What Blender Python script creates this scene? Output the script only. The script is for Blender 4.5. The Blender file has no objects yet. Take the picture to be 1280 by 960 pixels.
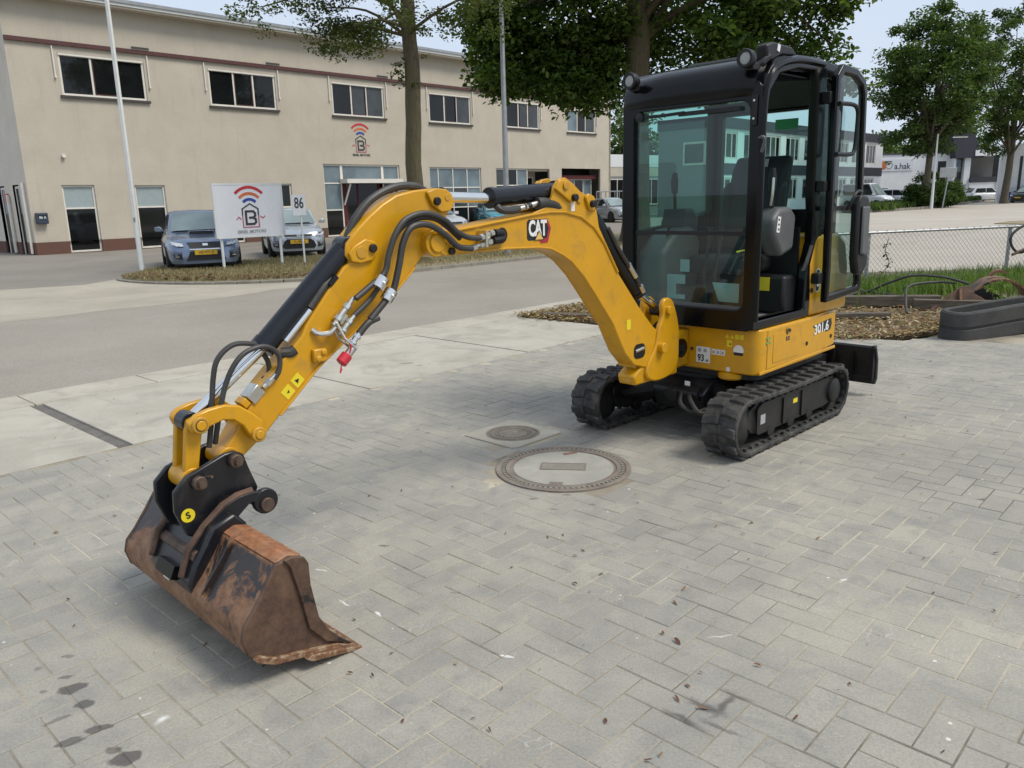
import bpy, math, random
import numpy as np
from mathutils import Vector, Matrix

random.seed(7)
S = bpy.context.scene
COL = S.collection
R = math.radians
PI = math.pi

# ------------------------------------------------------------------ camera
CAM_P = math.atan(231 / 990)
CAM_A = math.atan(0.026)
CAM_H = 1.57
_f = Vector((0, math.cos(CAM_P), -math.sin(CAM_P)))
_r0 = Vector((1, 0, 0))
_u0 = _r0.cross(_f)
_r = _r0 * math.cos(CAM_A) - _u0 * math.sin(CAM_A)
_u = _r0 * math.sin(CAM_A) + _u0 * math.cos(CAM_A)
cam_data = bpy.data.cameras.new('camera')
cam = bpy.data.objects.new('camera', cam_data)
COL.objects.link(cam)
cam.matrix_world = Matrix(((_r.x, _u.x, -_f.x, 0), (_r.y, _u.y, -_f.y, 0), (_r.z, _u.z, -_f.z, CAM_H), (0, 0, 0, 1)))
cam_data.sensor_width = 36
cam_data.lens = 990 / 1280 * 36
cam_data.clip_start = 0.05
cam_data.clip_end = 3000
S.camera = cam

# ------------------------------------------------------------------ sky, sun, exposure
SUN_DIR = Vector((0.80, -0.30, 1.25)).normalized()      # towards the sun
world = bpy.data.worlds.new('World')
S.world = world
world.use_nodes = True
wn = world.node_tree
wn.nodes.clear()
wl = wn.links.new
w_out = wn.nodes.new('ShaderNodeOutputWorld')
w_bg = wn.nodes.new('ShaderNodeBackground')
w_sky = wn.nodes.new('ShaderNodeTexSky')
w_sky.sky_type = 'NISHITA'
w_sky.sun_disc = False
w_sky.sun_elevation = math.asin(SUN_DIR.z)
w_sky.sun_rotation = math.atan2(SUN_DIR.x, SUN_DIR.y)
w_sky.air_density = 1.0
w_sky.dust_density = 2.0
w_tc = wn.nodes.new('ShaderNodeTexCoord')
w_map = wn.nodes.new('ShaderNodeMapping')
w_map.inputs['Scale'].default_value = (1.0, 1.0, 2.6)
w_noise = wn.nodes.new('ShaderNodeTexNoise')
w_noise.inputs['Scale'].default_value = 2.2
w_noise.inputs['Detail'].default_value = 5
w_noise.inputs['Roughness'].default_value = 0.5
w_ramp = wn.nodes.new('ShaderNodeValToRGB')
w_ramp.color_ramp.elements[0].position = 0.30
w_ramp.color_ramp.elements[0].color = (0.70, 0.70, 0.70, 1)
w_ramp.color_ramp.elements[1].position = 0.66
w_ramp.color_ramp.elements[1].color = (0.97, 0.97, 0.97, 1)
w_mix = wn.nodes.new('ShaderNodeMix')
w_mix.data_type = 'RGBA'
w_mix.inputs['B'].default_value = (4.25, 4.82, 5.7, 1)     # thin high cloud in front of the blue
wl(w_tc.outputs['Generated'], w_map.inputs['Vector'])
wl(w_map.outputs['Vector'], w_noise.inputs['Vector'])
wl(w_noise.outputs['Fac'], w_ramp.inputs['Fac'])
wl(w_ramp.outputs['Color'], w_mix.inputs['Factor'])
wl(w_sky.outputs['Color'], w_mix.inputs['A'])
wl(w_mix.outputs['Result'], w_bg.inputs['Color'])
w_bg.inputs['Strength'].default_value = 0.085
wl(w_bg.outputs['Background'], w_out.inputs['Surface'])

sun_data = bpy.data.lights.new('sun', 'SUN')
sun_data.energy = 1.5
sun_data.angle = R(22)
sun_data.color = (1.0, 0.94, 0.84)
sun = bpy.data.objects.new('sun', sun_data)
COL.objects.link(sun)
sun.rotation_euler = SUN_DIR.to_track_quat('Z', 'Y').to_euler()
sun.location = (0, 0, 30)

S.view_settings.view_transform = 'Standard'
S.view_settings.look = 'None'
S.view_settings.exposure = 0.95
S.view_settings.gamma = 1.0
S.view_settings.use_curve_mapping = False
S.render.engine = 'CYCLES'
S.render.resolution_x = 1024
S.render.resolution_y = 768
S.cycles.max_bounces = 6
S.cycles.transparent_max_bounces = 12

# ------------------------------------------------------------------ mesh helpers
def V(*a):
    return Vector(a)

class MB:
    """collects shapes; build() links them as one mesh object"""
    def __init__(self):
        self.v, self.f, self.m = [], [], []
        self.M = None
    def add(self, vs, fs, mi=0):
        o = len(self.v)
        M = self.M
        for p in vs:
            p = Vector(p)
            self.v.append(tuple(M @ p) if M is not None else tuple(p))
        for f in fs:
            self.f.append([i + o for i in f]); self.m.append(mi)
        return self
    def box(self, c, d, rz=0, mi=0, ry=0, rx=0):
        x, y, z = d[0] / 2, d[1] / 2, d[2] / 2
        vs = [Vector(p) for p in ((-x, -y, -z), (x, -y, -z), (x, y, -z), (-x, y, -z), (-x, -y, z), (x, -y, z), (x, y, z), (-x, y, z))]
        if rz or ry or rx:
            rot = Matrix.Rotation(rz, 3, 'Z') @ Matrix.Rotation(ry, 3, 'Y') @ Matrix.Rotation(rx, 3, 'X')
            vs = [rot @ p for p in vs]
        c = Vector(c)
        return self.add([p + c for p in vs], [(0, 3, 2, 1), (4, 5, 6, 7), (0, 1, 5, 4), (1, 2, 6, 5), (2, 3, 7, 6), (3, 0, 4, 7)], mi)
    def bb(self, x0, x1, y0, y1, z0, z1, mi=0):
        return self.box(((x0 + x1) / 2, (y0 + y1) / 2, (z0 + z1) / 2), (x1 - x0, y1 - y0, z1 - z0), mi=mi)
    def prism(self, pts, lo, hi, axis='y', mi=0):
        """2-D outline extruded along an axis. axis y: pts are (x,z); x: (y,z); z: (x,y)"""
        n = len(pts)
        def P(p, h):
            return (p[0], h, p[1]) if axis == 'y' else ((h, p[0], p[1]) if axis == 'x' else (p[0], p[1], h))
        vs = [P(p, lo) for p in pts] + [P(p, hi) for p in pts]
        a = sum(pts[i][0] * pts[(i + 1) % n][1] - pts[(i + 1) % n][0] * pts[i][1] for i in range(n))
        ccw = a > 0
        if axis == 'y': ccw = not ccw
        side = [(i, (i + 1) % n, (i + 1) % n + n, i + n) for i in range(n)]
        bot, top = list(range(n))[::-1], [i + n for i in range(n)]
        if not ccw:
            side = [s[::-1] for s in side]; bot = bot[::-1]; top = top[::-1]
        return self.add(vs, side + [bot, top], mi)
    def tube(self, path, r, n=8, cap=True, mi=0, closed=False):
        P = [Vector(p) for p in path]
        k = len(P)
        rr = r if isinstance(r, (list, tuple)) else [r] * k
        vs, fs = [], []
        up = None
        for i in range(k):
            a = P[i - 1] if (i > 0 or closed) else P[i]
            b = P[(i + 1) % k] if (i < k - 1 or closed) else P[i]
            t = (b - a)
            t = t.normalized() if t.length > 1e-9 else Vector((0, 0, 1))
            if up is None:
                up = Vector((0, 0, 1)) if abs(t.z) < 0.9 else Vector((1, 0, 0))
            up = (up - t * up.dot(t))
            up = up.normalized() if up.length > 1e-6 else t.orthogonal().normalized()
            s = t.cross(up)
            for j in range(n):
                q = 2 * PI * j / n
                vs.append(P[i] + (up * math.cos(q) + s * math.sin(q)) * rr[i])
        for i in range(k if closed else k - 1):
            i2 = (i + 1) % k
            for j in range(n):
                j2 = (j + 1) % n
                fs.append((i * n + j, i2 * n + j, i2 * n + j2, i * n + j2))
        if cap and not closed:
            fs.append(list(range(n))); fs.append([(k - 1) * n + j for j in range(n)][::-1])
        return self.add(vs, fs, mi)
    def cyl(self, a, b, r, n=16, r2=None, mi=0):
        return self.tube([a, b], [r, r if r2 is None else r2], n, True, mi)
    def lathe(self, prof, n=24, c=(0, 0, 0), axis='z', mi=0):
        """prof: (radius, height) pairs turned about an axis through c"""
        c = Vector(c)
        k = len(prof)
        vs, fs = [], []
        for rr, h in prof:
            for j in range(n):
                q = 2 * PI * j / n
                x, y = rr * math.cos(q), rr * math.sin(q)
                p = (x, y, h) if axis == 'z' else ((y, h, x) if axis == 'y' else (h, x, y))
                vs.append(c + Vector(p))
        for i in range(k - 1):
            for j in range(n):
                j2 = (j + 1) % n
                fs.append((i * n + j, i * n + j2, (i + 1) * n + j2, (i + 1) * n + j))
        if prof[0][0] > 1e-6: fs.append([j for j in range(n)][::-1])
        if prof[-1][0] > 1e-6: fs.append([(k - 1) * n + j for j in range(n)])
        return self.add(vs, fs, mi)
    def loft(self, secs, cap=True, mi=0, closed_sec=True):
        n = len(secs[0]); k = len(secs)
        vs = [p for s in secs for p in s]
        fs = []
        for i in range(k - 1):
            for j in range(n if closed_sec else n - 1):
                j2 = (j + 1) % n
                fs.append((i * n + j, i * n + j2, (i + 1) * n + j2, (i + 1) * n + j))
        if cap:
            fs.append(list(range(n))[::-1]); fs.append([(k - 1) * n + j for j in range(n)])
        return self.add(vs, fs, mi)
    def mesh(self, name):
        me = bpy.data.meshes.new(name)
        me.from_pydata(self.v, [], self.f)
        if any(self.m):
            me.polygons.foreach_set('material_index', self.m)
        me.update()
        return me
    def build(self, name, mat, parent=None, bevel=0.0, smooth=35, seg=2, sub=0, fix=False):
        me = self.mesh(name)
        if fix:
            import bmesh
            b = bmesh.new(); b.from_mesh(me)
            bmesh.ops.recalc_face_normals(b, faces=b.faces)
            b.to_mesh(me); b.free()
        return link(name, me, mat, parent, bevel, smooth, seg, sub)

def link(name, me, mat, parent=None, bevel=0.0, smooth=35, seg=2, sub=0):
    for m in (mat if isinstance(mat, (list, tuple)) else [mat]):
        me.materials.append(M[m])
    if smooth:
        me.polygons.foreach_set('use_smooth', [True] * len(me.polygons))
        me.set_sharp_from_angle(angle=R(smooth))
    o = bpy.data.objects.new(name, me)
    COL.objects.link(o)
    if parent is not None: o.parent = parent
    if bevel:
        b = o.modifiers.new('bevel', 'BEVEL')
        b.width = bevel; b.segments = seg; b.limit_method = 'ANGLE'; b.angle_limit = R(38)
        b.harden_normals = False
    if sub:
        s = o.modifiers.new('sub', 'SUBSURF'); s.levels = sub; s.render_levels = sub
    return o

def empty(name, label, cat, loc=(0, 0, 0), rz=0, group=None):
    o = bpy.data.objects.new(name, None)
    o.empty_display_size = 0.2
    COL.objects.link(o)
    o.location = loc
    o.rotation_euler = (0, 0, rz)
    return tag(o, label, cat, group)

def tag(o, label=None, cat=None, group=None, kind=None):
    if label: o['label'] = label
    if cat: o['category'] = cat
    if group: o['group'] = group
    if kind: o['kind'] = kind
    return o

def smooth_path(pts, sub=6):
    P = [Vector(p) for p in pts]
    out = []
    for i in range(len(P) - 1):
        p0 = P[i - 1] if i else P[0] * 2 - P[1]
        p1, p2 = P[i], P[i + 1]
        p3 = P[i + 2] if i + 2 < len(P) else P[-1] * 2 - P[-2]
        for k in range(sub):
            t = k / sub
            out.append(0.5 * (2 * p1 + (p2 - p0) * t + (2 * p0 - 5 * p1 + 4 * p2 - p3) * t * t + (3 * p1 - p0 - 3 * p2 + p3) * t ** 3))
    out.append(P[-1])
    return out

def arc(cx, cy, r, a0, a1, n):
    return [(cx + r * math.cos(R(a0 + (a1 - a0) * i / n)), cy + r * math.sin(R(a0 + (a1 - a0) * i / n))) for i in range(n + 1)]

def text(name, body, size, mat, parent, loc, xdir, updir, align='CENTER', bold=0.0, shear=0.0, sx=1.0, extrude=0.0006, spacing=1.0):
    """flat lettering: built-in font, turned into a mesh standing in the plane (xdir, updir)"""
    c = bpy.data.curves.new(name, 'FONT')
    c.body = body; c.size = size; c.align_x = align; c.align_y = 'CENTER'
    c.offset = bold; c.shear = shear; c.extrude = extrude; c.space_character = spacing
    c.resolution_u = 3
    tmp = bpy.data.objects.new(name, c)
    me = bpy.data.meshes.new_from_object(tmp)
    bpy.data.objects.remove(tmp); bpy.data.curves.remove(c)
    me.name = name; me.materials.clear(); me.materials.append(M[mat])
    o = bpy.data.objects.new(name, me)
    COL.objects.link(o)
    x = Vector(xdir).normalized(); y = Vector(updir); y = (y - x * y.dot(x)).normalized(); z = x.cross(y)
    m = Matrix(((x.x * sx, y.x, z.x, loc[0]), (x.y * sx, y.y, z.y, loc[1]), (x.z * sx, y.z, z.z, loc[2]), (0, 0, 0, 1)))
    o.matrix_basis = m
    if parent is not None: o.parent = parent
    return o

# ------------------------------------------------------------------ materials
M = {}
class NT:
    def __init__(self, name):
        m = bpy.data.materials.new(name); m.use_nodes = True
        self.m = m; self.t = m.node_tree; self.t.nodes.clear()
        self.out = self.n('ShaderNodeOutputMaterial')
        M[name] = m
    def n(self, typ, **kw):
        x = self.t.nodes.new(typ)
        for k, v in kw.items(): setattr(x, k, v)
        return x
    def l(self, a, b): self.t.links.new(a, b)
    def val(self, sock, v):
        if hasattr(v, 'is_output') or isinstance(v, bpy.types.NodeSocket): self.l(v, sock)
        else: sock.default_value = v
    def math(self, op, a, b=0.0, clamp=False):
        x = self.n('ShaderNodeMath', operation=op); x.use_clamp = clamp
        self.val(x.inputs[0], a); self.val(x.inputs[1], b)
        return x.outputs[0]
    def mix(self, fac, a, b, blend='MIX'):
        x = self.n('ShaderNodeMix', data_type='RGBA', blend_type=blend)
        self.val(x.inputs['Factor'], fac)
        for s, c in (('A', a), ('B', b)):
            self.val(x.inputs[s], c if not isinstance(c, tuple) else (c + (1,))[:4])
        return x.outputs['Result']
    def noise(self, vec, scale, detail=4, rough=0.55, dist=0.0):
        x = self.n('ShaderNodeTexNoise')
        x.inputs['Scale'].default_value = scale; x.inputs['Detail'].default_value = detail
        x.inputs['Roughness'].default_value = rough; x.inputs['Distortion'].default_value = dist
        if vec is not None: self.l(vec, x.inputs['Vector'])
        return x.outputs['Fac']
    def ramp(self, fac, stops, interp='LINEAR'):
        x = self.n('ShaderNodeValToRGB')
        cr = x.color_ramp; cr.interpolation = interp
        while len(cr.elements) < len(stops): cr.elements.new(0.5)
        for e, (p, c) in zip(cr.elements, stops):
            e.position = p; e.color = (c, c, c, 1) if not isinstance(c, tuple) else (c + (1,))[:4]
        self.l(fac, x.inputs['Fac'])
        return x.outputs['Color']
    def obj(self): return self.n('ShaderNodeTexCoord').outputs['Object']
    def pos(self): return self.n('ShaderNodeNewGeometry').outputs['Position']
    def bsdf(self, col, rough=0.6, metal=0.0, normal=None, **kw):
        b = self.n('ShaderNodeBsdfPrincipled')
        self.val(b.inputs['Base Color'], col if not isinstance(col, tuple) else (col + (1,))[:4])
        self.val(b.inputs['Roughness'], rough); self.val(b.inputs['Metallic'], metal)
        for k, v in kw.items(): self.val(b.inputs[k.replace('_', ' ')], v)
        if normal is not None: self.l(normal, b.inputs['Normal'])
        return b.outputs[0]
    def bump(self, h, strength=0.3, dist=0.01):
        b = self.n('ShaderNodeBump'); b.inputs['Strength'].default_value = strength; b.inputs['Distance'].default_value = dist
        self.l(h, b.inputs['Height'])
        return b.outputs[0]
    def fin(self, sh): self.l(sh, self.out.inputs['Surface']); return self.m

def pm(name, col, rough=0.55, metal=0.0, var=0.12, scale=6.0, bump=0.0, bscale=60.0, dirt=0.0, dcol=(0.16, 0.13, 0.10), dscale=3.0, wpos=False, **kw):
    """plain paint / metal / plastic with uneven tone, optional grime and fine relief"""
    t = NT(name)
    co = t.pos() if wpos else t.obj()
    n1 = t.noise(co, scale, 5)
    dark = tuple(c * (1 - var) for c in col); lite = tuple(min(1, c * (1 + var)) for c in col)
    c = t.mix(t.ramp(n1, [(0.3, 0.0), (0.7, 1.0)]), dark, lite)
    rg = rough
    if dirt:
        n2 = t.noise(co, dscale, 7, 0.65, 0.4)
        d = t.math('MULTIPLY', t.ramp(n2, [(0.52, 0.0), (0.78, 1.0)]), dirt)
        c = t.mix(d, c, dcol)
        rg = t.math('ADD', t.math('MULTIPLY', d, 0.35), rough, True)
    nm = t.bump(t.noise(co, bscale, 3), bump, 0.004) if bump else None
    t.fin(t.bsdf(c, rg, metal, nm, **kw))

pm('yellow', (0.57, 0.285, 0.006), 0.30, var=0.07, scale=4, dirt=0.55, dcol=(0.27, 0.165, 0.05), dscale=11, bump=0.03, bscale=90)
pm('yellow_worn', (0.48, 0.25, 0.02), 0.4, var=0.1, scale=9, dirt=0.6, dcol=(0.16, 0.11, 0.05), dscale=11)
pm('black_paint', (0.004, 0.0043, 0.005), 0.17, var=0.2, dirt=0.06, dcol=(0.02, 0.019, 0.017), dscale=4, Specular_IOR_Level=0.25)
pm('black_steel', (0.011, 0.011, 0.012), 0.42, var=0.25, dirt=0.6, dcol=(0.06, 0.052, 0.042), dscale=6, bump=0.08, Specular_IOR_Level=0.35)
pm('hitch_black', (0.008, 0.009, 0.012), 0.33, var=0.2, dirt=0.35, dcol=(0.10, 0.075, 0.055), dscale=9, bump=0.05)
pm('black_plastic', (0.010, 0.0105, 0.011), 0.45, var=0.15, bump=0.05, Specular_IOR_Level=0.35)
pm('cyl_black', (0.008, 0.010, 0.014), 0.22, var=0.1, Specular_IOR_Level=0.4)
pm('hose', (0.035, 0.034, 0.032), 0.5, var=0.2, bump=0.15, bscale=160, dirt=0.4, dcol=(0.10, 0.09, 0.075), dscale=12)
pm('chrome', (0.78, 0.78, 0.76), 0.16, 1.0, var=0.05)
pm('zinc', (0.62, 0.61, 0.56), 0.32, 1.0, var=0.15, scale=20)
pm('pin_steel', (0.12, 0.085, 0.065), 0.55, 0.6, var=0.3, scale=20)
pm('seat', (0.016, 0.017, 0.019), 0.7, var=0.15, bump=0.1, bscale=200)
pm('grey_plastic', (0.085, 0.088, 0.09), 0.5, var=0.1)
pm('floor_mat', (0.20, 0.19, 0.175), 0.75, var=0.25, scale=14)
pm('red_cap', (0.50, 0.02, 0.035), 0.4)
pm('decal_white', (0.72, 0.72, 0.70), 0.45, var=0.05)
pm('decal_grey', (0.33, 0.34, 0.35), 0.5)
pm('decal_yellow', (0.72, 0.58, 0.02), 0.45, var=0.04)
pm('decal_black', (0.012, 0.012, 0.014), 0.45)
pm('decal_red', (0.33, 0.018, 0.03), 0.45)
pm('decal_green', (0.05, 0.35, 0.13), 0.5)
pm('decal_gold', (0.72, 0.46, 0.12), 0.45)
pm('lens', (0.30, 0.31, 0.30), 0.08, var=0.1, scale=60)

def rubber():
    t = NT('rubber'); co = t.obj()
    n = t.noise(co, 9, 7, 0.65, 0.3)
    c = t.mix(t.ramp(n, [(0.42, 0.0), (0.72, 1.0)]), (0.018, 0.018, 0.018), (0.098, 0.091, 0.078))
    t.fin(t.bsdf(c, 0.72, 0, t.bump(t.noise(co, 120, 3), 0.15, 0.003)))
rubber()

def rust(name, lo, hi, pale, black, upper):
    """rusted steel; 'upper' keeps remains of black paint on the sheltered upper back of the shell"""
    t = NT(name); co = t.obj()
    n1 = t.noise(co, 4.2, 8, 0.68, 0.8); n2 = t.noise(co, 26, 5, 0.7); n3 = t.noise(co, 9.0, 6, 0.62, 0.2)
    mp = t.n('ShaderNodeMapping'); mp.inputs['Scale'].default_value = (14, 2.2, 14); t.l(co, mp.inputs['Vector'])
    n4 = t.noise(mp.outputs[0], 3.0, 6, 0.7, 0.3)
    c = t.mix(t.ramp(n2, [(0.3, 0.0), (0.75, 1.0)]), lo, hi)
    c = t.mix(t.ramp(n4, [(0.52, 0.0), (0.72, 0.6)]), c, tuple(x * .5 for x in lo))
    c = t.mix(t.ramp(n3, [(0.46, 0.0), (0.70, 0.75)]), c, pale)
    h = n1
    if upper:
        sp = t.n('ShaderNodeSeparateXYZ'); t.l(co, sp.inputs[0])
        band = t.ramp(t.math('MULTIPLY', sp.outputs[2], 2.0), [(0.44, 0.0), (0.60, 1.0), (0.79, 1.0), (0.815, 0.0)])
        h = t.math('ADD', n1, t.math('MULTIPLY', band, upper))
    k = t.ramp(h, [(black, 0.0), (black + .05, 0.93)])
    c = t.mix(k, c, (0.013, 0.0135, 0.015))
    t.fin(t.bsdf(c, t.ramp(h, [(black, 0.6), (black + .05, 0.36)]), 0.1, t.bump(n2, 0.3, 0.004)))
rust('rust', (0.12, 0.058, 0.030), (0.31, 0.150, 0.072), (0.33, 0.20, 0.12), 0.545, 0.085)
rust('rust_dark', (0.050, 0.028, 0.019), (0.125, 0.066, 0.040), (0.16, 0.095, 0.058), 0.57, 0)
rust('rust_orange', (0.18, 0.075, 0.034), (0.44, 0.19, 0.085), (0.36, 0.22, 0.135), 0.58, 0)
def rust_lip():
    t = NT('rust_lip'); co = t.obj()
    n2 = t.noise(co, 30, 6, 0.7, 0.5)
    c = t.ramp(n2, [(0.3, (0.07, 0.035, 0.022)), (0.5, (0.20, 0.10, 0.05)), (0.62, (0.34, 0.27, 0.18)), (0.72, (0.26, 0.07, 0.045))])
    t.fin(t.bsdf(c, 0.65, 0.2, t.bump(n2, 0.4, 0.004)))
rust_lip()

def glass(name, tint, refl=1.0, ior=1.5, refl_haze=0.0):
    t = NT(name)
    tr = t.n('ShaderNodeBsdfTransparent'); tr.inputs['Color'].default_value = tint + (1,)
    gl = t.n('ShaderNodeBsdfGlossy'); gl.inputs['Roughness'].default_value = 0.01; gl.inputs['Color'].default_value = (refl, refl, refl, 1)
    lw = t.n('ShaderNodeLayerWeight'); lw.inputs['Blend'].default_value = 0.5
    fr = t.math('ADD', t.math('MULTIPLY', t.math('POWER', lw.outputs['Facing'], 4.5), 0.9), 0.045)
    mx = t.n('ShaderNodeMixShader')
    t.l(fr, mx.inputs[0]); t.l(tr.outputs[0], mx.inputs[1]); t.l(gl.outputs[0], mx.inputs[2])
    sh = mx.outputs[0]
    if refl_haze:
        df = t.n('ShaderNodeBsdfDiffuse'); df.inputs['Color'].default_value = (0.34, 0.46, 0.44, 1)  # teal diffuse haze painted into the glass in place of reflected surroundings
        m2 = t.n('ShaderNodeMixShader'); t.l(t.ramp(t.noise(t.obj(), 2.5, 5), [(0.3, refl_haze * .6), (0.7, refl_haze * 1.3)]), m2.inputs[0]); t.l(sh, m2.inputs[1]); t.l(df.outputs[0], m2.inputs[2]); sh = m2.outputs[0]
    t.fin(sh)
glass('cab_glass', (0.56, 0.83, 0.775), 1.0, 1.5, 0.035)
glass('door_glass', (0.50, 0.68, 0.66), 1.0, 1.5, 0.05)
glass('clear_plastic', (0.9, 0.9, 0.9))

# --- ground materials (all in world position, so that they run on across pieces)
def stains(t, co, spots, warp=0.05, wscale=16):
    """sum of soft-edged spots (x, y, rx, ry, angle, strength) in ground coordinates"""
    nz = t.n('ShaderNodeTexNoise'); nz.inputs['Scale'].default_value = wscale; nz.inputs['Detail'].default_value = 3
    t.l(co, nz.inputs['Vector'])
    sc = t.n('ShaderNodeVectorMath', operation='SCALE')
    sb = t.n('ShaderNodeVectorMath', operation='SUBTRACT'); sb.inputs[1].default_value = (0.5, 0.5, 0.5)
    t.l(nz.outputs['Color'], sb.inputs[0]); t.l(sb.outputs[0], sc.inputs[0]); sc.inputs['Scale'].default_value = warp
    ad = t.n('ShaderNodeVectorMath', operation='ADD'); t.l(co, ad.inputs[0]); t.l(sc.outputs[0], ad.inputs[1])
    tot = None
    for x, y, rx, ry, a, st, soft in spots:
        mp = t.n('ShaderNodeMapping', vector_type='TEXTURE')
        mp.inputs['Location'].default_value = (x, y, 0); mp.inputs['Rotation'].default_value = (0, 0, R(a)); mp.inputs['Scale'].default_value = (rx, ry, 1000)
        t.l(ad.outputs[0], mp.inputs['Vector'])
        ln = t.n('ShaderNodeVectorMath', operation='LENGTH'); t.l(mp.outputs[0], ln.inputs[0])
        mr = t.n('ShaderNodeMapRange'); mr.inputs['From Min'].default_value = 1.0; mr.inputs['From Max'].default_value = 1.0 - soft
        mr.inputs['To Max'].default_value = st; mr.interpolation_type = 'SMOOTHSTEP'
        t.l(ln.outputs['Value'], mr.inputs['Value'])
        tot = mr.outputs[0] if tot is None else t.math('MAXIMUM', tot, mr.outputs[0])
    return tot

OIL = [(-1.51, 2.38, .055, .035, 20, .8, .25), (-1.42, 2.29, .035, .025, 10, .75, .3), (-1.31, 2.16, .05, .022, 25, .75, .3), (-1.37, 2.10, .05, .018, 25, .7, .35),
       (-1.16, 2.02, .055, .035, 20, .8, .25), (-1.57, 2.45, .035, .014, 25, .6, .4), (-1.63, 2.57, .03, .016, 0, .5, .4), (-1.60, 2.36, .016, .014, 0, .5, .4),
       (-1.22, 2.06, .03, .02, 0, .6, .4), (-1.47, 2.21, .045, .012, 30, .5, .4), (-1.7, 2.5, .02, .015, 0, .4, .5),
       (0.585, 2.19, .10, .03, -44, .8, .9), (0.64, 2.20, .12, .026, 47, .75, .8), (0.50, 2.13, .10, .022, -44, .75, .8), (0.60, 2.09, .10, .018, -44, .6, .8), (0.70, 2.24, .09, .014, -44, .45, .8),
       (-0.62, 3.45, .03, .018, 0, .6, .5), (-0.26, 2.98, .025, .012, 0, .3, .5), (0.98, 3.6, .3, .05, 15, .2, .9), (0.75, 3.55, .25, .05, 15, .18, .9), (3.05, 5.6, .12, .05, -30, .3, .8), (2.2, 5.05, .5, .06, -10, .16, .9),
       (-0.6, 5.3, .03, .02, 0, .5, .5), (0.28, 4.05, .03, .015, 0, .5, .5), (0.1, 4.0, .03, .015, 0, .5, .5), (0.2, 3.85, .03, .015, 0, .5, .5), (0.4, 3.9, .025, .015, 0, .5, .5)]

def paver_mat(name, island):
    t = NT(name); co = t.pos()
    if island: rnd = t.n('ShaderNodeNewGeometry').outputs['Random Per Island']
    else: rnd = t.n('ShaderNodeObjectInfo').outputs['Random']
    c = t.ramp(rnd, [(0.0, (0.288, 0.273, 0.234)), (0.25, (0.322, 0.303, 0.254)), (0.6, (0.338, 0.318, 0.265)), (0.8, (0.308, 0.293, 0.252)), (1.0, (0.364, 0.339, 0.278))])
    big = t.noise(co, 0.9, 5, 0.6, 0.3)
    c = t.mix(t.ramp(big, [(0.40, 0.9), (0.62, 0.0)]), c, t.mix(1.0, c, (0.82, 0.835, 0.86), 'MULTIPLY'))
    mid = t.noise(co, 6.5, 6, 0.62, 0.5)
    c = t.mix(t.ramp(mid, [(0.34, 0.72), (0.54, 0.0)]), c, (0.228, 0.221, 0.200))
    c = t.mix(t.math('MULTIPLY', t.ramp(t.noise(co, 17, 5, 0.65, 1.2), [(0.56, 0.0), (0.70, 0.55)]), t.ramp(t.noise(co, 1.7, 3), [(0.42, 0.0), (0.6, 1.0)])), c, (0.185, 0.18, 0.17))
    c = t.mix(t.ramp(t.noise(co, 1.2, 5, 0.6, 0.6), [(0.48, 0.0), (0.72, 0.5)]), c, (0.425, 0.388, 0.31))
    fine = t.noise(co, 110, 3, 0.7)
    c = t.mix(0.45, c, t.mix(1.0, c, t.ramp(fine, [(0.25, 0.55), (0.75, 1.4)]), 'MULTIPLY'))
    # pale scuffs and lime specks
    sp = t.n('ShaderNodeTexVoronoi'); sp.inputs['Scale'].default_value = 15; t.l(co, sp.inputs['Vector'])
    rs = t.n('ShaderNodeTexWhiteNoise'); t.l(sp.outputs['Position'], rs.inputs['Vector'])
    spk = t.math('MULTIPLY', t.math('LESS_THAN', sp.outputs['Distance'], t.math('MULTIPLY', t.math('POWER', rs.outputs['Value'], 6.0), 0.11)), 0.8)
    c = t.mix(spk, c, (0.66, 0.65, 0.6))
    sw = t.noise(co, 3.1, 2, 0.5, 2.5)
    scuff = t.math('MULTIPLY', t.ramp(sw, [(0.497, 0.0), (0.5, 1.0), (0.503, 0.0)]), t.ramp(t.noise(co, 1.9, 2), [(0.52, 0.0), (0.6, 0.4)]))
    c = t.mix(scuff, c, (0.6, 0.6, 0.56))
    wh = stains(t, co, [(-1.13, 2.2, .035, .02, 60, .75, .95), (-1.2, 2.23, .05, .007, 30, .45, .9), (-.86, 3.22, .04, .006, -30, .7, .5), (-.7, 2.92, .05, .006, -40, .7, .5), (-.55, 2.82, .03, .012, -40, .8, .5), (-.05, 2.5, .05, .009, -20, .7, .5), (0.74, 2.6, .08, .006, 10, .4, .6), (1.35, 3.0, .03, .008, 30, .7, .5)], 0.03, 20)
    c = t.mix(wh, c, (0.72, 0.72, 0.69))
    c = t.mix(stains(t, co, OIL), c, (0.062, 0.056, 0.052))
    h = t.math('ADD', t.math('MULTIPLY', fine, 0.6), t.noise(co, 24, 4))
    t.fin(t.bsdf(c, t.ramp(mid, [(0.3, 0.62), (0.6, 0.84)]), 0, t.bump(h, 0.35, 0.003)))
paver_mat('paver', False)
paver_mat('paver_field', True)

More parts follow.
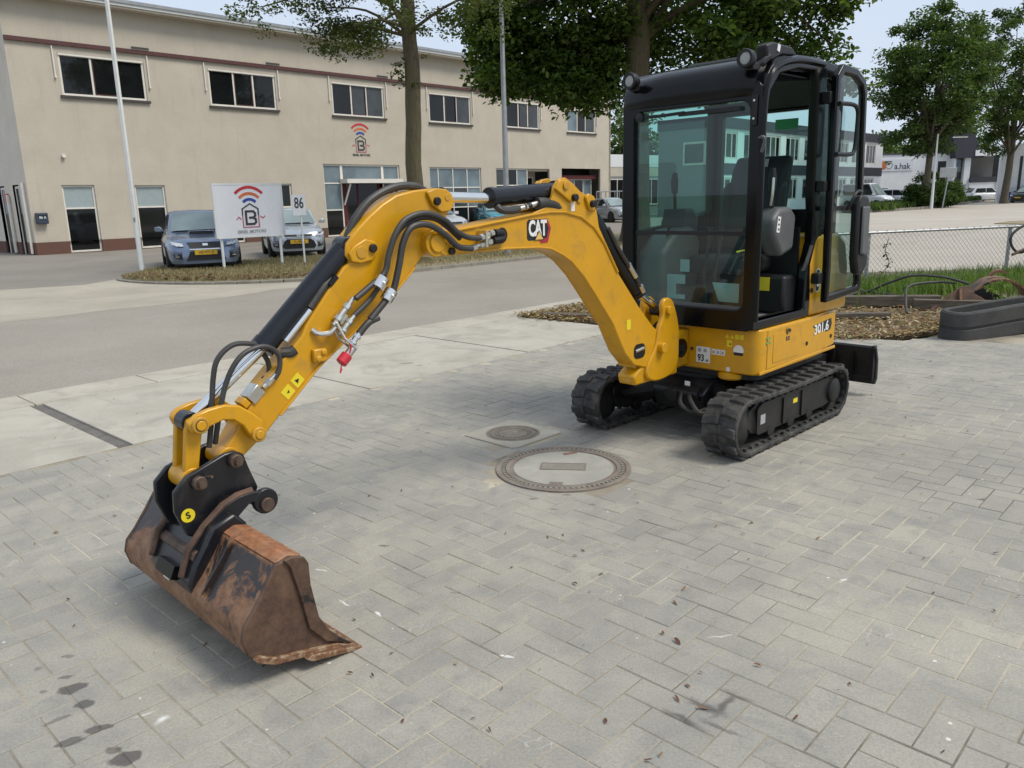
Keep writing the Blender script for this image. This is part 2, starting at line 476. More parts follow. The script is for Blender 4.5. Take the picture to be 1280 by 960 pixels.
def ground_mat(name, stops, scale, fine=90, fs=(0.7, 1.3), bump=0.3, rough=0.85, patch=None, dist=0.4, ffac=0.6, spots=None, scol=(0.05, 0.045, 0.04), bdist=0.005):
    t = NT(name); co = t.pos()
    n = t.noise(co, scale, 7, 0.62, dist)
    c = t.ramp(n, stops)
    if patch:
        c = t.mix(t.ramp(t.noise(co, patch[0], 4, 0.6, 0.8), [(0.5, 0.0), (0.72, patch[2])]), c, patch[1])
    f = t.noise(co, fine, 3, 0.7)
    c = t.mix(ffac, c, t.mix(1.0, c, t.ramp(f, [(0.25, fs[0]), (0.75, fs[1])]), 'MULTIPLY'))
    if spots: c = t.mix(stains(t, co, spots), c, scol)
    t.fin(t.bsdf(c, rough, 0, t.bump(f, bump, bdist)))
ground_mat('joint_sand', [(0.38, (0.15, 0.135, 0.105)), (0.47, (0.28, 0.245, 0.185)), (0.60, (0.47, 0.42, 0.32))], 0.9, 220, (0.6, 1.3), spots=OIL, scol=(0.07, 0.062, 0.055))
ground_mat('concrete', [(0.3, (0.325, 0.30, 0.248)), (0.5, (0.40, 0.372, 0.31)), (0.7, (0.45, 0.42, 0.352))], 1.1, 130, (0.8, 1.2), 0.25, 0.82, (2.2, (0.27, 0.247, 0.208), 0.75),
           spots=[(-1.05, 7.75, .10, .03, 10, .75, .6), (-.9, 7.62, .05, .02, 40, .7, .6), (-1.3, 7.7, .03, .02, 0, .5, .6), (-3.9, 5.7, .03, .02, 0, .6, .5)], scol=(0.09, 0.05, 0.03))
ground_mat('concrete_band', [(0.3, (0.345, 0.315, 0.255)), (0.7, (0.46, 0.425, 0.35))], 1.8, 130, (0.75, 1.2), 0.25, 0.85, (3.4, (0.27, 0.245, 0.2), 0.6))
ground_mat('asphalt', [(0.3, (0.235, 0.21, 0.173)), (0.5, (0.268, 0.24, 0.198)), (0.7, (0.30, 0.27, 0.224))], 0.35, 70, (0.6, 1.4), 0.5, 0.86, (1.1, (0.30, 0.275, 0.235), 0.5), ffac=0.8)
ground_mat('asphalt_dark', [(0.3, (0.18, 0.163, 0.138)), (0.7, (0.24, 0.218, 0.185))], 0.4, 60, (0.7, 1.3), 0.4, 0.9)
ground_mat('joint_tar', [(0.3, (0.10, 0.092, 0.082)), (0.7, (0.17, 0.155, 0.135))], 8, 120, (0.6, 1.3), 0.4)
ground_mat('apron', [(0.3, (0.29, 0.26, 0.205)), (0.5, (0.355, 0.322, 0.252)), (0.7, (0.40, 0.365, 0.29))], 0.5, 50, (0.8, 1.2), 0.3, 0.88, (0.9, (0.29, 0.265, 0.215), 0.6))
ground_mat('light_paving', [(0.3, (0.37, 0.33, 0.275)), (0.7, (0.45, 0.405, 0.34))], 0.3, 14, (0.9, 1.1), 0.2, 0.85, (0.5, (0.34, 0.315, 0.28), 0.5))
ground_mat('soil', [(0.3, (0.085, 0.062, 0.042)), (0.7, (0.20, 0.155, 0.10))], 3, 40, (0.6, 1.4), 0.8, 0.95)
ground_mat('dry_soil', [(0.3, (0.17, 0.135, 0.085)), (0.5, (0.26, 0.215, 0.13)), (0.7, (0.20, 0.20, 0.10))], 2, 30, (0.6, 1.4), 0.8, 0.95)
ground_mat('far_ground', [(0.3, (0.10, 0.11, 0.06)), (0.7, (0.16, 0.16, 0.10))], 0.08, 2, (0.8, 1.2), 0.3, 0.95)
ground_mat('kerb_stone', [(0.3, (0.17, 0.155, 0.125)), (0.7, (0.27, 0.25, 0.205))], 2, 60, (0.75, 1.25), 0.3, 0.88)
ground_mat('cast_iron', [(0.3, (0.135, 0.11, 0.09)), (0.7, (0.245, 0.21, 0.17))], 7, 90, (0.7, 1.3), 0.3, 0.7)
ground_mat('cover_fill', [(0.3, (0.27, 0.262, 0.225)), (0.7, (0.36, 0.345, 0.295))], 3.5, 90, (0.8, 1.2), 0.25, 0.8, (5, (0.24, 0.235, 0.215), 0.5))
ground_mat('rust_paint', [(0.3, (0.16, 0.075, 0.05)), (0.7, (0.25, 0.13, 0.09))], 9, 60, (0.7, 1.3), 0.2, 0.7)

# --- foliage
def leaf_mat(name, stops, trans=0.25):
    t = NT(name)
    rnd = t.n('ShaderNodeNewGeometry').outputs['Random Per Island']
    c = t.ramp(rnd, stops)
    d = t.bsdf(c, 0.55, Specular_IOR_Level=0.25)
    tl = t.n('ShaderNodeBsdfTranslucent'); t.l(t.mix(1.0, c, (1.3, 1.5, 0.6), 'MULTIPLY'), tl.inputs['Color'])
    mx = t.n('ShaderNodeMixShader'); mx.inputs[0].default_value = trans
    t.l(d, mx.inputs[1]); t.l(tl.outputs[0], mx.inputs[2])
    t.fin(mx.outputs[0])
leaf_mat('oak_leaf', [(0.0, (0.028, 0.056, 0.012)), (0.5, (0.064, 0.112, 0.022)), (0.85, (0.115, 0.17, 0.034)), (1.0, (0.17, 0.20, 0.05))], 0.42)
leaf_mat('thin_leaf', [(0.0, (0.04, 0.06, 0.018)), (0.6, (0.08, 0.108, 0.033)), (1.0, (0.15, 0.16, 0.055))], 0.4)
leaf_mat('far_leaf', [(0.0, (0.034, 0.062, 0.018)), (0.5, (0.07, 0.115, 0.03)), (1.0, (0.125, 0.165, 0.048))], 0.35)
leaf_mat('bush_leaf', [(0.0, (0.025, 0.055, 0.012)), (0.6, (0.055, 0.10, 0.02)), (1.0, (0.11, 0.15, 0.03))], 0.25)
leaf_mat('grass_blade', [(0.0, (0.06, 0.115, 0.02)), (0.6, (0.125, 0.20, 0.04)), (1.0, (0.24, 0.27, 0.09))], 0.3)
leaf_mat('dry_grass', [(0.0, (0.20, 0.155, 0.078)), (0.5, (0.27, 0.22, 0.12)), (0.8, (0.31, 0.26, 0.145)), (1.0, (0.16, 0.175, 0.065))], 0.15)
leaf_mat('litter', [(0.0, (0.13, 0.062, 0.03)), (0.25, (0.24, 0.13, 0.055)), (0.5, (0.28, 0.195, 0.085)), (0.72, (0.38, 0.30, 0.145)), (0.88, (0.48, 0.41, 0.26)), (1.0, (0.11, 0.14, 0.04))], 0.1)
leaf_mat('brown_leaf', [(0.0, (0.07, 0.035, 0.025)), (0.6, (0.15, 0.07, 0.04)), (1.0, (0.24, 0.13, 0.06))], 0.05)
def bark(name, a, b, moss):
    t = NT(name); co = t.obj()
    mp = t.n('ShaderNodeMapping'); mp.inputs['Scale'].default_value = (1, 1, 0.18); t.l(co, mp.inputs['Vector'])
    n = t.noise(mp.outputs[0], 22, 6, 0.65, 0.6)
    c = t.ramp(n, [(0.32, a), (0.68, b)])
    c = t.mix(t.ramp(t.noise(co, 1.3, 5, 0.6), [(0.42, 0.0), (0.66, 0.75)]), c, moss)
    t.fin(t.bsdf(c, 0.9, 0, t.bump(n, 0.9, 0.03)))
bark('bark', (0.055, 0.042, 0.027), (0.135, 0.108, 0.066), (0.105, 0.098, 0.038))
bark('bark_grey', (0.06, 0.05, 0.038), (0.15, 0.125, 0.09), (0.10, 0.09, 0.05))
pm('twig', (0.06, 0.045, 0.03), 0.9, var=0.3)
# ================================================================== GROUND
GA = R(47)
GU = Vector((math.cos(GA), math.sin(GA), 0))
GV = Vector((-math.sin(GA), math.cos(GA), 0))
def uv(u, v, z=0.0):
    return GU * u + GV * v + Vector((0, 0, z))
def touv(x, y):
    return x * GU.x + y * GU.y, x * GV.x + y * GV.y
def sheet(name, pts, z, mat, kind='structure', parent=None, thick=0.0):
    b = MB()
    b.prism([(p[0], p[1]) for p in pts], z - max(thick, 0.002), z, 'z')
    return tag(b.build(name, mat, parent, smooth=0), kind=kind if parent is None else None)
def uvs(*pts): return [tuple(uv(*p)[:2]) for p in pts]

b = MB(); b.add([(-900, -300, -0.06), (900, -300, -0.06), (900, 1500, -0.06), (-900, 1500, -0.06)], [(0, 1, 2, 3)])
tag(b.build('ground', 'far_ground', smooth=0), kind='structure')

# --- paved yard: bedding sand sheet + pavers laid in herringbone
YB = 5.45
def bed_edge(v):                       # street-frame u where the planting bed begins, for v in 2.4..5.45
    return 8.25 + 0.16 * math.sin(v * 3.1) + (5.45 - v) * 0.16
yard = sheet('paved_yard', uvs((-14, YB), (-14, -14), (22, -14), (22, 2.35), (9.4, 2.35), (8.9, 2.6), (8.35, YB)), -0.0020, 'joint_sand', thick=0.04)
PW = 0.1105
PA = R(46.4)
PX = Vector((math.cos(PA), math.sin(PA))); PY = Vector((-math.sin(PA), math.cos(PA)))
MH_C = Vector((0.292, 4.48)); MH_R = 0.405
SM_C = Vector((-0.003, 5.215)); SM_H = 0.245; SM_A = R(46)
sx_ = Vector((math.cos(SM_A), math.sin(SM_A))); sy_ = Vector((-math.sin(SM_A), math.cos(SM_A)))
def in_yard(p):
    u, v = touv(p.x, p.y)
    if v > YB - 0.005: return False
    if v > 2.45 and u > bed_edge(v): return False
    if v <= 2.45 and u > 9.3: return False
    if (p - MH_C).length < MH_R + 0.012: return False
    d = p - SM_C
    if abs(d.dot(sx_)) < SM_H + 0.012 and abs(d.dot(sy_)) < SM_H + 0.012: return False
    return True
def project(p):
    d = Vector((p.x, p.y, -CAM_H))
    z = d.dot(_f)
    return None if z < 0.05 else (640 + 990 * d.dot(_r) / z, 480 - 990 * d.dot(_u) / z)
pav = []
N0 = 150
for i in range(-N0, N0):
    for j in range(-N0, N0):
        n = (i - j) % 4
        if n not in (0, 3): continue
        c = (PX * (i + 1) + PY * (j + 0.5)) * PW if n == 0 else (PX * (i + 0.5) + PY * (j + 1)) * PW
        if c.y < 0.7 or c.y > 13 or abs(c.x) > 2.2 + c.y * 0.86: continue
        if not in_yard(c): continue
        pr = project(c)
        if pr is None: continue
        inframe = -40 < pr[0] < 1320 and pr[1] < 985
        pav.append((c, n == 0, inframe, c.length))
pav.sort(key=lambda q: (not q[2], q[3]))
def paver_verts(l, w, h, bev, z1, tiltx=0, tilty=0, jit=0.0):
    out = []
    for z, g in ((z1 - h, 0), (z1 - bev, 0), (z1, bev)):
        for sx, sy in ((-1, -1), (1, -1), (1, 1), (-1, 1)):
            x, y = sx * (l / 2 - g), sy * (w / 2 - g)
            out.append((x, y, z + (x * tiltx + y * tilty)))
    return out
PF = [(8, 9, 10, 11), (0, 1, 5, 4), (1, 2, 6, 5), (2, 3, 7, 6), (3, 0, 4, 7), (4, 5, 9, 8), (5, 6, 10, 9), (6, 7, 11, 10), (7, 4, 8, 11)]
pl, pw_ = PW * 2 - 0.0046, PW - 0.0046
pmesh = []
for k in range(4):
    me = bpy.data.meshes.new('paver')
    me.from_pydata(paver_verts(pl - 0.001 * k % 0.002, pw_, 0.03, 0.0022, 0.0), [], PF); me.update()
    me.materials.append(M['paver']); pmesh.append(me)
rng = random.Random(3)
for c, hor, inf, d in pav[:300]:
    o = bpy.data.objects.new('paver', pmesh[rng.randrange(4)])
    COL.objects.link(o); o.parent = yard
    o.location = (c.x, c.y, rng.uniform(-0.0015, 0.0015))
    o.rotation_euler = (rng.uniform(-.006, .006), rng.uniform(-.004, .004), PA + (0 if hor else PI / 2) + rng.uniform(-.006, .006))
vv, ff = [], []
for c, hor, inf, d in pav[300:]:
    a = PA + (0 if hor else PI / 2) + rng.uniform(-.006, .006)
    ca, sa = math.cos(a), math.sin(a); o = len(vv); dz = rng.uniform(-0.0015, 0.0015)
    for x, y, z in paver_verts(pl, pw_, 0.03, 0.0022, 0.0, rng.uniform(-.006, .006), rng.uniform(-.006, .006)):
        vv.append((c.x + x * ca - y * sa, c.y + x * sa + y * ca, z + dz))
    ff += [[q + o for q in f] for f in PF]
me = bpy.data.meshes.new('paver_field'); me.from_pydata(vv, [], ff); me.update()
tag(link('paver_field', me, 'paver_field', yard, smooth=0), kind='stuff')

# --- manhole covers
def ring_text_studs(b, c, r, n, l, w, z0, z1):
    for k in range(n):
        a = 2 * PI * k / n
        b.box((c[0] + r * math.cos(a), c[1] + r * math.sin(a), (z0 + z1) / 2), (w, l, z1 - z0), a)
mh = empty('manhole_cover', 'large round manhole cover with concrete-filled lid and studded rim', 'manhole cover', (MH_C.x, MH_C.y, .0098))
b = MB(); b.lathe([(0.40, -0.03), (0.40, -0.001), (0.388, 0.0005), (0.372, 0.0005), (0.369, -0.006), (0.345, -0.006), (0.342, 0.001), (0.318, 0.001), (0.314, -0.007), (0.30, -0.007)], 64)
b.build('rim', 'cast_iron', mh, smooth=25)
b = MB(); ring_text_studs(b, (0, 0), 0.357, 72, 0.016, 0.020, -0.008, 0.001)
b.build('rim_studs', 'kerb_stone', mh, smooth=0)
b = MB(); b.lathe([(0.299, -0.02), (0.299, -0.004), (0.294, 0.0), (0.0, 0.002)], 64)
lid = b.build('lid', 'cover_fill', mh, smooth=30)
b = MB(); b.M = Matrix.Rotation(R(-8), 4, 'Z')
for (x0, x1, y0, y1) in ((-.135, .135, .052, .06), (-.135, .135, -.06, -.052), (-.135, -.127, -.052, .052), (.127, .135, -.052, .052)): b.bb(x0, x1, y0, y1, -0.002, 0.005)
b.build('label_frame', 'cast_iron', lid, smooth=0)
b = MB(); b.M = Matrix.Rotation(R(-8), 4, 'Z'); b.bb(-.127, .127, -.052, .052, -0.002, 0.0035); b.build('label_plate', 'kerb_stone', lid, smooth=0)
b = MB(); b.box((-.06, -.285, 0), (.075, .05, .006), R(-8)); b.build('lifting_key_hole', 'cast_iron', lid, bevel=0.002)
b = MB(); b.box((.06, .25, 0.001), (.09, .03, .004), R(20)); b.build('lifting_key_hole', 'rust_paint', lid, bevel=0.002)
sm = empty('manhole_cover', 'small round cast iron cover set in a square concrete surround', 'manhole cover', (SM_C.x, SM_C.y, .008), SM_A)
b = MB()
nq = 48; vs = []; fs = []
for k in range(nq):
    a = 2 * PI * (k + .5) / nq; ca, sa = math.cos(a), math.sin(a); mx = max(abs(ca), abs(sa))
    vs += [(0.183 * ca, 0.183 * sa, 0.0), (SM_H * ca / mx, SM_H * sa / mx, 0.0), (SM_H * ca / mx, SM_H * sa / mx, -0.03)]
for k in range(nq):
    k2 = (k + 1) % nq
    fs += [(3 * k, 3 * k + 1, 3 * k2 + 1, 3 * k2), (3 * k + 1, 3 * k + 2, 3 * k2 + 2, 3 * k2 + 1)]
b.add(vs, fs); b.build('concrete_surround', 'concrete', sm, smooth=0)
b = MB(); b.lathe([(0.186, -0.02), (0.186, 0.001), (0.168, 0.001), (0.166, -0.005), (0.158, -0.005), (0.156, 0.001), (0.125, 0.001), (0.123, -0.004), (0.10, -0.004), (0.098, 0.001), (0.0, 0.002)], 48)
cv = b.build('lid', 'cast_iron', sm, smooth=25)
b = MB(); ring_text_studs(b, (0, 0), 0.112, 26, 0.014, 0.012, -0.004, 0.002); ring_text_studs(b, (0, 0), 0.14, 40, 0.012, 0.008, -0.001, 0.0035); b.build('raised_lettering_studs', 'kerb_stone', cv, smooth=0)
b = MB(); b.lathe([(0.0, 0.006), (0.018, 0.005), (0.02, 0.001)], 12, (0.02, 0.0, 0)); b.build('centre_pin', 'kerb_stone', cv)

# --- concrete slab strip between yard and road
strip = sheet('concrete_strip', uvs((-14, YB - 0.01), (7.9, YB - 0.01), (8.3, 7.3), (40, 7.3), (40, 7.80), (-14, 7.80)), -0.012, 'joint_tar', thick=0.05)
def slab(u0, u1, v0, v1, g0=0.008, g1=0.008, name='slab', mat='concrete', top=0.0045):
    pts = [(u0 + g0, v0 + .008), (u1 - g1, v0 + .008), (u1 - g1, v1 - .008), (u0 + g0, v1 - .008)]
    b = MB(); b.prism(uvs(*pts), -0.06, top + rng.uniform(-.0015, .0015), 'z')
    return b.build(name, mat, strip, bevel=0.005, smooth=30)
ed = [-12.3, -10.25, -8.2, -6.15, -4.1, -2.08, -0.03, 1.98, 4.04, 6.10, 7.95]
for k in range(len(ed) - 1):
    w0 = 0.05 if abs(ed[k] - 1.98) < .05 else 0.012
    w1 = 0.05 if abs(ed[k + 1] - 1.98) < .05 else 0.012
    slab(ed[k], ed[k + 1], YB, 7.28, w0 if k else .008, w1)
u = -12.3
while u < 38:
    slab(u, u + 1.02, 7.28, 7.78, 0.004, 0.004, 'band_stone', 'concrete_band', 0.007); u += 1.02

# --- road, apron, car park, verges
sheet('road', uvs((-40, 7.78), (60, 7.78), (60, 14.2), (-40, 14.2)), -0.010, 'asphalt', thick=0.03)
# the paler apron in front of the entrance: its edge wanders a little into the road
ap = [(-40, 13.3), (-6, 13.35)]
for k in range(30):
    uu = -5 + k * 0.5
    ap.append((uu, 13.35 + 0.10 * math.sin(uu * 1.7) + 0.06 * math.sin(uu * 4.1) + max(0, uu - 5) * 0.07))
ap += [(10.4, 14.3), (9.9, 14.5), (9.0, 15.5), (8, 20.0), (8.4, 20.4), (-40, 20.4)]
sheet('entrance_apron', uvs(*ap), -0.006, 'apron', thick=0.03)
sheet('car_park', uvs((-40, 19.6), (2, 20.2), (6.4, 18.6), (7.2, 19.2), (8.6, 20.2), (62, 20.2), (62, 60), (-40, 60)), -0.002, 'asphalt_dark', thick=0.03)

# verge with rounded corner
cu, cv_, cr = 11.3, 18.25, 4.05
edge = [(u_, v_) for u_, v_ in arc(cu, cv_, cr, 170, 262, 14)]
edge_all = edge + [(13, 14.2), (37, 14.2)]
verge = sheet('grass_verge', uvs(*([(9.0, 20.9)] + edge_all + [(37, 20.4), (14, 20.4), (11, 21.0)])), 0.045, 'dry_soil', thick=0.12)
ks = []
P_ = edge + [(10.75 + 1.0 * k, 14.2) for k in range(1, 27)]
for k in range(len(P_) - 1):
    a, c = Vector(P_[k]), Vector(P_[k + 1])
    d = (c - a); L_ = d.length
    if L_ < .05: continue
    d /= L_
    nrm = Vector((-d.y, d.x))
    nseg = 1
    q = [a + d * .006 - nrm * 0.13, c - d * .006 - nrm * 0.13, c - d * .006 + nrm * 0.0, a + d * .006 + nrm * 0.0]
    b = MB(); b.prism(uvs(*[(p.x, p.y) for p in q]), -0.1, 0.075 if k > 13 else 0.03 + .003 * k, 'z')
    b.build('kerbstone', 'kerb_stone', verge, bevel=0.012)

# side road / junction paving behind the chain link fence, far verge with kerb
sheet('side_road', [(4.3, 12.55), (8.66, 13.75), (40, 20), (160, 60), (240, 230), (120, 215), (25.8, 58.6), (20.4, 57.6), (9.4, 26), (5.2, 14.6)], 0.002, 'light_paving', thick=0.03)
far_verge = sheet('far_verge', [(24.0, 56.0), (31.6, 62.2), (42.2, 75.6), (58.5, 98), (57, 104), (46, 92), (36, 78), (30.5, 68), (24, 58)], 0.14, 'soil', thick=0.2)
sheet('far_forecourt', [(24, 58), (30.5, 68), (36, 78), (46, 92), (60, 110), (62, 140), (-6, 140), (-6, 75)], 0.006, 'asphalt_dark', thick=0.03)
b = MB()
fp = [(24.0, 55.9), (31.6, 62.1), (42.2, 75.5), (58.5, 97.9)]
for k in range(3):
    a, c = Vector(fp[k]), Vector(fp[k + 1]); n_ = int((c - a).length / 2)
    for q in range(n_):
        p0 = a.lerp(c, q / n_); p1 = a.lerp(c, (q + .97) / n_)
        d = p1 - p0
        bb = MB(); bb.box(((p0.x + p1.x) / 2, (p0.y + p1.y) / 2, .08), (d.length, .25, .22), math.atan2(d.y, d.x)); bb.build('kerbstone', 'kerb_stone', far_verge, smooth=0)
nv = sheet('near_verge', [(22.6, 36.4), (25, 37.2), (30, 40.5), (40, 50), (44, 46), (26, 33.2), (21.5, 33.2), (20.9, 34.6)], 0.035, 'dry_soil', thick=0.06)

# planting bed between yard and fence (soil), leaf litter on it
bed_pts = uvs((8.05, 7.28), (7.95, 7.0), (8.0, 6.4), (8.2, 5.7), (8.3, 5.1), (8.45, 4.3), (8.62, 3.6), (8.72, 3.1), (9.05, 2.75), (9.6, 2.55), (10.2, 2.45), (11.2, 1.0), (12.5, -2.5), (19, -2.5), (18.2, 3.2), (16.0, 5.4), (15.2, 7.28))
bed = sheet('planting_bed', bed_pts, 0.015, 'soil', thick=0.06)

def scatter_leaves(name, pts, mat, parent=None, label=None, size=(0.02, 0.05), lift=0.02, seed=1, curl=0.35, group=None, kind='stuff'):
    """small curled leaf blades lying on the ground"""
    rg = np.random.default_rng(seed)
    n = len(pts)
    P = np.array([(p[0], p[1], p[2]) for p in pts], float)
    L = rg.uniform(size[0], size[1], n); W = L * rg.uniform(0.4, 0.75, n); a = rg.uniform(0, 2 * PI, n)
    dx = np.stack([np.cos(a), np.sin(a), rg.uniform(-curl, curl, n)], 1); dy = np.stack([-np.sin(a), np.cos(a), rg.uniform(-curl, curl, n)], 1)
    up = np.array([0, 0, 1.0])
    z0 = P + up * (rg.uniform(0.15, 1, n)[:, None] * lift + 0.002)
    v = np.empty((n, 6, 3))
    v[:, 0] = z0 - dx * L[:, None]; v[:, 3] = z0 + dx * L[:, None]
    cu_ = (L * 0.25 * rg.uniform(0, 1, n))[:, None] * up
    v[:, 1] = z0 - dx * L[:, None] * .35 + dy * W[:, None] * .5 + cu_; v[:, 2] = z0 + dx * L[:, None] * .4 + dy * W[:, None] * .5 + cu_
    v[:, 4] = z0 + dx * L[:, None] * .4 - dy * W[:, None] * .5 + cu_; v[:, 5] = z0 - dx * L[:, None] * .35 - dy * W[:, None] * .5 + cu_
    v[:, :, 2] = np.maximum(v[:, :, 2], P[:, 2:3] + 0.0015)
    return quads_mesh(name, v, [(0, 1, 2, 3), (0, 3, 4, 5)], mat, parent)

def quads_mesh(name, v, faces, mat, parent=None, smooth=False):
    n, k, _ = v.shape
    me = bpy.data.meshes.new(name)
    F = np.array(faces, dtype=np.int64); nf, m = F.shape
    idx = (np.arange(n)[:, None, None] * k + F[None]).reshape(-1)
    me.vertices.add(n * k); me.vertices.foreach_set('co', v.reshape(-1).astype(np.float32))
    me.loops.add(len(idx)); me.loops.foreach_set('vertex_index', idx.astype(np.int32))
    me.polygons.add(n * nf); me.polygons.foreach_set('loop_start', np.arange(0, len(idx), m, dtype=np.int32))
    me.update(calc_edges=True)
    return link(name, me, mat, parent, smooth=0)

def inpoly(x, y, poly):
    r = False; j = len(poly) - 1
    for i in range(len(poly)):
        xi, yi = poly[i]; xj, yj = poly[j]
        if (yi > y) != (yj > y) and x < (xj - xi) * (y - yi) / (yj - yi) + xi: r = not r
        j = i
    return r
rg = random.Random(11)
lp_ = []
while len(lp_) < 12500:
    u_, v_ = rg.uniform(7.9, 12.6), rg.uniform(1.5, 7.25)
    dens = 1.0 if u_ < 10.9 else 0.35
    if rg.random() > dens: continue
    x, y, _ = uv(u_, v_)
    if inpoly(x, y, bed_pts): lp_.append((x, y, 0.015))
for _ in range(2600):
    x, y, _z = uv(rg.uniform(7.95, 10.2), rg.uniform(5.3, 7.28))
    if inpoly(x, y, bed_pts): lp_.append((x, y, 0.015))
for _ in range(2200):      # leaves blown over the edge of the bed
    k = rg.randrange(0, 11); f_ = rg.random(); a, c = bed_pts[k], bed_pts[k + 1]
    lp_.append((a[0] + (c[0] - a[0]) * f_ + rg.gauss(0, .07), a[1] + (c[1] - a[1]) * f_ + rg.gauss(0, .07), 0.004))
tag(scatter_leaves('leaf_litter', lp_, 'litter', size=(0.014, 0.04), lift=0.05, seed=4), 'dry yellow and brown leaf litter covering the planting bed', 'leaf litter', kind='stuff')
# single dry leaves and crumbs blown over the yard, slabs and road
sl = []
for px_, py_ in ((0.53, 2.62), (0.57, 2.56), (0.55, 2.30), (0.50, 2.23), (0.57, 2.18), (0.84, 2.12), (0.26, 2.13), (0.36, 1.95), (0.40, 1.97), (0.81, 2.40), (-0.22, 2.46), (-1.15, 2.62), (-1.86, 3.0), (-2.1, 3.9), (-2.3, 3.7), (-1.9, 4.1), (-2.6, 4.4),
                 (0.68, 2.95), (0.62, 2.84), (0.36, 3.1), (0.24, 3.02), (2.35, 4.55), (2.3, 4.75), (1.7, 4.45), (2.62, 6.05), (2.7, 5.15), (3.0, 5.0), (2.1, 3.2), (2.4, 3.0), (1.15, 3.6), (1.4, 3.4), (-0.35, 4.2), (-0.8, 4.1), (-0.5, 2.4), (-0.05, 3.55), (0.15, 3.5), (2.5, 5.5), (3.6, 6.6), (3.9, 7.2), (3.2, 6.2)):
    sl.append((px_, py_, 0.001))
tag(scatter_leaves('dry_leaves', sl, 'brown_leaf', size=(0.010, 0.021), lift=0.006, seed=8), 'single dry brown leaves scattered over the grey pavers', 'leaves', kind='stuff')
cr_ = []
for _ in range(420):
    y = 1.9 + rg.random() ** 0.7 * 8; x = rg.uniform(-.75, .75) * y
    u_, v_ = touv(x, y)
    if v_ > 7.2 or (v_ > 2.5 and u_ > 8): continue
    cr_.append((x, y, 0.002))
for _ in range(160):
    u_ = rg.uniform(7.2, 9.2); v_ = rg.uniform(2.2, 7.0)
    x, y, _z = uv(u_, v_); cr_.append((x, y, 0.002))
for _ in range(70):   # crumbs caught in the joint between slabs and pavers
    x, y, _z = uv(rg.uniform(6.6, 8.2), YB + rg.gauss(0, .02)); cr_.append((x, y, 0.002))
tag(scatter_leaves('leaf_crumbs', cr_, 'brown_leaf', size=(0.004, 0.013), lift=0.004, seed=9), 'tiny crumbs of dead leaf strewn over the yard', 'leaf crumbs', kind='stuff')

def blades(name, pts, h, w, mat, seed=1, lean=0.5):
    rgn = np.random.default_rng(seed); n = len(pts)
    P = np.array(pts, float); a = rgn.uniform(0, 2 * PI, n); H = rgn.uniform(h[0], h[1], n); W = rgn.uniform(w[0], w[1], n)
    d = np.stack([np.cos(a), np.sin(a), 0 * a], 1); s = np.stack([-np.sin(a), np.cos(a), 0 * a], 1); up = np.array([0, 0, 1.0])
    l1 = rgn.uniform(0.05, lean, n)
    v = np.empty((n, 6, 3))
    mid = P + d * (H * l1 * .35)[:, None] + up * (H * .55)[:, None]
    tip = P + d * (H * l1)[:, None] + up * (H * (1 - .3 * l1))[:, None]
    v[:, 0] = P - s * W[:, None]; v[:, 1] = P + s * W[:, None]; v[:, 2] = mid + s * W[:, None] * .8; v[:, 3] = mid - s * W[:, None] * .8
    v[:, 4] = tip + s * W[:, None] * .12; v[:, 5] = tip - s * W[:, None] * .12
    return quads_mesh(name, v, [(0, 1, 2, 3), (3, 2, 4, 5)], mat)
# tall green grass along the fence
gp = []
def fence_line(x): return 12.6 + (x - 5.58) * (0.9 / 3.08)
while len(gp) < 17000:
    x = rg.uniform(3.0, 12.5); fy = fence_line(x)
    y = fy + rg.uniform(-1.75, 0.45)
    if y < fy - 1.15 and rg.random() < 0.75: continue
    cl = 0.5 + 0.5 * math.sin(x * 5.3 + 1.7 * math.sin(y * 4.1)) * math.sin(y * 3.3 + x)
    if rg.random() > 0.35 + 0.65 * cl: continue
    gp.append((x, y, 0.01))
tag(blades('fence_grass', gp, (0.12, 0.34), (0.004, 0.009), 'grass_blade', 5, 0.6), 'tall green grass along the foot of the chain link fence', 'grass', kind='stuff')
gp = []
vp = uvs(*([(9.0, 20.9)] + edge_all + [(37, 20.4), (14, 20.4), (11, 21.0)]))
while len(gp) < 48000:
    u_ = 7.2 + 16 * rg.random() ** 1.4; v_ = rg.uniform(14.2, 21)
    if v_ < 15.0 and rg.random() < 0.75: continue
    x, y, _ = uv(u_, v_)
    if inpoly(x, y, vp): gp.append((x, y, 0.06))
tag(blades('verge_grass', gp, (0.03, 0.11), (0.003, 0.008), 'dry_grass', 6, 1.0), 'dry yellow grass on the verge in front of the parked cars', 'grass', kind='stuff')
gl = []
for _ in range(800):
    k = rg.random() * (len(edge) - 1); a, c = edge[int(k)], edge[min(int(k) + 1, len(edge) - 1)]
    f_ = k % 1; d_ = abs(rg.gauss(0, .55))
    uu, vv_ = a[0] + (c[0] - a[0]) * f_, a[1] + (c[1] - a[1]) * f_
    cc = Vector((cu - uu, cv_ - vv_)).normalized()
    x, y, _ = uv(uu + cc.x * d_, vv_ + cc.y * d_); gl.append((x, y, .065))
tag(scatter_leaves('verge_leaves', gl, 'brown_leaf', size=(0.03, 0.07), lift=0.05, seed=12), 'brown dead leaves heaped along the kerb of the dry verge', 'leaves', kind='stuff')
gp = []
for _ in range(14000):
    k = rg.random(); a, c = (24.6, 57.2), (56, 97)
    x = a[0] + (c[0] - a[0]) * k + rg.uniform(-.4, 2.0); y = a[1] + (c[1] - a[1]) * k + rg.uniform(-.6, 2.6) ; gp.append((x, y, .13))
tag(blades('far_verge_grass', gp, (0.25, 0.65), (0.05, 0.11), 'far_leaf', 7, 1.0), 'low green planting on the far verge below the street trees', 'planting', kind='stuff')
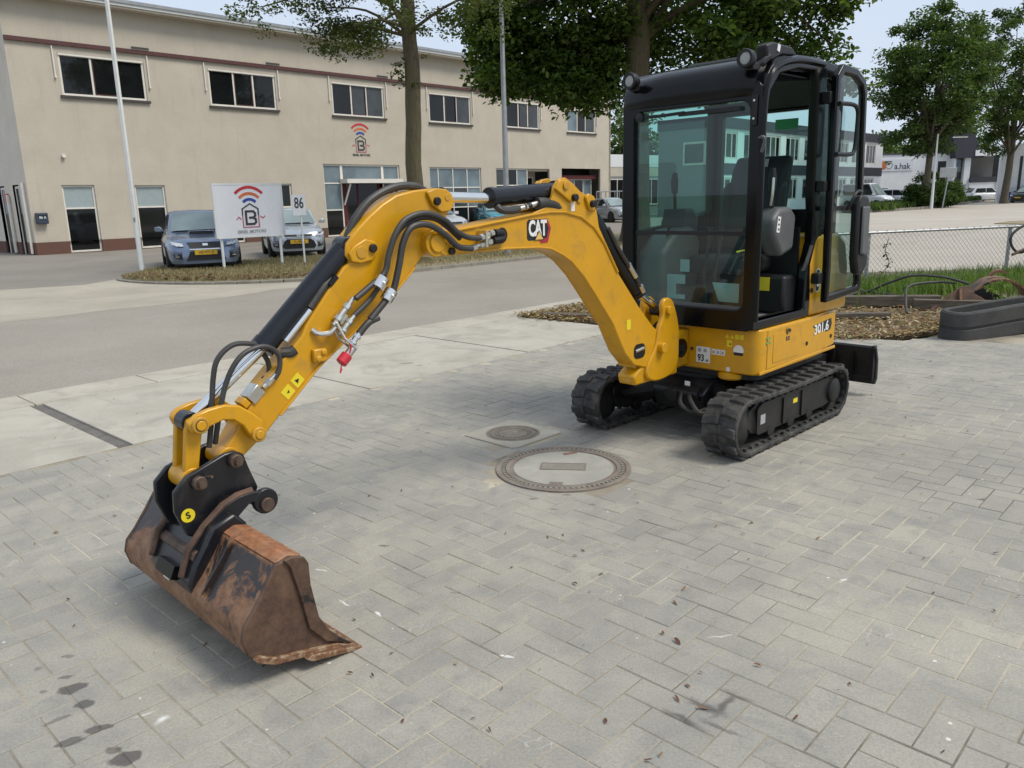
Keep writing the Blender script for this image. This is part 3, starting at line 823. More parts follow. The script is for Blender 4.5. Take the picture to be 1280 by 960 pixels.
# ================================================================== MINI EXCAVATOR (x forward, y machine-left, z up)
EX_RZ = math.atan2(-0.7041, -0.7101)
EX_O = Vector((-0.7101, -0.7041, 0)) * -4.795 + Vector((0.7041, -0.7101, 0)) * -2.86
ex = empty('mini_excavator', 'yellow mini excavator with black cab and rusty bucket standing on the pavers', 'excavator', EX_O, EX_RZ)

def chaikin(pts, n=2):
    for _ in range(n):
        o = []
        for i in range(len(pts)):
            a, c = pts[i], pts[(i + 1) % len(pts)]
            o += [(a[0] * .75 + c[0] * .25, a[1] * .75 + c[1] * .25), (a[0] * .25 + c[0] * .75, a[1] * .25 + c[1] * .75)]
        pts = o
    return pts
def ringprism(outer, inner, lo, hi, axis):
    b = MB(); n = len(outer)
    def P(p, h): return (p[0], h, p[1]) if axis == 'y' else ((h, p[0], p[1]) if axis == 'x' else (p[0], p[1], h))
    vs = [P(p, lo) for p in outer] + [P(p, lo) for p in inner] + [P(p, hi) for p in outer] + [P(p, hi) for p in inner]
    fs = []
    for i in range(n):
        j = (i + 1) % n
        fs += [(i, j, n + j, n + i), (2 * n + i, 3 * n + i, 3 * n + j, 2 * n + j), (i, 2 * n + i, 2 * n + j, j), (n + i, n + j, 3 * n + j, 3 * n + i)]
    b.add(vs, fs)
    return b
def rrect(x0, x1, y0, y1, r, n=4):
    return arc(x1 - r, y1 - r, r, 0, 90, n) + arc(x0 + r, y1 - r, r, 90, 180, n) + arc(x0 + r, y0 + r, r, 180, 270, n) + arc(x1 - r, y0 + r, r, 270, 360, n)

# ---- tracks
TR_R, TR_C, TR_Z, TR_X = 0.176, 0.625, 0.193, -0.042
def belt_path(r, n=14):
    pts = []
    for k in range(n + 1):
        a = R(-90 + 180 * k / n); pts.append((TR_C + r * math.cos(a), TR_Z + r * math.sin(a)))
    for k in range(1, 12): pts.append((TR_C - 2 * TR_C * k / 12, TR_Z + r - 0.012 * math.sin(PI * k / 12)))
    for k in range(n + 1):
        a = R(90 + 180 * k / n); pts.append((-TR_C + r * math.cos(a), TR_Z + r * math.sin(a)))
    for k in range(1, 12): pts.append((-TR_C + 2 * TR_C * k / 12, TR_Z - r))
    return pts
lug_b = MB()     # one rubber lug: low block, chamfered (length across the belt = y)
lug_b.loft([[(-.034, -.053, -.004), (.026, -.053, -.004), (.019, -.050, .017), (-.026, -.050, .017)],
            [(-.020, .056, -.004), (.040, .056, -.004), (.033, .050, .014), (-.012, .050, .014)]])
lug_me = lug_b.mesh('lug'); lug_me.materials.append(M['rubber'])
for yc, lab in ((0.515, None), (-0.515, None)):
    o1, i1 = belt_path(TR_R), belt_path(TR_R - 0.028)
    b = ringprism(o1, i1, yc - .115, yc + .115, 'y')
    tr = b.build('track', 'rubber', ex, bevel=0.006, smooth=40, fix=True)
    tr.location.x = TR_X
    per = belt_path(TR_R); P2 = [Vector(p) for p in per] + [Vector(per[0])]
    tot = sum((P2[k + 1] - P2[k]).length for k in range(len(P2) - 1))
    NL = 32
    for q in range(NL):
        for side in (-1, 1):
            dist = tot * ((q + (0.5 if side > 0 else 0.0)) / NL)
            k = 0
            while dist > (P2[k + 1] - P2[k]).length: dist -= (P2[k + 1] - P2[k]).length; k += 1
            d = (P2[k + 1] - P2[k]).normalized(); p = P2[k] + d * dist
            nrm = Vector((d.y, -d.x))          # outward for this winding
            o = bpy.data.objects.new('lug', lug_me); COL.objects.link(o); o.parent = tr
            X = Vector((d.x, 0, d.y)); Z = Vector((nrm.x, 0, nrm.y)); Y = Z.cross(X)
            sy = side
            o.matrix_basis = Matrix(((X.x, Y.x * sy, Z.x, p.x), (X.y, Y.y * sy, Z.y, yc + side * 0.058), (X.z, Y.z * sy, Z.z, p.y), (0, 0, 0, 1)))
    # inner guide teeth (real blocks on the inside of the belt)
    b = MB()
    for q in range(44):
        dist = tot * q / 44; k = 0
        while dist > (P2[k + 1] - P2[k]).length: dist -= (P2[k + 1] - P2[k]).length; k += 1
        d = (P2[k + 1] - P2[k]).normalized(); p = P2[k] + d * dist; nrm = Vector((d.y, -d.x)); c = p - nrm * 0.036
        b.box((c.x, yc + .085, c.y), (.028, .02, .016), 0, 0, -math.atan2(d.y, d.x))
        b.box((c.x, yc - .085, c.y), (.028, .02, .016), 0, 0, -math.atan2(d.y, d.x))
    tag(b.build('guide_teeth', 'rubber', tr, smooth=0), kind='stuff')
    # track frame, idler, sprocket, rollers
    sg = 1 if yc > 0 else -1
    b = MB()
    b.prism([(.50, .12), (.56, .17), (.54, .27), (.42, .315), (-.50, .315), (-.56, .25), (-.50, .11), (-.3, .095), (.35, .095)], yc - .055, yc + .055)
    fr = b.build('track_frame', 'black_steel', ex, bevel=0.008)
    fr.location.x = TR_X
    b = MB(); yo = yc + sg * .056
    b.prism([(.44, .10), (.45, .27), (.40, .30), (-.62, .30), (-.68, .24), (-.64, .12), (-.5, .10)], min(yo, yo + sg * .012), max(yo, yo + sg * .012)); b.build('side_cover', 'black_steel', fr, bevel=0.004)
    for xx in (.12, -.14):
        b = MB(); b.bb(xx - .01, xx + .01, min(yo + sg * .012, yo + sg * .022), max(yo + sg * .012, yo + sg * .022), .11, .28); b.build('weld_rib', 'black_steel', fr)
    for xx in (.27, 0.0, -.27):
        b = MB(); b.lathe([(0, -.07), (.045, -.07), (.05, -.06), (.05, -.03), (.035, -.025), (.035, .025), (.05, .03), (.05, .06), (.045, .07), (0, .07)], 18, (xx, yc, .105), 'y'); b.build('bottom_roller', 'black_steel', fr)
    b = MB(); b.lathe([(0, -.05), (.09, -.05), (.135, -.04), (.140, -.02), (.140, .02), (.135, .04), (.09, .05), (.055, .062), (0, .064)], 32, (TR_C - .005 + TR_X, yc, TR_Z), 'y'); b.build('idler_wheel', 'black_steel', ex)
    b = MB()
    for k in range(24):
        a = 2 * PI * k / 24; b.box((-TR_C + TR_X + .13 * math.cos(a), yc, TR_Z + .13 * math.sin(a)), (.03, .06, .018), 0, 0, -a)
    b.lathe([(0, -.06), (.08, -.06), (.1, -.03), (.126, -.025), (.126, .025), (.1, .03), (.085, .085), (.07, .095), (0, .095)], 28, (-TR_C + TR_X, yc, TR_Z), 'y'); b.build('drive_sprocket', 'black_steel', ex)
    if yc > 0:
        b = MB(); b.bb(.355, .415, yo + .012, yo + .0135, .165, .225); 
        b.build('frame_sticker', 'decal_grey', fr, smooth=0)
        b = MB(); b.bb(-.08, -.02, yo + .012, yo + .0135, .215, .245); b.build('frame_sticker', 'decal_yellow', fr, smooth=0)
        b = MB(); b.prism([(.45, .12), (.47, .12), (.47, .27), (.45, .27), (.45, .235), (.46, .22), (.46, .17), (.45, .155)], yo + .012, yo + .02); b.build('cover_bracket', 'black_steel', fr)
    else:
        b = MB(); b.bb(.555, .558, yc + .01, yc + .05, .20, .235); b.build('frame_sticker', 'decal_white', fr, smooth=0)

# ---- undercarriage centre
b = MB()
b.prism([(.42, .30), (.30, .375), (-.30, .375), (-.42, .30), (-.36, .17), (.36, .17)], -.20, .20)
uc = b.build('undercarriage', 'black_steel', ex, bevel=0.012)
for sx in (1, -1):
    for sy in (1, -1):
        b = MB(); b.tube([(.20 * sx, .16 * sy, .30), (.32 * sx, .34 * sy, .26), (.36 * sx, .47 * sy, .22)], [.085, .07, .062], 10); b.build('cross_leg', 'black_steel', uc)
b = MB(); b.cyl((.40, -.17, .30), (.40, .17, .30), .045, 14); b.cyl((.40, -.02, .30), (.46, -.02, .28), .05, 14); b.build('hydraulic_block', 'black_steel', uc)
b = MB(); b.tube(smooth_path([(.42, .10, .31), (.47, .14, .27), (.47, .20, .20), (.40, .23, .18)]), .014, 8); b.tube(smooth_path([(.42, .04, .31), (.49, .08, .24), (.46, .16, .19), (.38, .2, .2)]), .014, 8); b.build('undercarriage_hose', 'hose', uc)
b = MB(); b.bb(.40, .403, .05, .09, .345, .375); b.build('number_sticker', 'decal_white', uc, smooth=0)
b = MB(); b.lathe([(.27, .36), (.28, .37), (.28, .40), (.25, .41), (.25, .45), (0, .45)], 40); b.build('slew_ring', 'black_steel', uc)

# ---- dozer blade behind
b = MB(); b.prism([(-1.40, .10), (-1.43, .14), (-1.425, .28), (-1.38, .385), (-1.405, .40), (-1.455, .29), (-1.465, .13), (-1.43, .095)], -.60, .60)
bl = b.build('dozer_blade', 'black_steel', ex, bevel=0.005)
for sy in (1, -1):
    b = MB(); b.prism([(-.40, .20), (-.40, .30), (-.9, .33), (-1.40, .30), (-1.40, .19), (-.95, .23)], .20 * sy - .03, .20 * sy + .03); b.build('blade_arm', 'black_steel', bl, bevel=0.006)
    b = MB(); b.bb(-1.44, -1.385, .575 * sy - .012, .575 * sy + .012, .11, .40); b.build('blade_end_rib', 'black_steel', bl, bevel=0.003)
for yy in (.28, -.28, .42):
    b = MB(); b.prism([(-1.42, .12), (-1.36, .12), (-1.36, .2), (-1.40, .37), (-1.42, .37)], yy - .01, yy + .01); b.build('blade_gusset', 'black_steel', bl)
b = MB(); b.tube([(-.35, .0, .30), (-.85, 0, .36)], .045, 14); b.tube([(-.85, 0, .36), (-1.38, 0, .33)], .024, 12); b.build('blade_cylinder', 'cyl_black', bl)
b = MB(); b.tube(smooth_path([(-.45, .34, .40), (-.80, .36, .45), (-1.1, .30, .43), (-1.3, .25, .39)]), .014, 8); b.tube(smooth_path([(-.2, .38, .42), (-.6, .42, .46), (-1.0, .38, .44), (-1.25, .30, .40)]), .013, 8); b.build('blade_hose', 'hose', bl)

# ---- upper body (yellow)
def body_outline(off):
    o = off
    return ([(.30 - o, -.02)] + [(x - (o if x > 0 else -o), y - o) for x, y in arc(.23, .44, .07, 0, 90, 5)] +
            [(-.50, .51 - o)] + [(x + o, y - o * .5) for x, y in [(-.80, .47), (-.92, .36), (-.99, .18), (-1.01, 0), (-.99, -.18), (-.92, -.36), (-.80, -.47)]] +
            [(-.50, -.51 + o), (.10, -.51 + o), (.20, -.44), (.24, -.22), (.30 - o, -.10)])
b = MB(); b.prism(body_outline(0), .445, .738, 'z')
body = b.build('body_shell', 'yellow', ex, bevel=0.012, seg=3, fix=True)
b = MB(); b.prism(body_outline(.035), .405, .446, 'z'); b.build('underside_frame', 'black_steel', body, fix=True)
# rear engine cover that rises behind the door to a sloped shoulder
prof = [(-.40, .742), (-.365, 1.02), (-.36, 1.10), (-.43, 1.255), (-.47, 1.29), (-.80, 1.29), (-.93, 1.22), (-.99, 1.05), (-1.0, .742)]
b = MB(); b.prism(prof, -.495, .505)
cov = b.build('engine_cover', 'yellow', ex, bevel=0.03, seg=3)
b = MB()
for k in range(5): b.bb(-.985 + .001, -1.004, -.25, .25, .80 + k * .05, .825 + k * .05)
b.build('vent_slats', 'black_plastic', cov, smooth=0)
for zz in (.92, .62):
    b = MB(); b.lathe([(0, 0), (.016, 0), (.018, .004), (.012, .006), (.01, .003), (0, .003)], 14, (-.405 if zz > .8 else -.36, .507, zz if zz > .8 else .56), 'y'); b.build('cover_bolt', 'black_steel', cov if zz > .8 else body)
# side service panel lines, lock, seams (real raised panel)
b = MB(); b.prism([(.19, .475), (.19, .725), (-.22, .725), (-.80, .728), (-.80, .50), (-.5, .475)], .5095, .5145); sp = b.build('side_panel', 'yellow', ex, bevel=0.004)
b = MB(); b.prism([(.12, .505), (.12, .69), (-.25, .69), (-.25, .505)], .5145, .5175); b.build('access_door', 'yellow', sp, bevel=0.003)
b = MB(); b.lathe([(0, .0), (.017, .0), (.02, .005), (.016, .008), (.01, .002), (0, .002)], 16, (-.065, .5175, .69), 'y'); b.build('lock', 'pin_steel', sp)
b = MB(); b.lathe([(0, .0), (.012, .0), (.012, .004), (0, .004)], 12, (-.095, .5175, .69), 'y'); b.build('lock_cap', 'black_plastic', sp)
b = MB(); b.bb(-.10, -.045, .5175, .5185, .628, .633); b.bb(-.10, -.045, .5175, .5185, .648, .653); b.bb(-.095, -.08, .5175, .5185, .633, .648); b.bb(-.065, -.05, .5175, .5185, .633, .648); b.build('fuel_pictogram', 'decal_black', sp, smooth=0)
for xx, zz in ((-.36, .565), (-.74, .565)):
    b = MB(); b.lathe([(0, 0), (.014, 0), (.014, .005), (0, .006)], 12, (xx, .5145, zz), 'y'); b.build('panel_bolt', 'black_plastic', sp)
b = MB(); b.prism([(.285, .450), (.285, .470), (-.82, .487), (-.82, .465)], .507, .519); b.build('lower_rail', 'yellow', body, bevel=0.004)
b = MB(); b.lathe([(0, .400), (.075, .400), (.085, .41), (.085, .435), (.06, .446), (0, .446)], 28, (.245, .30, 0)); b.build('counterweight_disc', 'yellow', body)
b = MB(); b.prism([(.1, .415), (.1, .446), (-.7, .446), (-.7, .43)], .40, .46); b.build('lower_guard', 'black_steel', body)
# front face stickers
def plate(name, mat, par, x, y0, y1, z0, z1, t=.0012): 
    b = MB(); b.bb(x, x + t, y0, y1, z0, z1); return b.build(name, mat, par, smooth=0)
FX = .3005
st = plate('noise_sticker', 'decal_white', body, FX, .068, .172, .49, .595)
text('noise_number', '93', .062, 'decal_black', st, (FX + .002, .104, .519), (0, 1, 0), (0, 0, 1), bold=.0016, sx=.82)
text('noise_unit', 'dB', .022, 'decal_black', st, (FX + .002, .15, .506), (0, 1, 0), (0, 0, 1))
for k in range(2): plate('noise_pictogram', 'decal_grey', st, FX + .0013, .08 + k * .042, .105 + k * .042, .56, .584, .0006)
for k in range(3):
    q = plate('pictogram_sticker', 'decal_white', body, FX, .182 + k * .034, .212 + k * .034, .553, .590)
    plate('pictogram', 'decal_grey', q, FX + .0013, .187 + k * .034, .205 + k * .034, .56, .58, .0006)
b = MB(); b.prism(arc(.374, .598, .036, -20, 200, 12), FX, FX + .0013, 'x'); rs = b.build('round_sticker', 'decal_white', body, smooth=0)
b = MB(); b.prism([(.340, .585), (.408, .585), (.404, .566), (.344, .566)], FX, FX + .0013, 'x'); b.build('round_sticker_foot', 'decal_black', rs, smooth=0)
for k in range(4):
    c = .292 + k * .034
    b = MB(); b.prism([(c - .015, .672), (c + .015, .672), (c, .698)] if k < 2 else [(c - .014, .67), (c + .014, .67), (c + .014, .70), (c - .014, .70)], FX, FX + .0013, 'x'); b.build('warning_sticker', 'decal_yellow', body, smooth=0)
q = plate('warning_sticker', 'decal_yellow', body, FX, .29, .326, .615, .66)
plate('warning_figure', 'decal_black', q, FX + .0013, .31, .32, .628, .64, .0006)
plate('number_sticker', 'decal_white', body, FX, .292, .318, .455, .482)
b = MB(); b.lathe([(0, 0), (.012, 0), (.012, .004), (0, .004)], 12, (FX, .035, .575), 'x'); b.build('front_bolt', 'pin_steel', body)
b = MB()
for sx, sz in ((-1, -1), (1, 1), (1, -1), (-1, 1)):
    b.prism([(.183 + sx * .004, .66 + sz * .004), (.183 + sx * .028, .66 + sz * .012), (.183 + sx * .012, .66 + sz * .028)], .5146, .5158)
b.build('lashing_sticker', 'decal_green', sp, smooth=0)
b = MB(); b.prism([(-.665, .605), (-.725, .615), (-.745, .65), (-.73, .695), (-.66, .69), (-.45, .672), (-.45, .66)], .5147, .5157); ms = b.build('model_sticker', 'decal_black', sp, smooth=0)
text('model_number', '301.6', .092, 'decal_white', ms, (-.575, .5178, .643), (-1, 0, .05), (0, 0, 1), bold=.0026, sx=1.12)
b = MB(); b.prism(rrect(-.525, -.46, .90, 1.06, .03), .5055, .5068); cb = b.build('side_badge', 'decal_white', cov, smooth=0)
b = MB(); b.prism(rrect(-.519, -.466, .906, 1.054, .026), .5068, .5076); b.build('badge_ground', 'decal_black', cb, smooth=0)
text('badge_letter', 'C', .13, 'decal_white', cb, (-.488, .5085, .98), (-1, 0, 0), (0, 0, 1), bold=.003, sx=.55)

# ---- swing bracket and boom foot
b = MB()
b.prism([(.30, .46), (.30, .71), (.40, .70), (.47, .66), (.50, .60), (.50, .50), (.44, .455)], -.20, .01)
sb = b.build('swing_frame', 'yellow', ex, bevel=0.015)
b = MB(); b.lathe([(.055, 0), (.062, .002), (.062, .014), (.055, .016), (0, .016)], 24, (.40, .008, .59), 'y'); b.build('swing_frame_hole', 'black_paint', sb)
b = MB(); b.lathe([(0, .0), (.075, .0), (.085, .01), (.085, .06), (.07, .07), (0, .07)], 28, (.52, -.06, .64)); b.lathe([(0, .0), (.085, .0), (.095, .01), (.095, .05), (.08, .06), (0, .06)], 28, (.52, -.06, .435)); b.cyl((.52, -.06, .44), (.52, -.06, .70), .045, 18); b.build('swing_pivot', 'yellow', sb)
b = MB()
b.prism([(.50, .44), (.95, .44), (.97, .50), (.86, .57), (.80, .63), (.55, .68), (.50, .60)], -.075, .055)
br = b.build('swing_bracket', 'yellow', ex, bevel=0.012)
for s0, s1 in ((.045, .078), (-.098, -.065)):
    b = MB(); b.prism(chaikin([(.52, .47), (.52, .70), (.53, .78), (.57, .88), (.61, .945), (.685, .955), (.72, .91), (.70, .84), (.75, .77), (.77, .66), (.87, .55), (.87, .47), (.74, .43)]), s0, s1)
    b.build('bracket_ear', 'yellow', br, bevel=0.01)
b = MB(); b.cyl((.655, -.12, .875), (.655, .10, .875), .028, 16); b.cyl((.73, -.13, .65), (.73, .115, .65), .034, 16); b.build('bracket_pin', 'yellow', br, bevel=.004)
b = MB(); b.bb(.86, .965, -.05, .03, .455, .50); b.cyl((.95, -.07, .57), (.95, .05, .57), .02, 12); b.build('bracket_stop', 'yellow_worn', br, bevel=.006)
b = MB(); b.tube(smooth_path([(.45, -.05, .70), (.60, -.02, .78), (.72, -.01, .72), (.86, -.01, .62)]), .016, 8); b.tube(smooth_path([(.45, -.09, .69), (.62, -.05, .74), (.75, -.05, .66), (.88, -.04, .58)]), .016, 8); b.build('bracket_hose', 'hose', br)
b = MB(); b.tube([(.40, -.22, .56), (.55, -.26, .53)], .04, 14); b.tube([(.55, -.26, .53), (.72, -.20, .52)], .018, 10); b.build('swing_cylinder', 'cyl_black', ex)
b = MB(); b.prism([(.40, .47), (.40, .64), (.56, .62), (.58, .50)], -.40, -.26); b.build('side_box', 'yellow', ex, bevel=.015)

# ---- boom
boom_main = [(.66, .70), (.79, .79), (.93, .92), (1.149, 1.154), (1.27, 1.325), (1.36, 1.415), (1.47, 1.475), (1.60, 1.503), (1.72, 1.507), (1.85, 1.497), (2.38, 1.440), (2.47, 1.452), (2.54, 1.435), (2.565, 1.39), (2.55, 1.345), (2.50, 1.325), (2.386, 1.328), (2.032, 1.33), (1.80, 1.322), (1.711, 1.31), (1.623, 1.275), (1.55, 1.235), (1.45, 1.15), (1.351, 1.042), (1.186, .85), (1.122, .743), (1.07, .66), (.98, .575), (.86, .54), (.72, .555), (.64, .60)]
b = MB(); b.prism(boom_main, -.062, .062); boom = b.build('boom', 'yellow', ex, bevel=0.008)
ear = [(1.149, 1.154), (1.323, 1.408), (1.345, 1.50), (1.365, 1.555), (1.41, 1.575), (1.48, 1.60), (1.545, 1.645), (1.60, 1.672), (1.65, 1.665), (1.685, 1.63), (1.70, 1.58), (1.74, 1.53), (1.85, 1.497), (1.72, 1.494), (1.60, 1.490), (1.47, 1.462), (1.36, 1.402), (1.27, 1.312), (1.20, 1.215)]
for s0, s1 in ((.050, .070), (-.070, -.050)):
    b = MB(); b.prism(ear, s0, s1); ep = b.build('boom_ear', 'yellow', boom, bevel=0.005)
    sg = 1 if s0 > 0 else -1
    b = MB()
    tri = [(1.695, 1.615), (1.66, 1.66), (1.60, 1.66), (1.525, 1.585), (1.53, 1.55), (1.57, 1.545)]
    y0, y1 = sorted((sg * .070, sg * .086)); b.prism(tri, y0, y1); b.build('pin_plate', 'yellow', ep, bevel=0.005)
    b = MB(); b.prism([(1.455, 1.57), (1.43, 1.59), (1.385, 1.575), (1.36, 1.535), (1.385, 1.495), (1.42, 1.50)], y0, y1); b.build('pin_plate', 'yellow', ep, bevel=0.005)
    b = MB(); b.cyl((1.555, sg * .08, 1.57), (1.555, sg * .108, 1.57), .019, 14); b.cyl((1.405, sg * .08, 1.535), (1.405, sg * .108, 1.535), .019, 14); b.build('pin_bolt', 'black_steel', ep, bevel=.003)
    b = MB(); b.cyl((1.62, sg * .088, 1.63), (1.62, sg * .095, 1.63), .02, 16); b.cyl((1.495, sg * .074, 1.56), (1.495, sg * .079, 1.56), .02, 16); b.build('pin_cap', 'yellow_worn', ep, bevel=.002)
b = MB(); b.bb(1.53, 1.56, .0703, .0715, 1.50, 1.55); b.build('part_sticker', 'decal_white', boom, smooth=0)
b = MB(); b.cyl((1.60, -.085, 1.605), (1.60, .085, 1.605), .024, 16); b.cyl((1.375, -.085, 1.53), (1.375, .085, 1.53), .024, 16); b.build('boom_pin', 'pin_steel', boom)
# raised weld flange along the boom sides
fl = [p for p in boom_main[3:11]]
for sg in (1, -1):
    b = MB(); b.tube([(p[0], sg * .064, p[1] - .006) for p in fl], .008, 8); b.build('weld_flange', 'yellow', boom)
    b = MB(); b.tube([(p[0], sg * .063, p[1] + .005) for p in boom_main[16:25]], .006, 8); b.build('weld_flange', 'yellow', boom)
# foot boss: thicker casting with window opening (its shade painted as a flat dark plate)
b = MB(); b.prism(rrect(.87, .985, .61, .70, .035), .0622, .0640); b.build('foot_recess_shade', 'black_steel', boom)
b = MB(); b.cyl((.885, .060, .668), (.97, .060, .658), .012, 10); b.build('foot_grease_line', 'zinc', boom)
b = MB(); b.bb(1.02, 1.06, .063, .0645, .80, .86); b.build('warning_sticker', 'decal_yellow', boom, smooth=0)
b = MB(); b.cyl((2.50, -.095, 1.388), (2.50, .095, 1.388), .062, 28); b.cyl((2.50, -.105, 1.388), (2.50, .105, 1.388), .042, 24); b.build('boom_tip_boss', 'yellow', boom, bevel=.004)
b = MB(); b.prism([(2.46, 1.40), (2.43, 1.375), (2.40, 1.35), (2.41, 1.325), (2.46, 1.33), (2.50, 1.35)], .082, .10); b.build('pin_plate', 'yellow', boom, bevel=.004)
b = MB(); b.cyl((2.425, .098, 1.348), (2.425, .115, 1.348), .017, 12); b.build('pin_bolt', 'black_steel', boom, bevel=.002)
# logo on the boom: drawn as flat pieces (x runs backwards = right in view)
def logo_poly(name, mat, pts, lift, par, cx=1.80, cz=1.416, k=1.0):
    b = MB(); b.prism([(cx - x * k, cz + z * k) for x, z in pts], .0625 + lift, .0625 + lift + .0008); return b.build(name, mat, par, smooth=0)
lg = logo_poly('logo_plate', 'decal_black', [(-.088, .040), (-.075, .052), (.045, .052), (.060, .052), (.085, .004), (.065, -.045), (.03, -.052), (-.078, -.052), (-.088, -.042)], 0, boom)
logo_poly('logo_hexagon', 'decal_red', [(.045, .054), (.062, .054), (.090, .004), (.064, -.068), (.012, -.068), (-.004, -.046), (.055, -.046), (.072, .004)], .001, lg)
text('logo_letters', 'CAT', .106, 'decal_white', lg, (1.812, .0655, 1.420), (-1, 0, 0), (0, 0, 1), bold=.0042, sx=.66, spacing=.93)
logo_poly('logo_triangle', 'decal_black', [(-.040, -.052), (.034, -.052), (-.003, -.002)], .0032, lg)
logo_poly('logo_triangle', 'decal_gold', [(-.032, -.049), (.026, -.049), (-.003, -.011)], .0042, lg)

# ---- stick (dipper)
stick_p = [(2.365, 1.555), (2.375, 1.60), (2.41, 1.622), (2.47, 1.626), (2.58, 1.618), (2.676, 1.600), (2.751, 1.564), (2.82, 1.518), (2.884, 1.467), (2.945, 1.41), (2.955, 1.36), (2.93, 1.335), (2.965, 1.315), (3.06, 1.213), (3.16, 1.10), (3.182, 1.061), (3.373, .892), (3.443, .806), (3.525, .70), (3.565, .665), (3.57, .63), (3.545, .61), (3.50, .615), (3.373, .70), (3.311, .758), (3.126, .919), (2.90, 1.07), (2.706, 1.196), (2.60, 1.285), (2.545, 1.335), (2.50, 1.345), (2.46, 1.36), (2.44, 1.40), (2.42, 1.47)]
b = MB(); b.prism(stick_p, -.052, .052); stick = b.build('stick', 'yellow', ex, bevel=0.007)
for sg in (1, -1):
    y0, y1 = sorted((sg * .050, sg * .068))
    b = MB(); b.prism([(2.365, 1.555), (2.375, 1.60), (2.41, 1.622), (2.47, 1.626), (2.52, 1.61), (2.49, 1.55), (2.44, 1.52), (2.39, 1.525)], y0, y1); b.build('pin_plate', 'yellow', stick, bevel=.005)
    b = MB(); b.prism([(2.80, 1.365), (2.81, 1.41), (2.86, 1.425), (2.915, 1.40), (2.945, 1.37), (2.935, 1.335), (2.89, 1.325), (2.83, 1.335)], y0, y1); b.build('pin_plate', 'yellow', stick, bevel=.005)
    y2, y3 = sorted((sg * .066, sg * .082))
    b = MB(); b.cyl((2.47, y2, 1.57), (2.47, y3, 1.57), .018, 14); b.cyl((2.83, y2, 1.385), (2.83, y3, 1.385), .018, 14); b.build('pin_bolt', 'black_steel', stick, bevel=.003)
    b = MB(); b.cyl((2.405, y2 - .002 * sg, 1.585), (2.405, sg * .071, 1.585), .016, 14); b.cyl((2.885, sg * .066, 1.37), (2.885, sg * .072, 1.37), .026, 16); b.build('pin_cap', 'yellow_worn', stick, bevel=.002)
    b = MB(); b.tube([(p[0], sg * .053, p[1]) for p in stick_p[24:29]], .006, 8); b.build('weld_flange', 'yellow', stick)
b = MB(); b.bb(3.09, 3.15, .05, .075, .945, 1.0); b.cyl((3.105, .07, .985), (3.105, .083, .985), .014, 10); b.cyl((3.13, .07, .96), (3.13, .083, .96), .014, 10); o = b.build('hose_clip_boss', 'yellow', stick, bevel=.006)
dxa, dza = .69, -.61   # along the stick
for k, (c0x, c0z) in enumerate(((3.222, .885), (3.268, .846))):
    b = MB(); c = Vector((c0x, c0z)); a = Vector((.70, -.60)).normalized(); n_ = Vector((.60, .70)).normalized()
    hw = .023
    b.prism([tuple(c + a * hw + n_ * hw), tuple(c - a * hw + n_ * hw), tuple(c - a * hw - n_ * hw), tuple(c + a * hw - n_ * hw)], .0525, .0535); wq = b.build('warning_sticker', 'decal_yellow', stick, smooth=0)
    b = MB(); hw = .008
    b.prism([tuple(c + a * hw), tuple(c - a * hw + n_ * .004), tuple(c - a * hw * .3 - n_ * hw)] if k else [tuple(c - a * .010), tuple(c + a * .009 + n_ * .011), tuple(c + a * .009 - n_ * .011)], .0536, .0541); b.build('sticker_figure', 'decal_black', wq, smooth=0)

# ---- cylinders
def cylinder(name, a, e, z, r, rr, mat='cyl_black', y=0.0):
    """barrel a->e, rod e->z in the x-z plane"""
    A_, E_, Z_ = V(a[0], y, a[1]), V(e[0], y, e[1]), V(z[0], y, z[1])
    d = (E_ - A_).normalized()
    b = MB(); b.tube([A_, A_ + d * .02, A_ + d * .02, E_ - d * .03, E_ - d * .03, E_], [r * .8, r, r, r, r * 1.08, r * 1.08], 24)
    o = b.build(name, mat, ex, smooth=40)
    b = MB(); b.cyl(E_, Z_ - (Z_ - E_).normalized() * .02, rr, 18); b.build('rod', 'chrome', o)
    b = MB(); b.cyl((a[0], y - r * .9, a[1]), (a[0], y + r * .9, a[1]), r * .95, 18); b.cyl((z[0], y - r * .8, z[1]), (z[0], y + r * .8, z[1]), rr * 1.75, 18); b.build('cylinder_eye', mat, o, bevel=.003)
    return o
bc = cylinder('bucket_cylinder', (2.915, 1.395), (3.335, 1.025), (3.655, .80), .046, .022)
b = MB(); b.tube([(2.99, -.03, 1.285), (3.30, -.03, 1.01)], .011, 8); b.build('cylinder_line', 'zinc', bc)
b = MB(); b.tube(smooth_path([(3.27, .03, 1.00), (3.24, .045, 1.0), (3.22, .05, 1.01)]), .022, 10); b.tube(smooth_path([(2.95, .0, 1.335), (3.05, .03, 1.25), (3.13, .03, 1.165)]), .020, 10); b.build('cylinder_hose', 'hose', bc)
b = MB(); b.cyl((3.25, .035, 1.045), (3.13, .035, 1.155), .014, 12); b.build('steel_line', 'chrome', bc)
b = MB(); b.box((3.02, .045, 1.265), (.05, .02, .02), 0, 0, R(42)); b.build('line_clamp', 'black_plastic', bc)
sc = cylinder('stick_cylinder', (1.60, 1.605), (2.085, 1.578), (2.41, 1.588), .047, .025)
b = MB(); b.tube(smooth_path([(2.06, .02, 1.545), (2.04, .04, 1.52), (1.98, .05, 1.515), (1.93, .05, 1.522)]), .018, 10); b.tube(smooth_path([(1.80, .05, 1.545), (1.74, .05, 1.545), (1.66, .045, 1.53), (1.58, .03, 1.49)]), .030, 12); b.build('cylinder_hose', 'hose', sc)
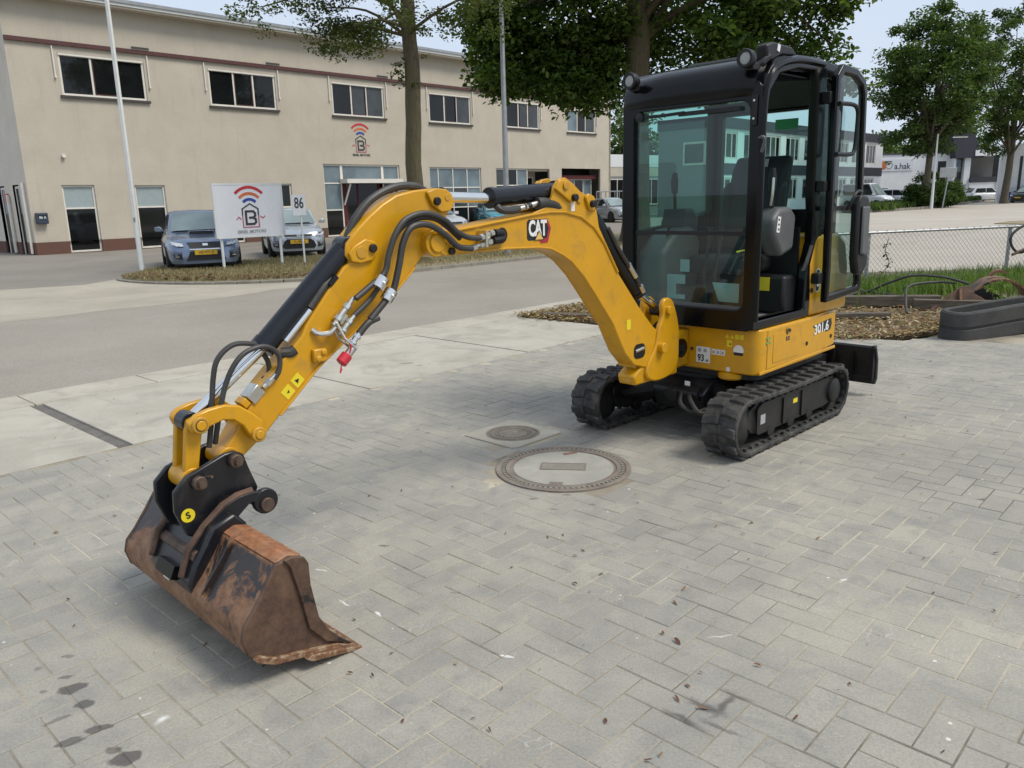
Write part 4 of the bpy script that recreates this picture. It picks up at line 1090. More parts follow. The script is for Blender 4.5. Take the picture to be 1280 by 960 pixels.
b = MB(); b.cyl((1.93, .05, 1.522), (1.895, .05, 1.528), .013, 10); b.cyl((1.885, .05, 1.53), (1.865, .05, 1.533), .016, 6); b.cyl((1.85, .05, 1.537), (1.80, .05, 1.545), .015, 10); b.build('hose_fitting', 'zinc', sc)
b = MB(); b.cyl((1.868, .05, 1.532), (1.848, .05, 1.537), .018, 10); b.build('hose_sleeve', 'black_plastic', sc)
b = MB(); b.cyl((1.62, .0, 1.605), (1.60, .0, 1.605), .054, 18); b.build('cylinder_collar', 'black_paint', sc)
lc = cylinder('boom_cylinder', (1.375, 1.53), (.86, .995), (.655, .875), .048, .024)
b = MB(); b.tube(smooth_path([(1.22, .05, 1.40), (1.10, .06, 1.24), (.98, .06, 1.12), (.90, .05, 1.02)]), .012, 8); b.build('cylinder_hose', 'hose', lc)
b = MB(); b.cyl((1.04, .06, 1.185), (.97, .06, 1.105), .015, 10); b.cyl((.92, .06, 1.05), (.89, .06, 1.01), .015, 10); b.build('hose_fitting', 'zinc', lc)

# ---- hoses along boom and stick
def hose(name, pts, r, y, mat='hose', par=None, n=10):
    P = smooth_path([(p[0], (p[2] if len(p) > 2 else y), p[1]) for p in pts], 7)
    b = MB(); b.tube(P, r, n); return b.build(name, mat, par or ex)
hose('hydraulic_hose', [(2.255, 1.397), (2.33, 1.405), (2.40, 1.435), (2.465, 1.487), (2.572, 1.520), (2.679, 1.499), (2.741, 1.438), (2.783, 1.350), (2.809, 1.283), (2.90, 1.225), (2.960, 1.19)], .0130, .114)
hose('hydraulic_hose', [(2.316, 1.354), (2.399, 1.367), (2.477, 1.426), (2.568, 1.471), (2.659, 1.464), (2.708, 1.403), (2.736, 1.312), (2.772, 1.211), (2.803, 1.179), (2.901, 1.097)], .0145, .122)
hose('hydraulic_hose', [(2.36, 1.40, .09), (2.43, 1.45), (2.503, 1.492), (2.595, 1.500), (2.695, 1.462), (2.751, 1.393), (2.787, 1.292), (2.820, 1.237), (2.881, 1.174), (2.967, 1.115)], .0115, .096)
hose('hydraulic_hose', [(2.86, 1.10), (2.91, 1.085), (2.96, 1.045)], .0155, .12)
hose('hydraulic_hose', [(2.935, 1.34, .0), (2.91, 1.42, .0), (2.855, 1.51, .0), (2.77, 1.585, .0), (2.65, 1.632, .0), (2.53, 1.635, .0), (2.45, 1.60, .0)], .0175, .0)
fit = MB()
for (x0, z0, x1, z1, y) in ((2.135, 1.418, 2.255, 1.397, .085), (2.15, 1.379, 2.318, 1.354, .09)):
    fit.cyl((x0, y - .01, z0), (x1, y + .03, z1), .011, 10)
    for f0 in (.1, .45, .8):
        fit.cyl((x0 + (x1 - x0) * f0, y + .03 * f0, z0 + (z1 - z0) * f0), (x0 + (x1 - x0) * (f0 + .16), y + .03 * f0, z0 + (z1 - z0) * (f0 + .16)), .0165, 6)
fit.build('hose_fitting', 'zinc', ex)
b = MB(); b.bb(2.215, 2.228, .055, .125, 1.355, 1.43); b.build('fitting_bracket', 'zinc', ex)
b = MB(); b.tube(smooth_path([(2.06, .055, 1.405), (2.09, .085, 1.412), (2.14, .09, 1.415)]), .018, 10); b.tube(smooth_path([(2.06, .055, 1.40), (2.09, .09, 1.385), (2.15, .09, 1.38)]), .02, 10); b.build('boom_hose_end', 'black_plastic', ex)
b = MB(); b.lathe([(0, 0), (.034, 0), (.036, .004), (.03, .006), (0, .006)], 20, (2.065, .062, 1.402), 'y'); b.build('hose_grommet', 'black_plastic', ex)
for (x, z) in ((2.838, 1.243), (2.798, 1.186)):
    b = MB(); b.cyl((x - .018, .118, z + .02), (x + .018, .118, z - .02), .028, 16); b.cyl((x, .118, z), (x, .155, z), .008, 8); b.build('hose_clamp', 'chrome', ex, bevel=.002)
# quick couplers half way down the stick
def coupler(p0, p1, y, r):
    b = MB(); a_, c_ = V(p0[0], y, p0[1]), V(p1[0], y, p1[1])
    for f0, f1, k in ((0, .25, .75), (.25, .4, 1.25), (.4, .7, .9), (.7, .82, 1.3), (.82, 1, .7)):
        b.cyl(a_.lerp(c_, f0), a_.lerp(c_, f1), r * k, 8 if k > 1 else 12)
    return b
coupler((2.955, 1.19), (3.06, 1.09), .09, .014).build('hose_coupling', 'zinc', ex)
coupler((2.965, 1.118), (3.04, 1.05), .10, .013).build('hose_coupling', 'zinc', ex)
coupler((2.955, 1.05), (3.005, 1.0), .12, .014).build('hose_coupling', 'chrome', ex)
b = MB(); b.box((3.015, .075, 1.115), (.05, .035, .04), 0, 0, R(42)); b.build('valve_block', 'zinc', ex, bevel=.004)
b = MB(); b.tube(smooth_path([(3.05, .09, 1.08), (3.08, .085, 1.06), (3.12, .07, 1.062), (3.14, .055, 1.08)]), .011, 8); b.build('steel_line', 'zinc', ex)
b = MB(); b.tube([(3.05, .10, 1.10), (3.03, .12, 1.035), (2.985, .13, .985)], .006, 6); b.tube([(3.055, .075, 1.10), (3.04, .09, 1.035), (2.99, .10, .985)], .006, 6); b.build('coupling_bracket', 'zinc', ex)
b = MB(); b.cyl((2.985, .115, .995), (3.03, .115, .955), .017, 14); b.build('coupling_body', 'zinc', ex)
b = MB(); b.cyl((3.02, .115, .965), (3.055, .115, .935), .024, 14); b.build('coupling_cap', 'red_cap', ex, bevel=.004)
b = MB(); b.tube(smooth_path([(3.05, .12, .945), (3.07, .13, .90), (3.06, .13, .915)]), .003, 5); b.tube(smooth_path([(3.03, .11, 1.05), (3.01, .13, 1.0), (3.03, .125, .955)]), .0035, 5); b.build('cap_strap', 'red_cap', ex)
# loops near the bucket linkage
hose('hydraulic_hose', [(3.335, 1.02, .0), (3.36, 1.045, .02), (3.443, 1.064), (3.495, 1.048), (3.536, 1.007), (3.555, .945), (3.566, .88), (3.58, .79), (3.60, .69)], .0102, .03)
hose('hydraulic_hose', [(3.36, 1.03, .0), (3.342, 1.015), (3.318, .967), (3.322, .925), (3.348, .905)], .010, .01)
hose('hydraulic_hose', [(3.575, .70, .03), (3.565, .78, .05), (3.552, .855), (3.528, .922), (3.490, .987), (3.442, 1.030), (3.376, 1.046), (3.326, 1.03), (3.299, .992), (3.307, .940), (3.330, .912)], .0102, .068)
b = MB(); b.cyl((3.385, .03, .865), (3.31, .03, .925), .011, 10); b.cyl((3.375, .06, .885), (3.32, .065, .925), .011, 10); b.cyl((3.36, .06, .895), (3.345, .062, .907), .016, 6); b.build('steel_line', 'zinc', ex)
b = MB(); b.box((3.405, .03, .862), (.065, .06, .05), 0, 0, R(40)); b.build('check_valve', 'zinc', ex, bevel=.004)
b = MB(); b.box((3.45, .03, .835), (.03, .055, .035), 0, 0, R(40)); b.build('valve_seat', 'yellow', ex, bevel=.004)

# ---- bucket linkage
for sg in (1, -1):
    y0, y1 = sorted((sg * .062, sg * .09))
    pts_o = [(3.405, .73), (3.40, .76), (3.44, .80), (3.49, .84), (3.55, .855), (3.61, .85), (3.66, .838), (3.69, .81), (3.68, .775), (3.65, .768), (3.61, .785), (3.56, .798), (3.52, .79), (3.485, .76), (3.462, .715), (3.44, .688), (3.415, .70)]
    b = MB(); b.prism(pts_o, y0, y1); ga = b.build('guide_link', 'yellow', ex, bevel=.006)
    b = MB(); y2, y3 = sorted((sg * .088, sg * .104)); b.cyl((3.65, y2, .80), (3.65, y3, .80), .032, 20); b.cyl((3.43, y2, .715), (3.43, y3, .715), .030, 18); b.build('link_boss', 'yellow_worn', ga, bevel=.004)
    b = MB(); y2, y3 = sorted((sg * .104, sg * .110)); b.cyl((3.65, y2, .80), (3.65, y3, .80), .019, 16); b.cyl((3.43, y2, .715), (3.43, y3, .715), .017, 16); b.build('link_pin_end', 'yellow', ga, bevel=.003)
    b = MB(); y0, y1 = sorted((sg * .03, sg * .058))
    b.prism([(3.63, .81), (3.65, .825), (3.68, .815), (3.69, .78), (3.712, .63), (3.71, .585), (3.68, .56), (3.655, .58), (3.655, .64), (3.628, .77)], y0, y1); b.build('push_link', 'yellow', ex, bevel=.006)
b = MB(); b.cyl((3.65, -.105, .80), (3.65, .105, .80), .022, 16); b.cyl((3.43, -.10, .715), (3.43, .10, .715), .022, 16); b.build('linkage_pin', 'pin_steel', ex)
b = MB(); b.cyl((3.685, -.062, .592), (3.685, .062, .592), .045, 20); b.build('push_link_eye', 'yellow', ex, bevel=.004)
b = MB(); b.cyl((3.54, -.062, .64), (3.54, .062, .64), .042, 20); b.build('stick_tip_boss', 'yellow', ex, bevel=.004)

# ---- quick hitch
hitch = None
for sg in (1, -1):
    y0, y1 = sorted((sg * .075, sg * .098))
    b = MB(); b.prism([(3.50, .655), (3.535, .675), (3.575, .672), (3.725, .622), (3.775, .575), (3.78, .50), (3.745, .40), (3.69, .37), (3.60, .40), (3.47, .475), (3.455, .51), (3.485, .60)], y0, y1)
    hp = b.build('hitch_plate', 'hitch_black', ex, bevel=.006)
    b = MB(); y2, y3 = sorted((sg * .098, sg * .125)); b.cyl((3.54, y2, .64), (3.54, y3, .64), .028, 8); b.cyl((3.685, y2, .592), (3.685, y3, .592), .028, 8); b.build('hitch_pin', 'pin_steel', hp, bevel=.004)
    b = MB(); y2, y3 = sorted((sg * .122, sg * .145)); b.cyl((3.54, y2, .64), (3.54, y3, .64), .014, 8); b.cyl((3.685, y2, .592), (3.685, y3, .592), .015, 8); b.cyl((3.66, y2 - sg * .02, .605), (3.65, y3, .615), .006, 6); b.build('pin_bolt', 'pin_steel', hp)
b = MB(); b.bb(3.52, 3.72, -.075, .075, .44, .47); b.build('hitch_floor', 'hitch_black', ex)
b = MB(); b.prism(arc(3.735, .478, .026, 0, 360, 20)[:-1], .0982, .0996); sq = b.build('round_sticker', 'decal_yellow', ex, smooth=0)
text('sticker_letter', 'S', .035, 'decal_black', sq, (3.735, .1004, .478), (-1, 0, .25), (0, 0, 1), bold=.001)

# ---- bucket hooks (brackets welded to the bucket) and the ditching bucket
BK0, BK1 = -.445, .565
outp = [(3.385, .002), (3.46, .018), (3.56, .045), (3.66, .066), (3.735, .085), (3.782, .132), (3.797, .19), (3.785, .235), (3.748, .275), (3.695, .345), (3.655, .405), (3.60, .418), (3.565, .405), (3.55, .385)]
inp = [(3.395, .012), (3.46, .032), (3.56, .057), (3.655, .078), (3.725, .096), (3.77, .14), (3.783, .19), (3.772, .228), (3.737, .268), (3.685, .335), (3.648, .391), (3.60, .404), (3.57, .393), (3.555, .378)]
b = MB()
secs = []
for y in (BK0, BK0 + .25, (BK0 + BK1) / 2, BK1 - .25, BK1):
    secs.append([(p[0], y, p[1]) for p in outp] + [(p[0], y, p[1]) for p in inp[::-1]])
b.loft(secs); bucket = b.build('bucket', 'rust', ex, smooth=30, fix=True)
for y0, y1 in ((BK0 - .014, BK0 + .002), (BK1 - .002, BK1 + .014)):
    b = MB(); b.prism([(3.42, .012), (3.56, .043), (3.66, .064), (3.735, .083), (3.784, .130), (3.80, .19), (3.788, .237), (3.75, .278), (3.698, .348), (3.656, .409), (3.60, .422), (3.56, .405), (3.546, .38), (3.545, .30), (3.525, .17), (3.49, .105), (3.44, .052)], y0, y1)
    sd = b.build('side_plate', 'rust_dark', bucket, bevel=.004)
    ye0, ye1 = (y1 - .002, y1 + .012) if y0 > 0 else (y0 - .012, y0 + .002)
    b = MB(); b.prism([(3.63, .418), (3.60, .424), (3.556, .407), (3.542, .38), (3.541, .30), (3.520, .17), (3.486, .105), (3.435, .048), (3.395, .012), (3.50, .065), (3.56, .14), (3.585, .28), (3.61, .39)], ye0, ye1); b.build('edge_wear_strip', 'rust_dark', sd, bevel=.003)
b = MB(); b.prism([(3.375, .001), (3.38, .008), (3.47, .034), (3.58, .060), (3.60, .052), (3.58, .036), (3.47, .012), (3.39, -.003)], BK0 - .05, BK1 + .06); b.build('cutting_edge', 'rust_lip', bucket, bevel=.003)
for y0, y1 in ((BK1 + .012, BK1 + .030), (BK0 - .030, BK0 - .012)):
    b = MB(); b.prism([(3.40, .006), (3.47, .020), (3.60, .046), (3.70, .066), (3.76, .100), (3.772, .118), (3.75, .122), (3.69, .090), (3.58, .066), (3.46, .040)], y0, y1); b.build('wear_strip', 'rust_lip', bucket, bevel=.003)
b = MB(); b.prism([(3.548, .38), (3.556, .412), (3.61, .428), (3.655, .41), (3.62, .395)], BK0, BK1); b.build('top_lip', 'rust_orange', bucket, bevel=.006)
for y in (.27, -.17):
    b = MB(); b.prism([(3.785, .225), (3.69, .34), (3.65, .40), (3.58, .41), (3.58, .425), (3.66, .418), (3.70, .36), (3.795, .245)], y - .006, y + .006); b.build('back_rib', 'rust', bucket)
# black mounting box with hooks
b = MB(); b.prism([(3.55, .41), (3.60, .47), (3.69, .44), (3.77, .32), (3.80, .25), (3.785, .20), (3.70, .31), (3.60, .39)], -.16, .19); b.build('mounting_box', 'hitch_black', bucket, bevel=.012)
for y in (.135, -.135):
    b = MB(); b.prism([(3.80, .27), (3.765, .36), (3.70, .43), (3.62, .49), (3.56, .512), (3.50, .515), (3.445, .50), (3.415, .465), (3.42, .43), (3.455, .415), (3.475, .43), (3.455, .455), (3.475, .475), (3.52, .47), (3.56, .44), (3.60, .40), (3.70, .34), (3.77, .24)], y - .012, y + .012); hk = b.build('bucket_hook', 'hitch_black', bucket, bevel=.005)
    b = MB(); b.cyl((3.452, y - .013, .462), (3.452, y + .013, .462), .050, 24); b.build('hook_end', 'hitch_black', hk, bevel=.004)
    b = MB(); b.tube([(3.80, y, .272), (3.765, y, .363), (3.70, y, .433), (3.62, y, .493), (3.56, y, .515), (3.50, y, .518)], .0135, 8); b.build('hook_edge', 'rust_dark', hk)
b = MB(); b.cyl((3.452, -.16, .450), (3.452, .16, .450), .028, 20); b.cyl((3.74, -.14, .335), (3.74, .165, .335), .028, 8); b.cyl((3.765, .12, .275), (3.765, .165, .275), .022, 8); b.build('hook_pin', 'pin_steel', bucket, bevel=.003)
b = MB(); b.box((3.80, .02, .27), (.03, .14, .05), 0, 0, R(-25)); b.build('lock_slot', 'black_paint', bucket)
b = MB(); b.box((3.815, .05, .255), (.012, .05, .025), 0, 0, R(-25)); b.build('lock_wedge', 'zinc', bucket, bevel=.002)

# ---- cab
b = ringprism(rrect(-.495, .495, .735, 2.20, .05), rrect(-.405, .425, .865, 2.095, .06), .30, .372, 'x')
cab = b.build('cab_frame', 'black_paint', ex, bevel=.008, seg=3, fix=True)
so = [(.37, .745), (.37, 1.5), (.37, 2.08), (.335, 2.22), (.22, 2.325), (-.06, 2.375), (-.36, 2.385), (-.46, 2.37), (-.47, 1.55), (-.53, 1.27), (-.42, 1.05), (-.40, .745)]
si = [(.30, .80), (.30, 1.5), (.30, 2.04), (.275, 2.14), (.17, 2.25), (-.06, 2.295), (-.30, 2.305), (-.345, 2.24), (-.37, 1.55), (-.42, 1.29), (-.33, 1.09), (-.32, .80)]
b = ringprism(so, si, .435, .500, 'y'); b.build('door_frame', 'black_paint', cab, bevel=.012, seg=3, fix=True)
b = MB(); b.tube(smooth_path([(.345, .497, .80), (.345, .497, 1.5), (.343, .497, 2.03), (.31, .497, 2.19), (.20, .497, 2.29), (-.06, .497, 2.345), (-.40, .497, 2.352)]), .022, 10); b.build('door_seal_tube', 'black_paint', cab)
# rear quarter and right side frames
ro = [(-.40, 1.25), (-.40, 2.38), (-.60, 2.37), (-.735, 2.30), (-.76, 1.27)]
ri = [(-.485, 1.33), (-.485, 2.27), (-.60, 2.27), (-.68, 2.22), (-.70, 1.33)]
b = ringprism(ro, ri, .435, .493, 'y'); b.build('rear_quarter_frame', 'black_paint', cab, bevel=.008, fix=True)
go = [(.37, .745), (.37, 2.08), (.335, 2.22), (.22, 2.325), (-.30, 2.38), (-.60, 2.37), (-.735, 2.30), (-.76, 1.27), (-.40, .745)]
gi = [(.30, 1.33), (.30, 2.04), (.27, 2.13), (.18, 2.20), (-.30, 2.225), (-.58, 2.22), (-.665, 2.15), (-.67, 1.45), (-.30, 1.38)]
b = ringprism(go, gi, -.495, -.435, 'y'); b.build('right_side_frame', 'black_paint', cab, bevel=.008, fix=True)
b = ringprism([(-.49, 1.27), (.49, 1.27), (.49, 2.36), (-.49, 2.36)], [(-.39, 1.42), (.38, 1.42), (.38, 2.12), (-.39, 2.12)], -.76, -.70, 'x'); b.build('rear_frame', 'black_paint', cab, bevel=.01, fix=True)
b = MB(); b.bb(-.69, -.66, -.40, .40, 1.27, 1.45); b.build('rear_sill', 'black_plastic', cab)
# roof: rounded shell with a front visor
def roofsec(y, k):
    return [(.385 - .02 * k, y, 2.12), (.405 - .03 * k, y, 2.19), (.375 - .03 * k, y, 2.275 - .01 * k), (.28, y, 2.335 - .02 * k), (.05, y, 2.385 - .02 * k), (-.35, y, 2.405 - .02 * k), (-.62, y, 2.385 - .02 * k), (-.74, y, 2.33 - .02 * k), (-.77, y, 2.25), (-.74, y, 2.24), (-.35, y, 2.30), (.10, y, 2.28), (.30, y, 2.16)]
b = MB(); b.loft([roofsec(-.485, 1), roofsec(-.46, .3), roofsec(-.2, 0), roofsec(.2, 0), roofsec(.40, .2), roofsec(.455, 1)]); rf = b.build('roof', 'black_paint', cab, smooth=50, fix=True)
b = MB(); b.prism([(-.05, 2.385), (-.10, 2.425), (-.55, 2.43), (-.60, 2.38)], -.30, .30); b.build('roof_hatch', 'black_plastic', rf, bevel=.012)
b = MB(); b.prism([(-.40, 2.275), (.16, 2.275), (.26, 2.20), (.18, 2.265), (-.40, 2.265), (-.66, 2.14), (-.70, 2.16)], -.43, .43); b.build('headliner', 'seat', cab)
b = MB(); b.prism([(.27, 2.30), (.29, 2.40), (.20, 2.425), (-.02, 2.42), (-.10, 2.38), (.1, 2.36)], .395, .47); cs = b.build('roof_corner_bracket', 'black_plastic', cab, bevel=.012)
b = MB(); b.box((.15, .472, 2.395), (.03, .004, .04), 0, 0, R(-15)); b.build('bracket_sticker', 'decal_white', cs, smooth=0)
b = MB(); b.tube([(.33, .40, 2.26), (.30, .45, 2.30), (.24, .46, 2.34)], .022, 8); b.build('grab_bracket', 'black_plastic', cab)
for y, z in ((-.385, 2.285), (.425, 2.315)):
    b = MB(); b.lathe([(0, -.05), (.035, -.05), (.050, -.02), (.053, .02), (.050, .03), (.036, .03), (.034, .022)], 24, (.43, y, z), 'x'); wl_ = b.build('work_light', 'black_plastic', ex)
    b = MB(); b.lathe([(0.0, .026), (.02, .025), (.035, .022)], 24, (.43, y, z), 'x'); b.build('lamp_lens', 'lens', wl_)
    b = MB(); b.bb(.33, .41, y - .03, y + .03, z - .06, z - .02); b.build('lamp_mount', 'black_plastic', wl_, bevel=.006)
b = MB(); b.bb(.372, .384, .44, .475, 1.95, 2.12); hg = b.build('windscreen_hinge', 'black_plastic', cab, bevel=.004)
b = MB(); b.lathe([(0, 0), (.007, 0), (.007, .004), (0, .004)], 8, (.384, .457, 2.09), 'x'); b.lathe([(0, 0), (.007, 0), (.007, .004), (0, .004)], 8, (.384, .457, 1.99), 'x'); b.build('hinge_screw', 'zinc', hg)
b = MB(); b.tube(smooth_path([(.36, .48, 1.88), (.375, .515, 1.885), (.37, .525, 1.86), (.365, .505, 1.80)]), .010, 8); b.build('grab_hook', 'grey_plastic', cab)
# glass
def pane(name, pts, mat='cab_glass', par=None):
    b = MB(); b.add(pts, [list(range(len(pts)))]); return b.build(name, mat, par or cab, smooth=0)
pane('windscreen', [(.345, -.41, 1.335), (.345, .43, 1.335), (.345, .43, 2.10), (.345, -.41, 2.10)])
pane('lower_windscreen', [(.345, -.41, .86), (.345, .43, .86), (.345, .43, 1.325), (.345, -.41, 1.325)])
b = MB(); b.bb(.335, .352, -.41, .43, 1.318, 1.342); b.build('windscreen_seam', 'black_plastic', cab)
b = MB(); b.bb(.335, .356, -.41, .43, .862, .885); b.build('windscreen_sill', 'grey_plastic', cab)
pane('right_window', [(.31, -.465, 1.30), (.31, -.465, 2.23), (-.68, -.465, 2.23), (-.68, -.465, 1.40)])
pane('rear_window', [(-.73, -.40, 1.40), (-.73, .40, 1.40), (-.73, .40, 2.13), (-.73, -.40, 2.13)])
pane('quarter_window', [(-.48, .465, 1.32), (-.70, .465, 1.32), (-.69, .465, 2.24), (-.48, .465, 2.28)], 'door_glass')
b = MB(); b.tube([(.36, -.36, 2.065), (.375, -.2, 2.06), (.375, -.02, 2.065)], .010, 8); b.bb(.362, .378, -.06, .36, 2.045, 2.07); wp = b.build('wiper', 'black_plastic', ex)
b = MB(); b.lathe([(0, 0), (.03, 0), (.03, .025), (0, .03)], 12, (.352, -.36, 2.065), 'x'); b.build('wiper_motor', 'black_plastic', wp)
# inside
b = MB(); b.bb(-.40, .33, -.43, .435, .738, .775); b.build('cab_floor', 'floor_mat', cab)
b = MB(); b.bb(-.42, -.16, -.43, .43, .776, 1.03); b.build('seat_box', 'black_plastic', cab, bevel=.02)
se = None
b = MB(); b.bb(-.44, .02, -.22, .24, 1.04, 1.16); se = b.build('seat_cushion', 'seat', ex, bevel=.045, seg=4)
b = MB(); b.prism([(-.40, 1.13), (-.52, 1.72), (-.60, 1.83), (-.66, 1.80), (-.62, 1.6), (-.52, 1.13)], -.20, .22); b.build('seat_backrest', 'seat', se, bevel=.05, seg=4)
for y in (.20, -.20):
    b = MB(); b.prism([(-.38, 1.17), (-.47, 1.62), (-.55, 1.66), (-.52, 1.17)], y - .035, y + .035); b.build('seat_bolster', 'seat', se, bevel=.03, seg=3)
b = MB(); b.prism([(-.535, 1.745), (-.553, 1.80), (-.548, 1.80), (-.53, 1.745)], -.06, .08); b.build('headrest_label', 'decal_grey', se, smooth=0)
for y in (.37, -.36):
    b = MB(); b.prism([(.02, 1.30), (.04, 1.40), (-.05, 1.47), (-.20, 1.48), (-.28, 1.42), (-.26, 1.20), (-.10, 1.16)], y - .065, y + .065); cn = b.build('control_console', 'grey_plastic', ex, bevel=.03, seg=3)
    b = MB(); b.tube([(-.06, y, 1.46), (-.05, y, 1.60)], .012, 8); b.tube([(-.05, y, 1.58), (-.045, y, 1.66), (-.05, y, 1.72)], [.022, .028, .016], 10); b.build('joystick', 'black_plastic', cn)
    if y > 0:
        b = MB(); b.box((-.03, y + .0665, 1.37), (.04, .002, .10), 0, 0, R(-8)); ls = b.build('console_sticker', 'decal_white', cn, smooth=0)
        b = MB(); 
        for k in range(3): b.box((-.03, y + .068, 1.34 + k * .03), (.018, .001, .012), 0, 0, R(-8))
        b.build('sticker_marks', 'decal_black', ls, smooth=0)
        b = MB(); b.tube(smooth_path([(.0, y + .02, 1.49), (.02, y + .04, 1.56), (.015, y + .04, 1.66)]), .008, 6); b.build('lock_lever', 'zinc', cn)
b = MB(); b.prism([(.30, .80), (.30, 1.20), (.12, 1.34), (-.10, 1.36), (-.20, 1.25), (-.15, .80)], -.43, -.22); rc = b.build('side_console', 'grey_plastic', ex, bevel=.05, seg=4)
b = MB(); b.box((.20, -.20, 1.42), (.02, .16, .12), 0, 0, R(-15)); b.tube([(.18, -.26, 1.30), (.2, -.22, 1.40)], .012, 6); b.build('monitor', 'black_plastic', rc, bevel=.01)
b = MB(); b.add([(.318, -.16, .90), (.318, -.02, .90), (.318, -.02, .93), (.318, -.09, .93), (.318, -.09, 1.0), (.318, -.02, 1.0), (.318, -.02, 1.06), (.318, -.16, 1.06)], [[0, 1, 2, 3, 4, 5, 6, 7]]); b.build('notice_sheet', 'decal_grey', rc, smooth=0)
b = MB(); b.add([(.318, -.06, 1.08), (.318, .01, 1.08), (.318, .01, 1.16), (.318, -.06, 1.16)], [[0, 1, 2, 3]]); b.build('notice_sheet', 'decal_grey', rc, smooth=0)
b = MB(); b.add([(.30, .22, .90), (.30, .36, .90), (.30, .36, 1.02), (.30, .17, 1.02)], [[0, 1, 2, 3]]); b.build('notice_sheet', 'decal_grey', rc, smooth=0)
b = MB()
for y in (.02, .10):
    b.tube([(.12, y, .80), (.16, y, 1.05), (.10, y, 1.28)], .012, 8); b.tube([(.10, y, 1.27), (.095, y, 1.36)], .018, 8)
b.build('travel_lever', 'black_plastic', ex)
b = MB(); b.box((.16, .02, .83), (.12, .09, .02), 0, 0, R(-20)); b.box((.16, .16, .83), (.12, .09, .02), 0, 0, R(-20)); b.build('travel_pedal', 'black_plastic', ex, bevel=.004)
b = MB(); b.bb(-.155, -.152, .15, .33, .93, 1.02); b.build('seat_sticker', 'decal_yellow', se, smooth=0)
b = MB(); b.tube(smooth_path([(-.1, .18, 1.18), (.0, .25, 1.21), (.1, .22, 1.20)]), .006, 6); b.build('safety_belt_bar', 'decal_yellow', se)
b = MB(); b.bb(-.30, .30, .40, .498, .738, .80); b.build('door_sill', 'black_plastic', cab, bevel=.01)
b = MB()
for k in range(4): b.tube(smooth_path([(-.27 - k * .012, .49, 1.06), (-.30 - k * .012, .50, 1.12), (-.36 - k * .01, .502, 1.22)]), .006, 6)
b.build('door_cable', 'hose', cab)

b = MB(); b.bb(-.352, -.335, -.43, .43, .776, 1.34); b.build('rear_bulkhead', 'black_plastic', cab)
b = MB(); b.bb(-.715, -.712, .03, .20, 2.0, 2.07); b.build('exit_sticker', 'decal_green', cab, smooth=0)
# ---- door, folded back flat against the side of the machine
dr = [(-.452, .835), (-.452, 1.10), (-.445, 1.20), (-.42, 2.28), (-.50, 2.355), (-.72, 2.345), (-.86, 2.29), (-.90, 2.20), (-.965, 1.4), (-1.03, .90), (-1.0, .855)]
di = [(-.502, .89), (-.502, 1.09), (-.492, 1.20), (-.47, 2.25), (-.52, 2.30), (-.71, 2.29), (-.82, 2.245), (-.85, 2.19), (-.915, 1.4), (-.975, .93), (-.96, .905)]
b = ringprism(dr, di, .545, .59, 'y'); door = b.build('cab_door', 'black_paint', ex, bevel=.012, seg=3, fix=True)
pane('door_pane', [(x, .567, z) for x, z in [(-.47, 1.46), (-.47, 2.26), (-.52, 2.31), (-.71, 2.30), (-.83, 2.25), (-.86, 2.19), (-.915, 1.46)]], 'door_glass', door)
pane('door_pane', [(x, .567, z) for x, z in [(-.50, .89), (-.50, 1.09), (-.49, 1.20), (-.49, 1.45), (-.92, 1.45), (-.98, .92)]], 'door_glass', door)
b = MB(); b.bb(-.92, -.46, .55, .585, 1.44, 1.47); b.build('door_rail', 'black_plastic', door)
b = MB(); b.tube(smooth_path([(-.44, .60, 1.80), (-.60, .615, 1.80), (-.68, .615, 1.83), (-.70, .615, 2.0), (-.69, .615, 2.08), (-.62, .615, 2.11), (-.44, .60, 2.11)]), .014, 8); b.build('grab_rail', 'black_plastic', door)
b = MB(); b.prism([(-.80, 1.10), (-.78, 1.48), (-.82, 1.54), (-.94, 1.53), (-.99, 1.46), (-1.0, 1.06), (-.93, .98), (-.84, 1.0)], .575, .635); lk = b.build('door_lock_box', 'black_plastic', door, bevel=.02, seg=3)
b = MB(); b.prism([(-.83, 1.14), (-.82, 1.46), (-.93, 1.46), (-.94, 1.12)], .635, .655); b.build('lock_cover', 'grey_plastic', lk, bevel=.012)
b = MB(); b.tube(smooth_path([(-.66, .60, 1.44), (-.66, .63, 1.50), (-.72, .64, 1.56), (-.82, .63, 1.56)]), .010, 8); b.build('lock_handle', 'black_plastic', lk)
for z in (1.0, 1.6, 2.15):
    b = MB(); b.bb(-.47, -.39, .50, .56, z - .035, z + .035); b.build('door_hinge', 'black_plastic', door, bevel=.006)
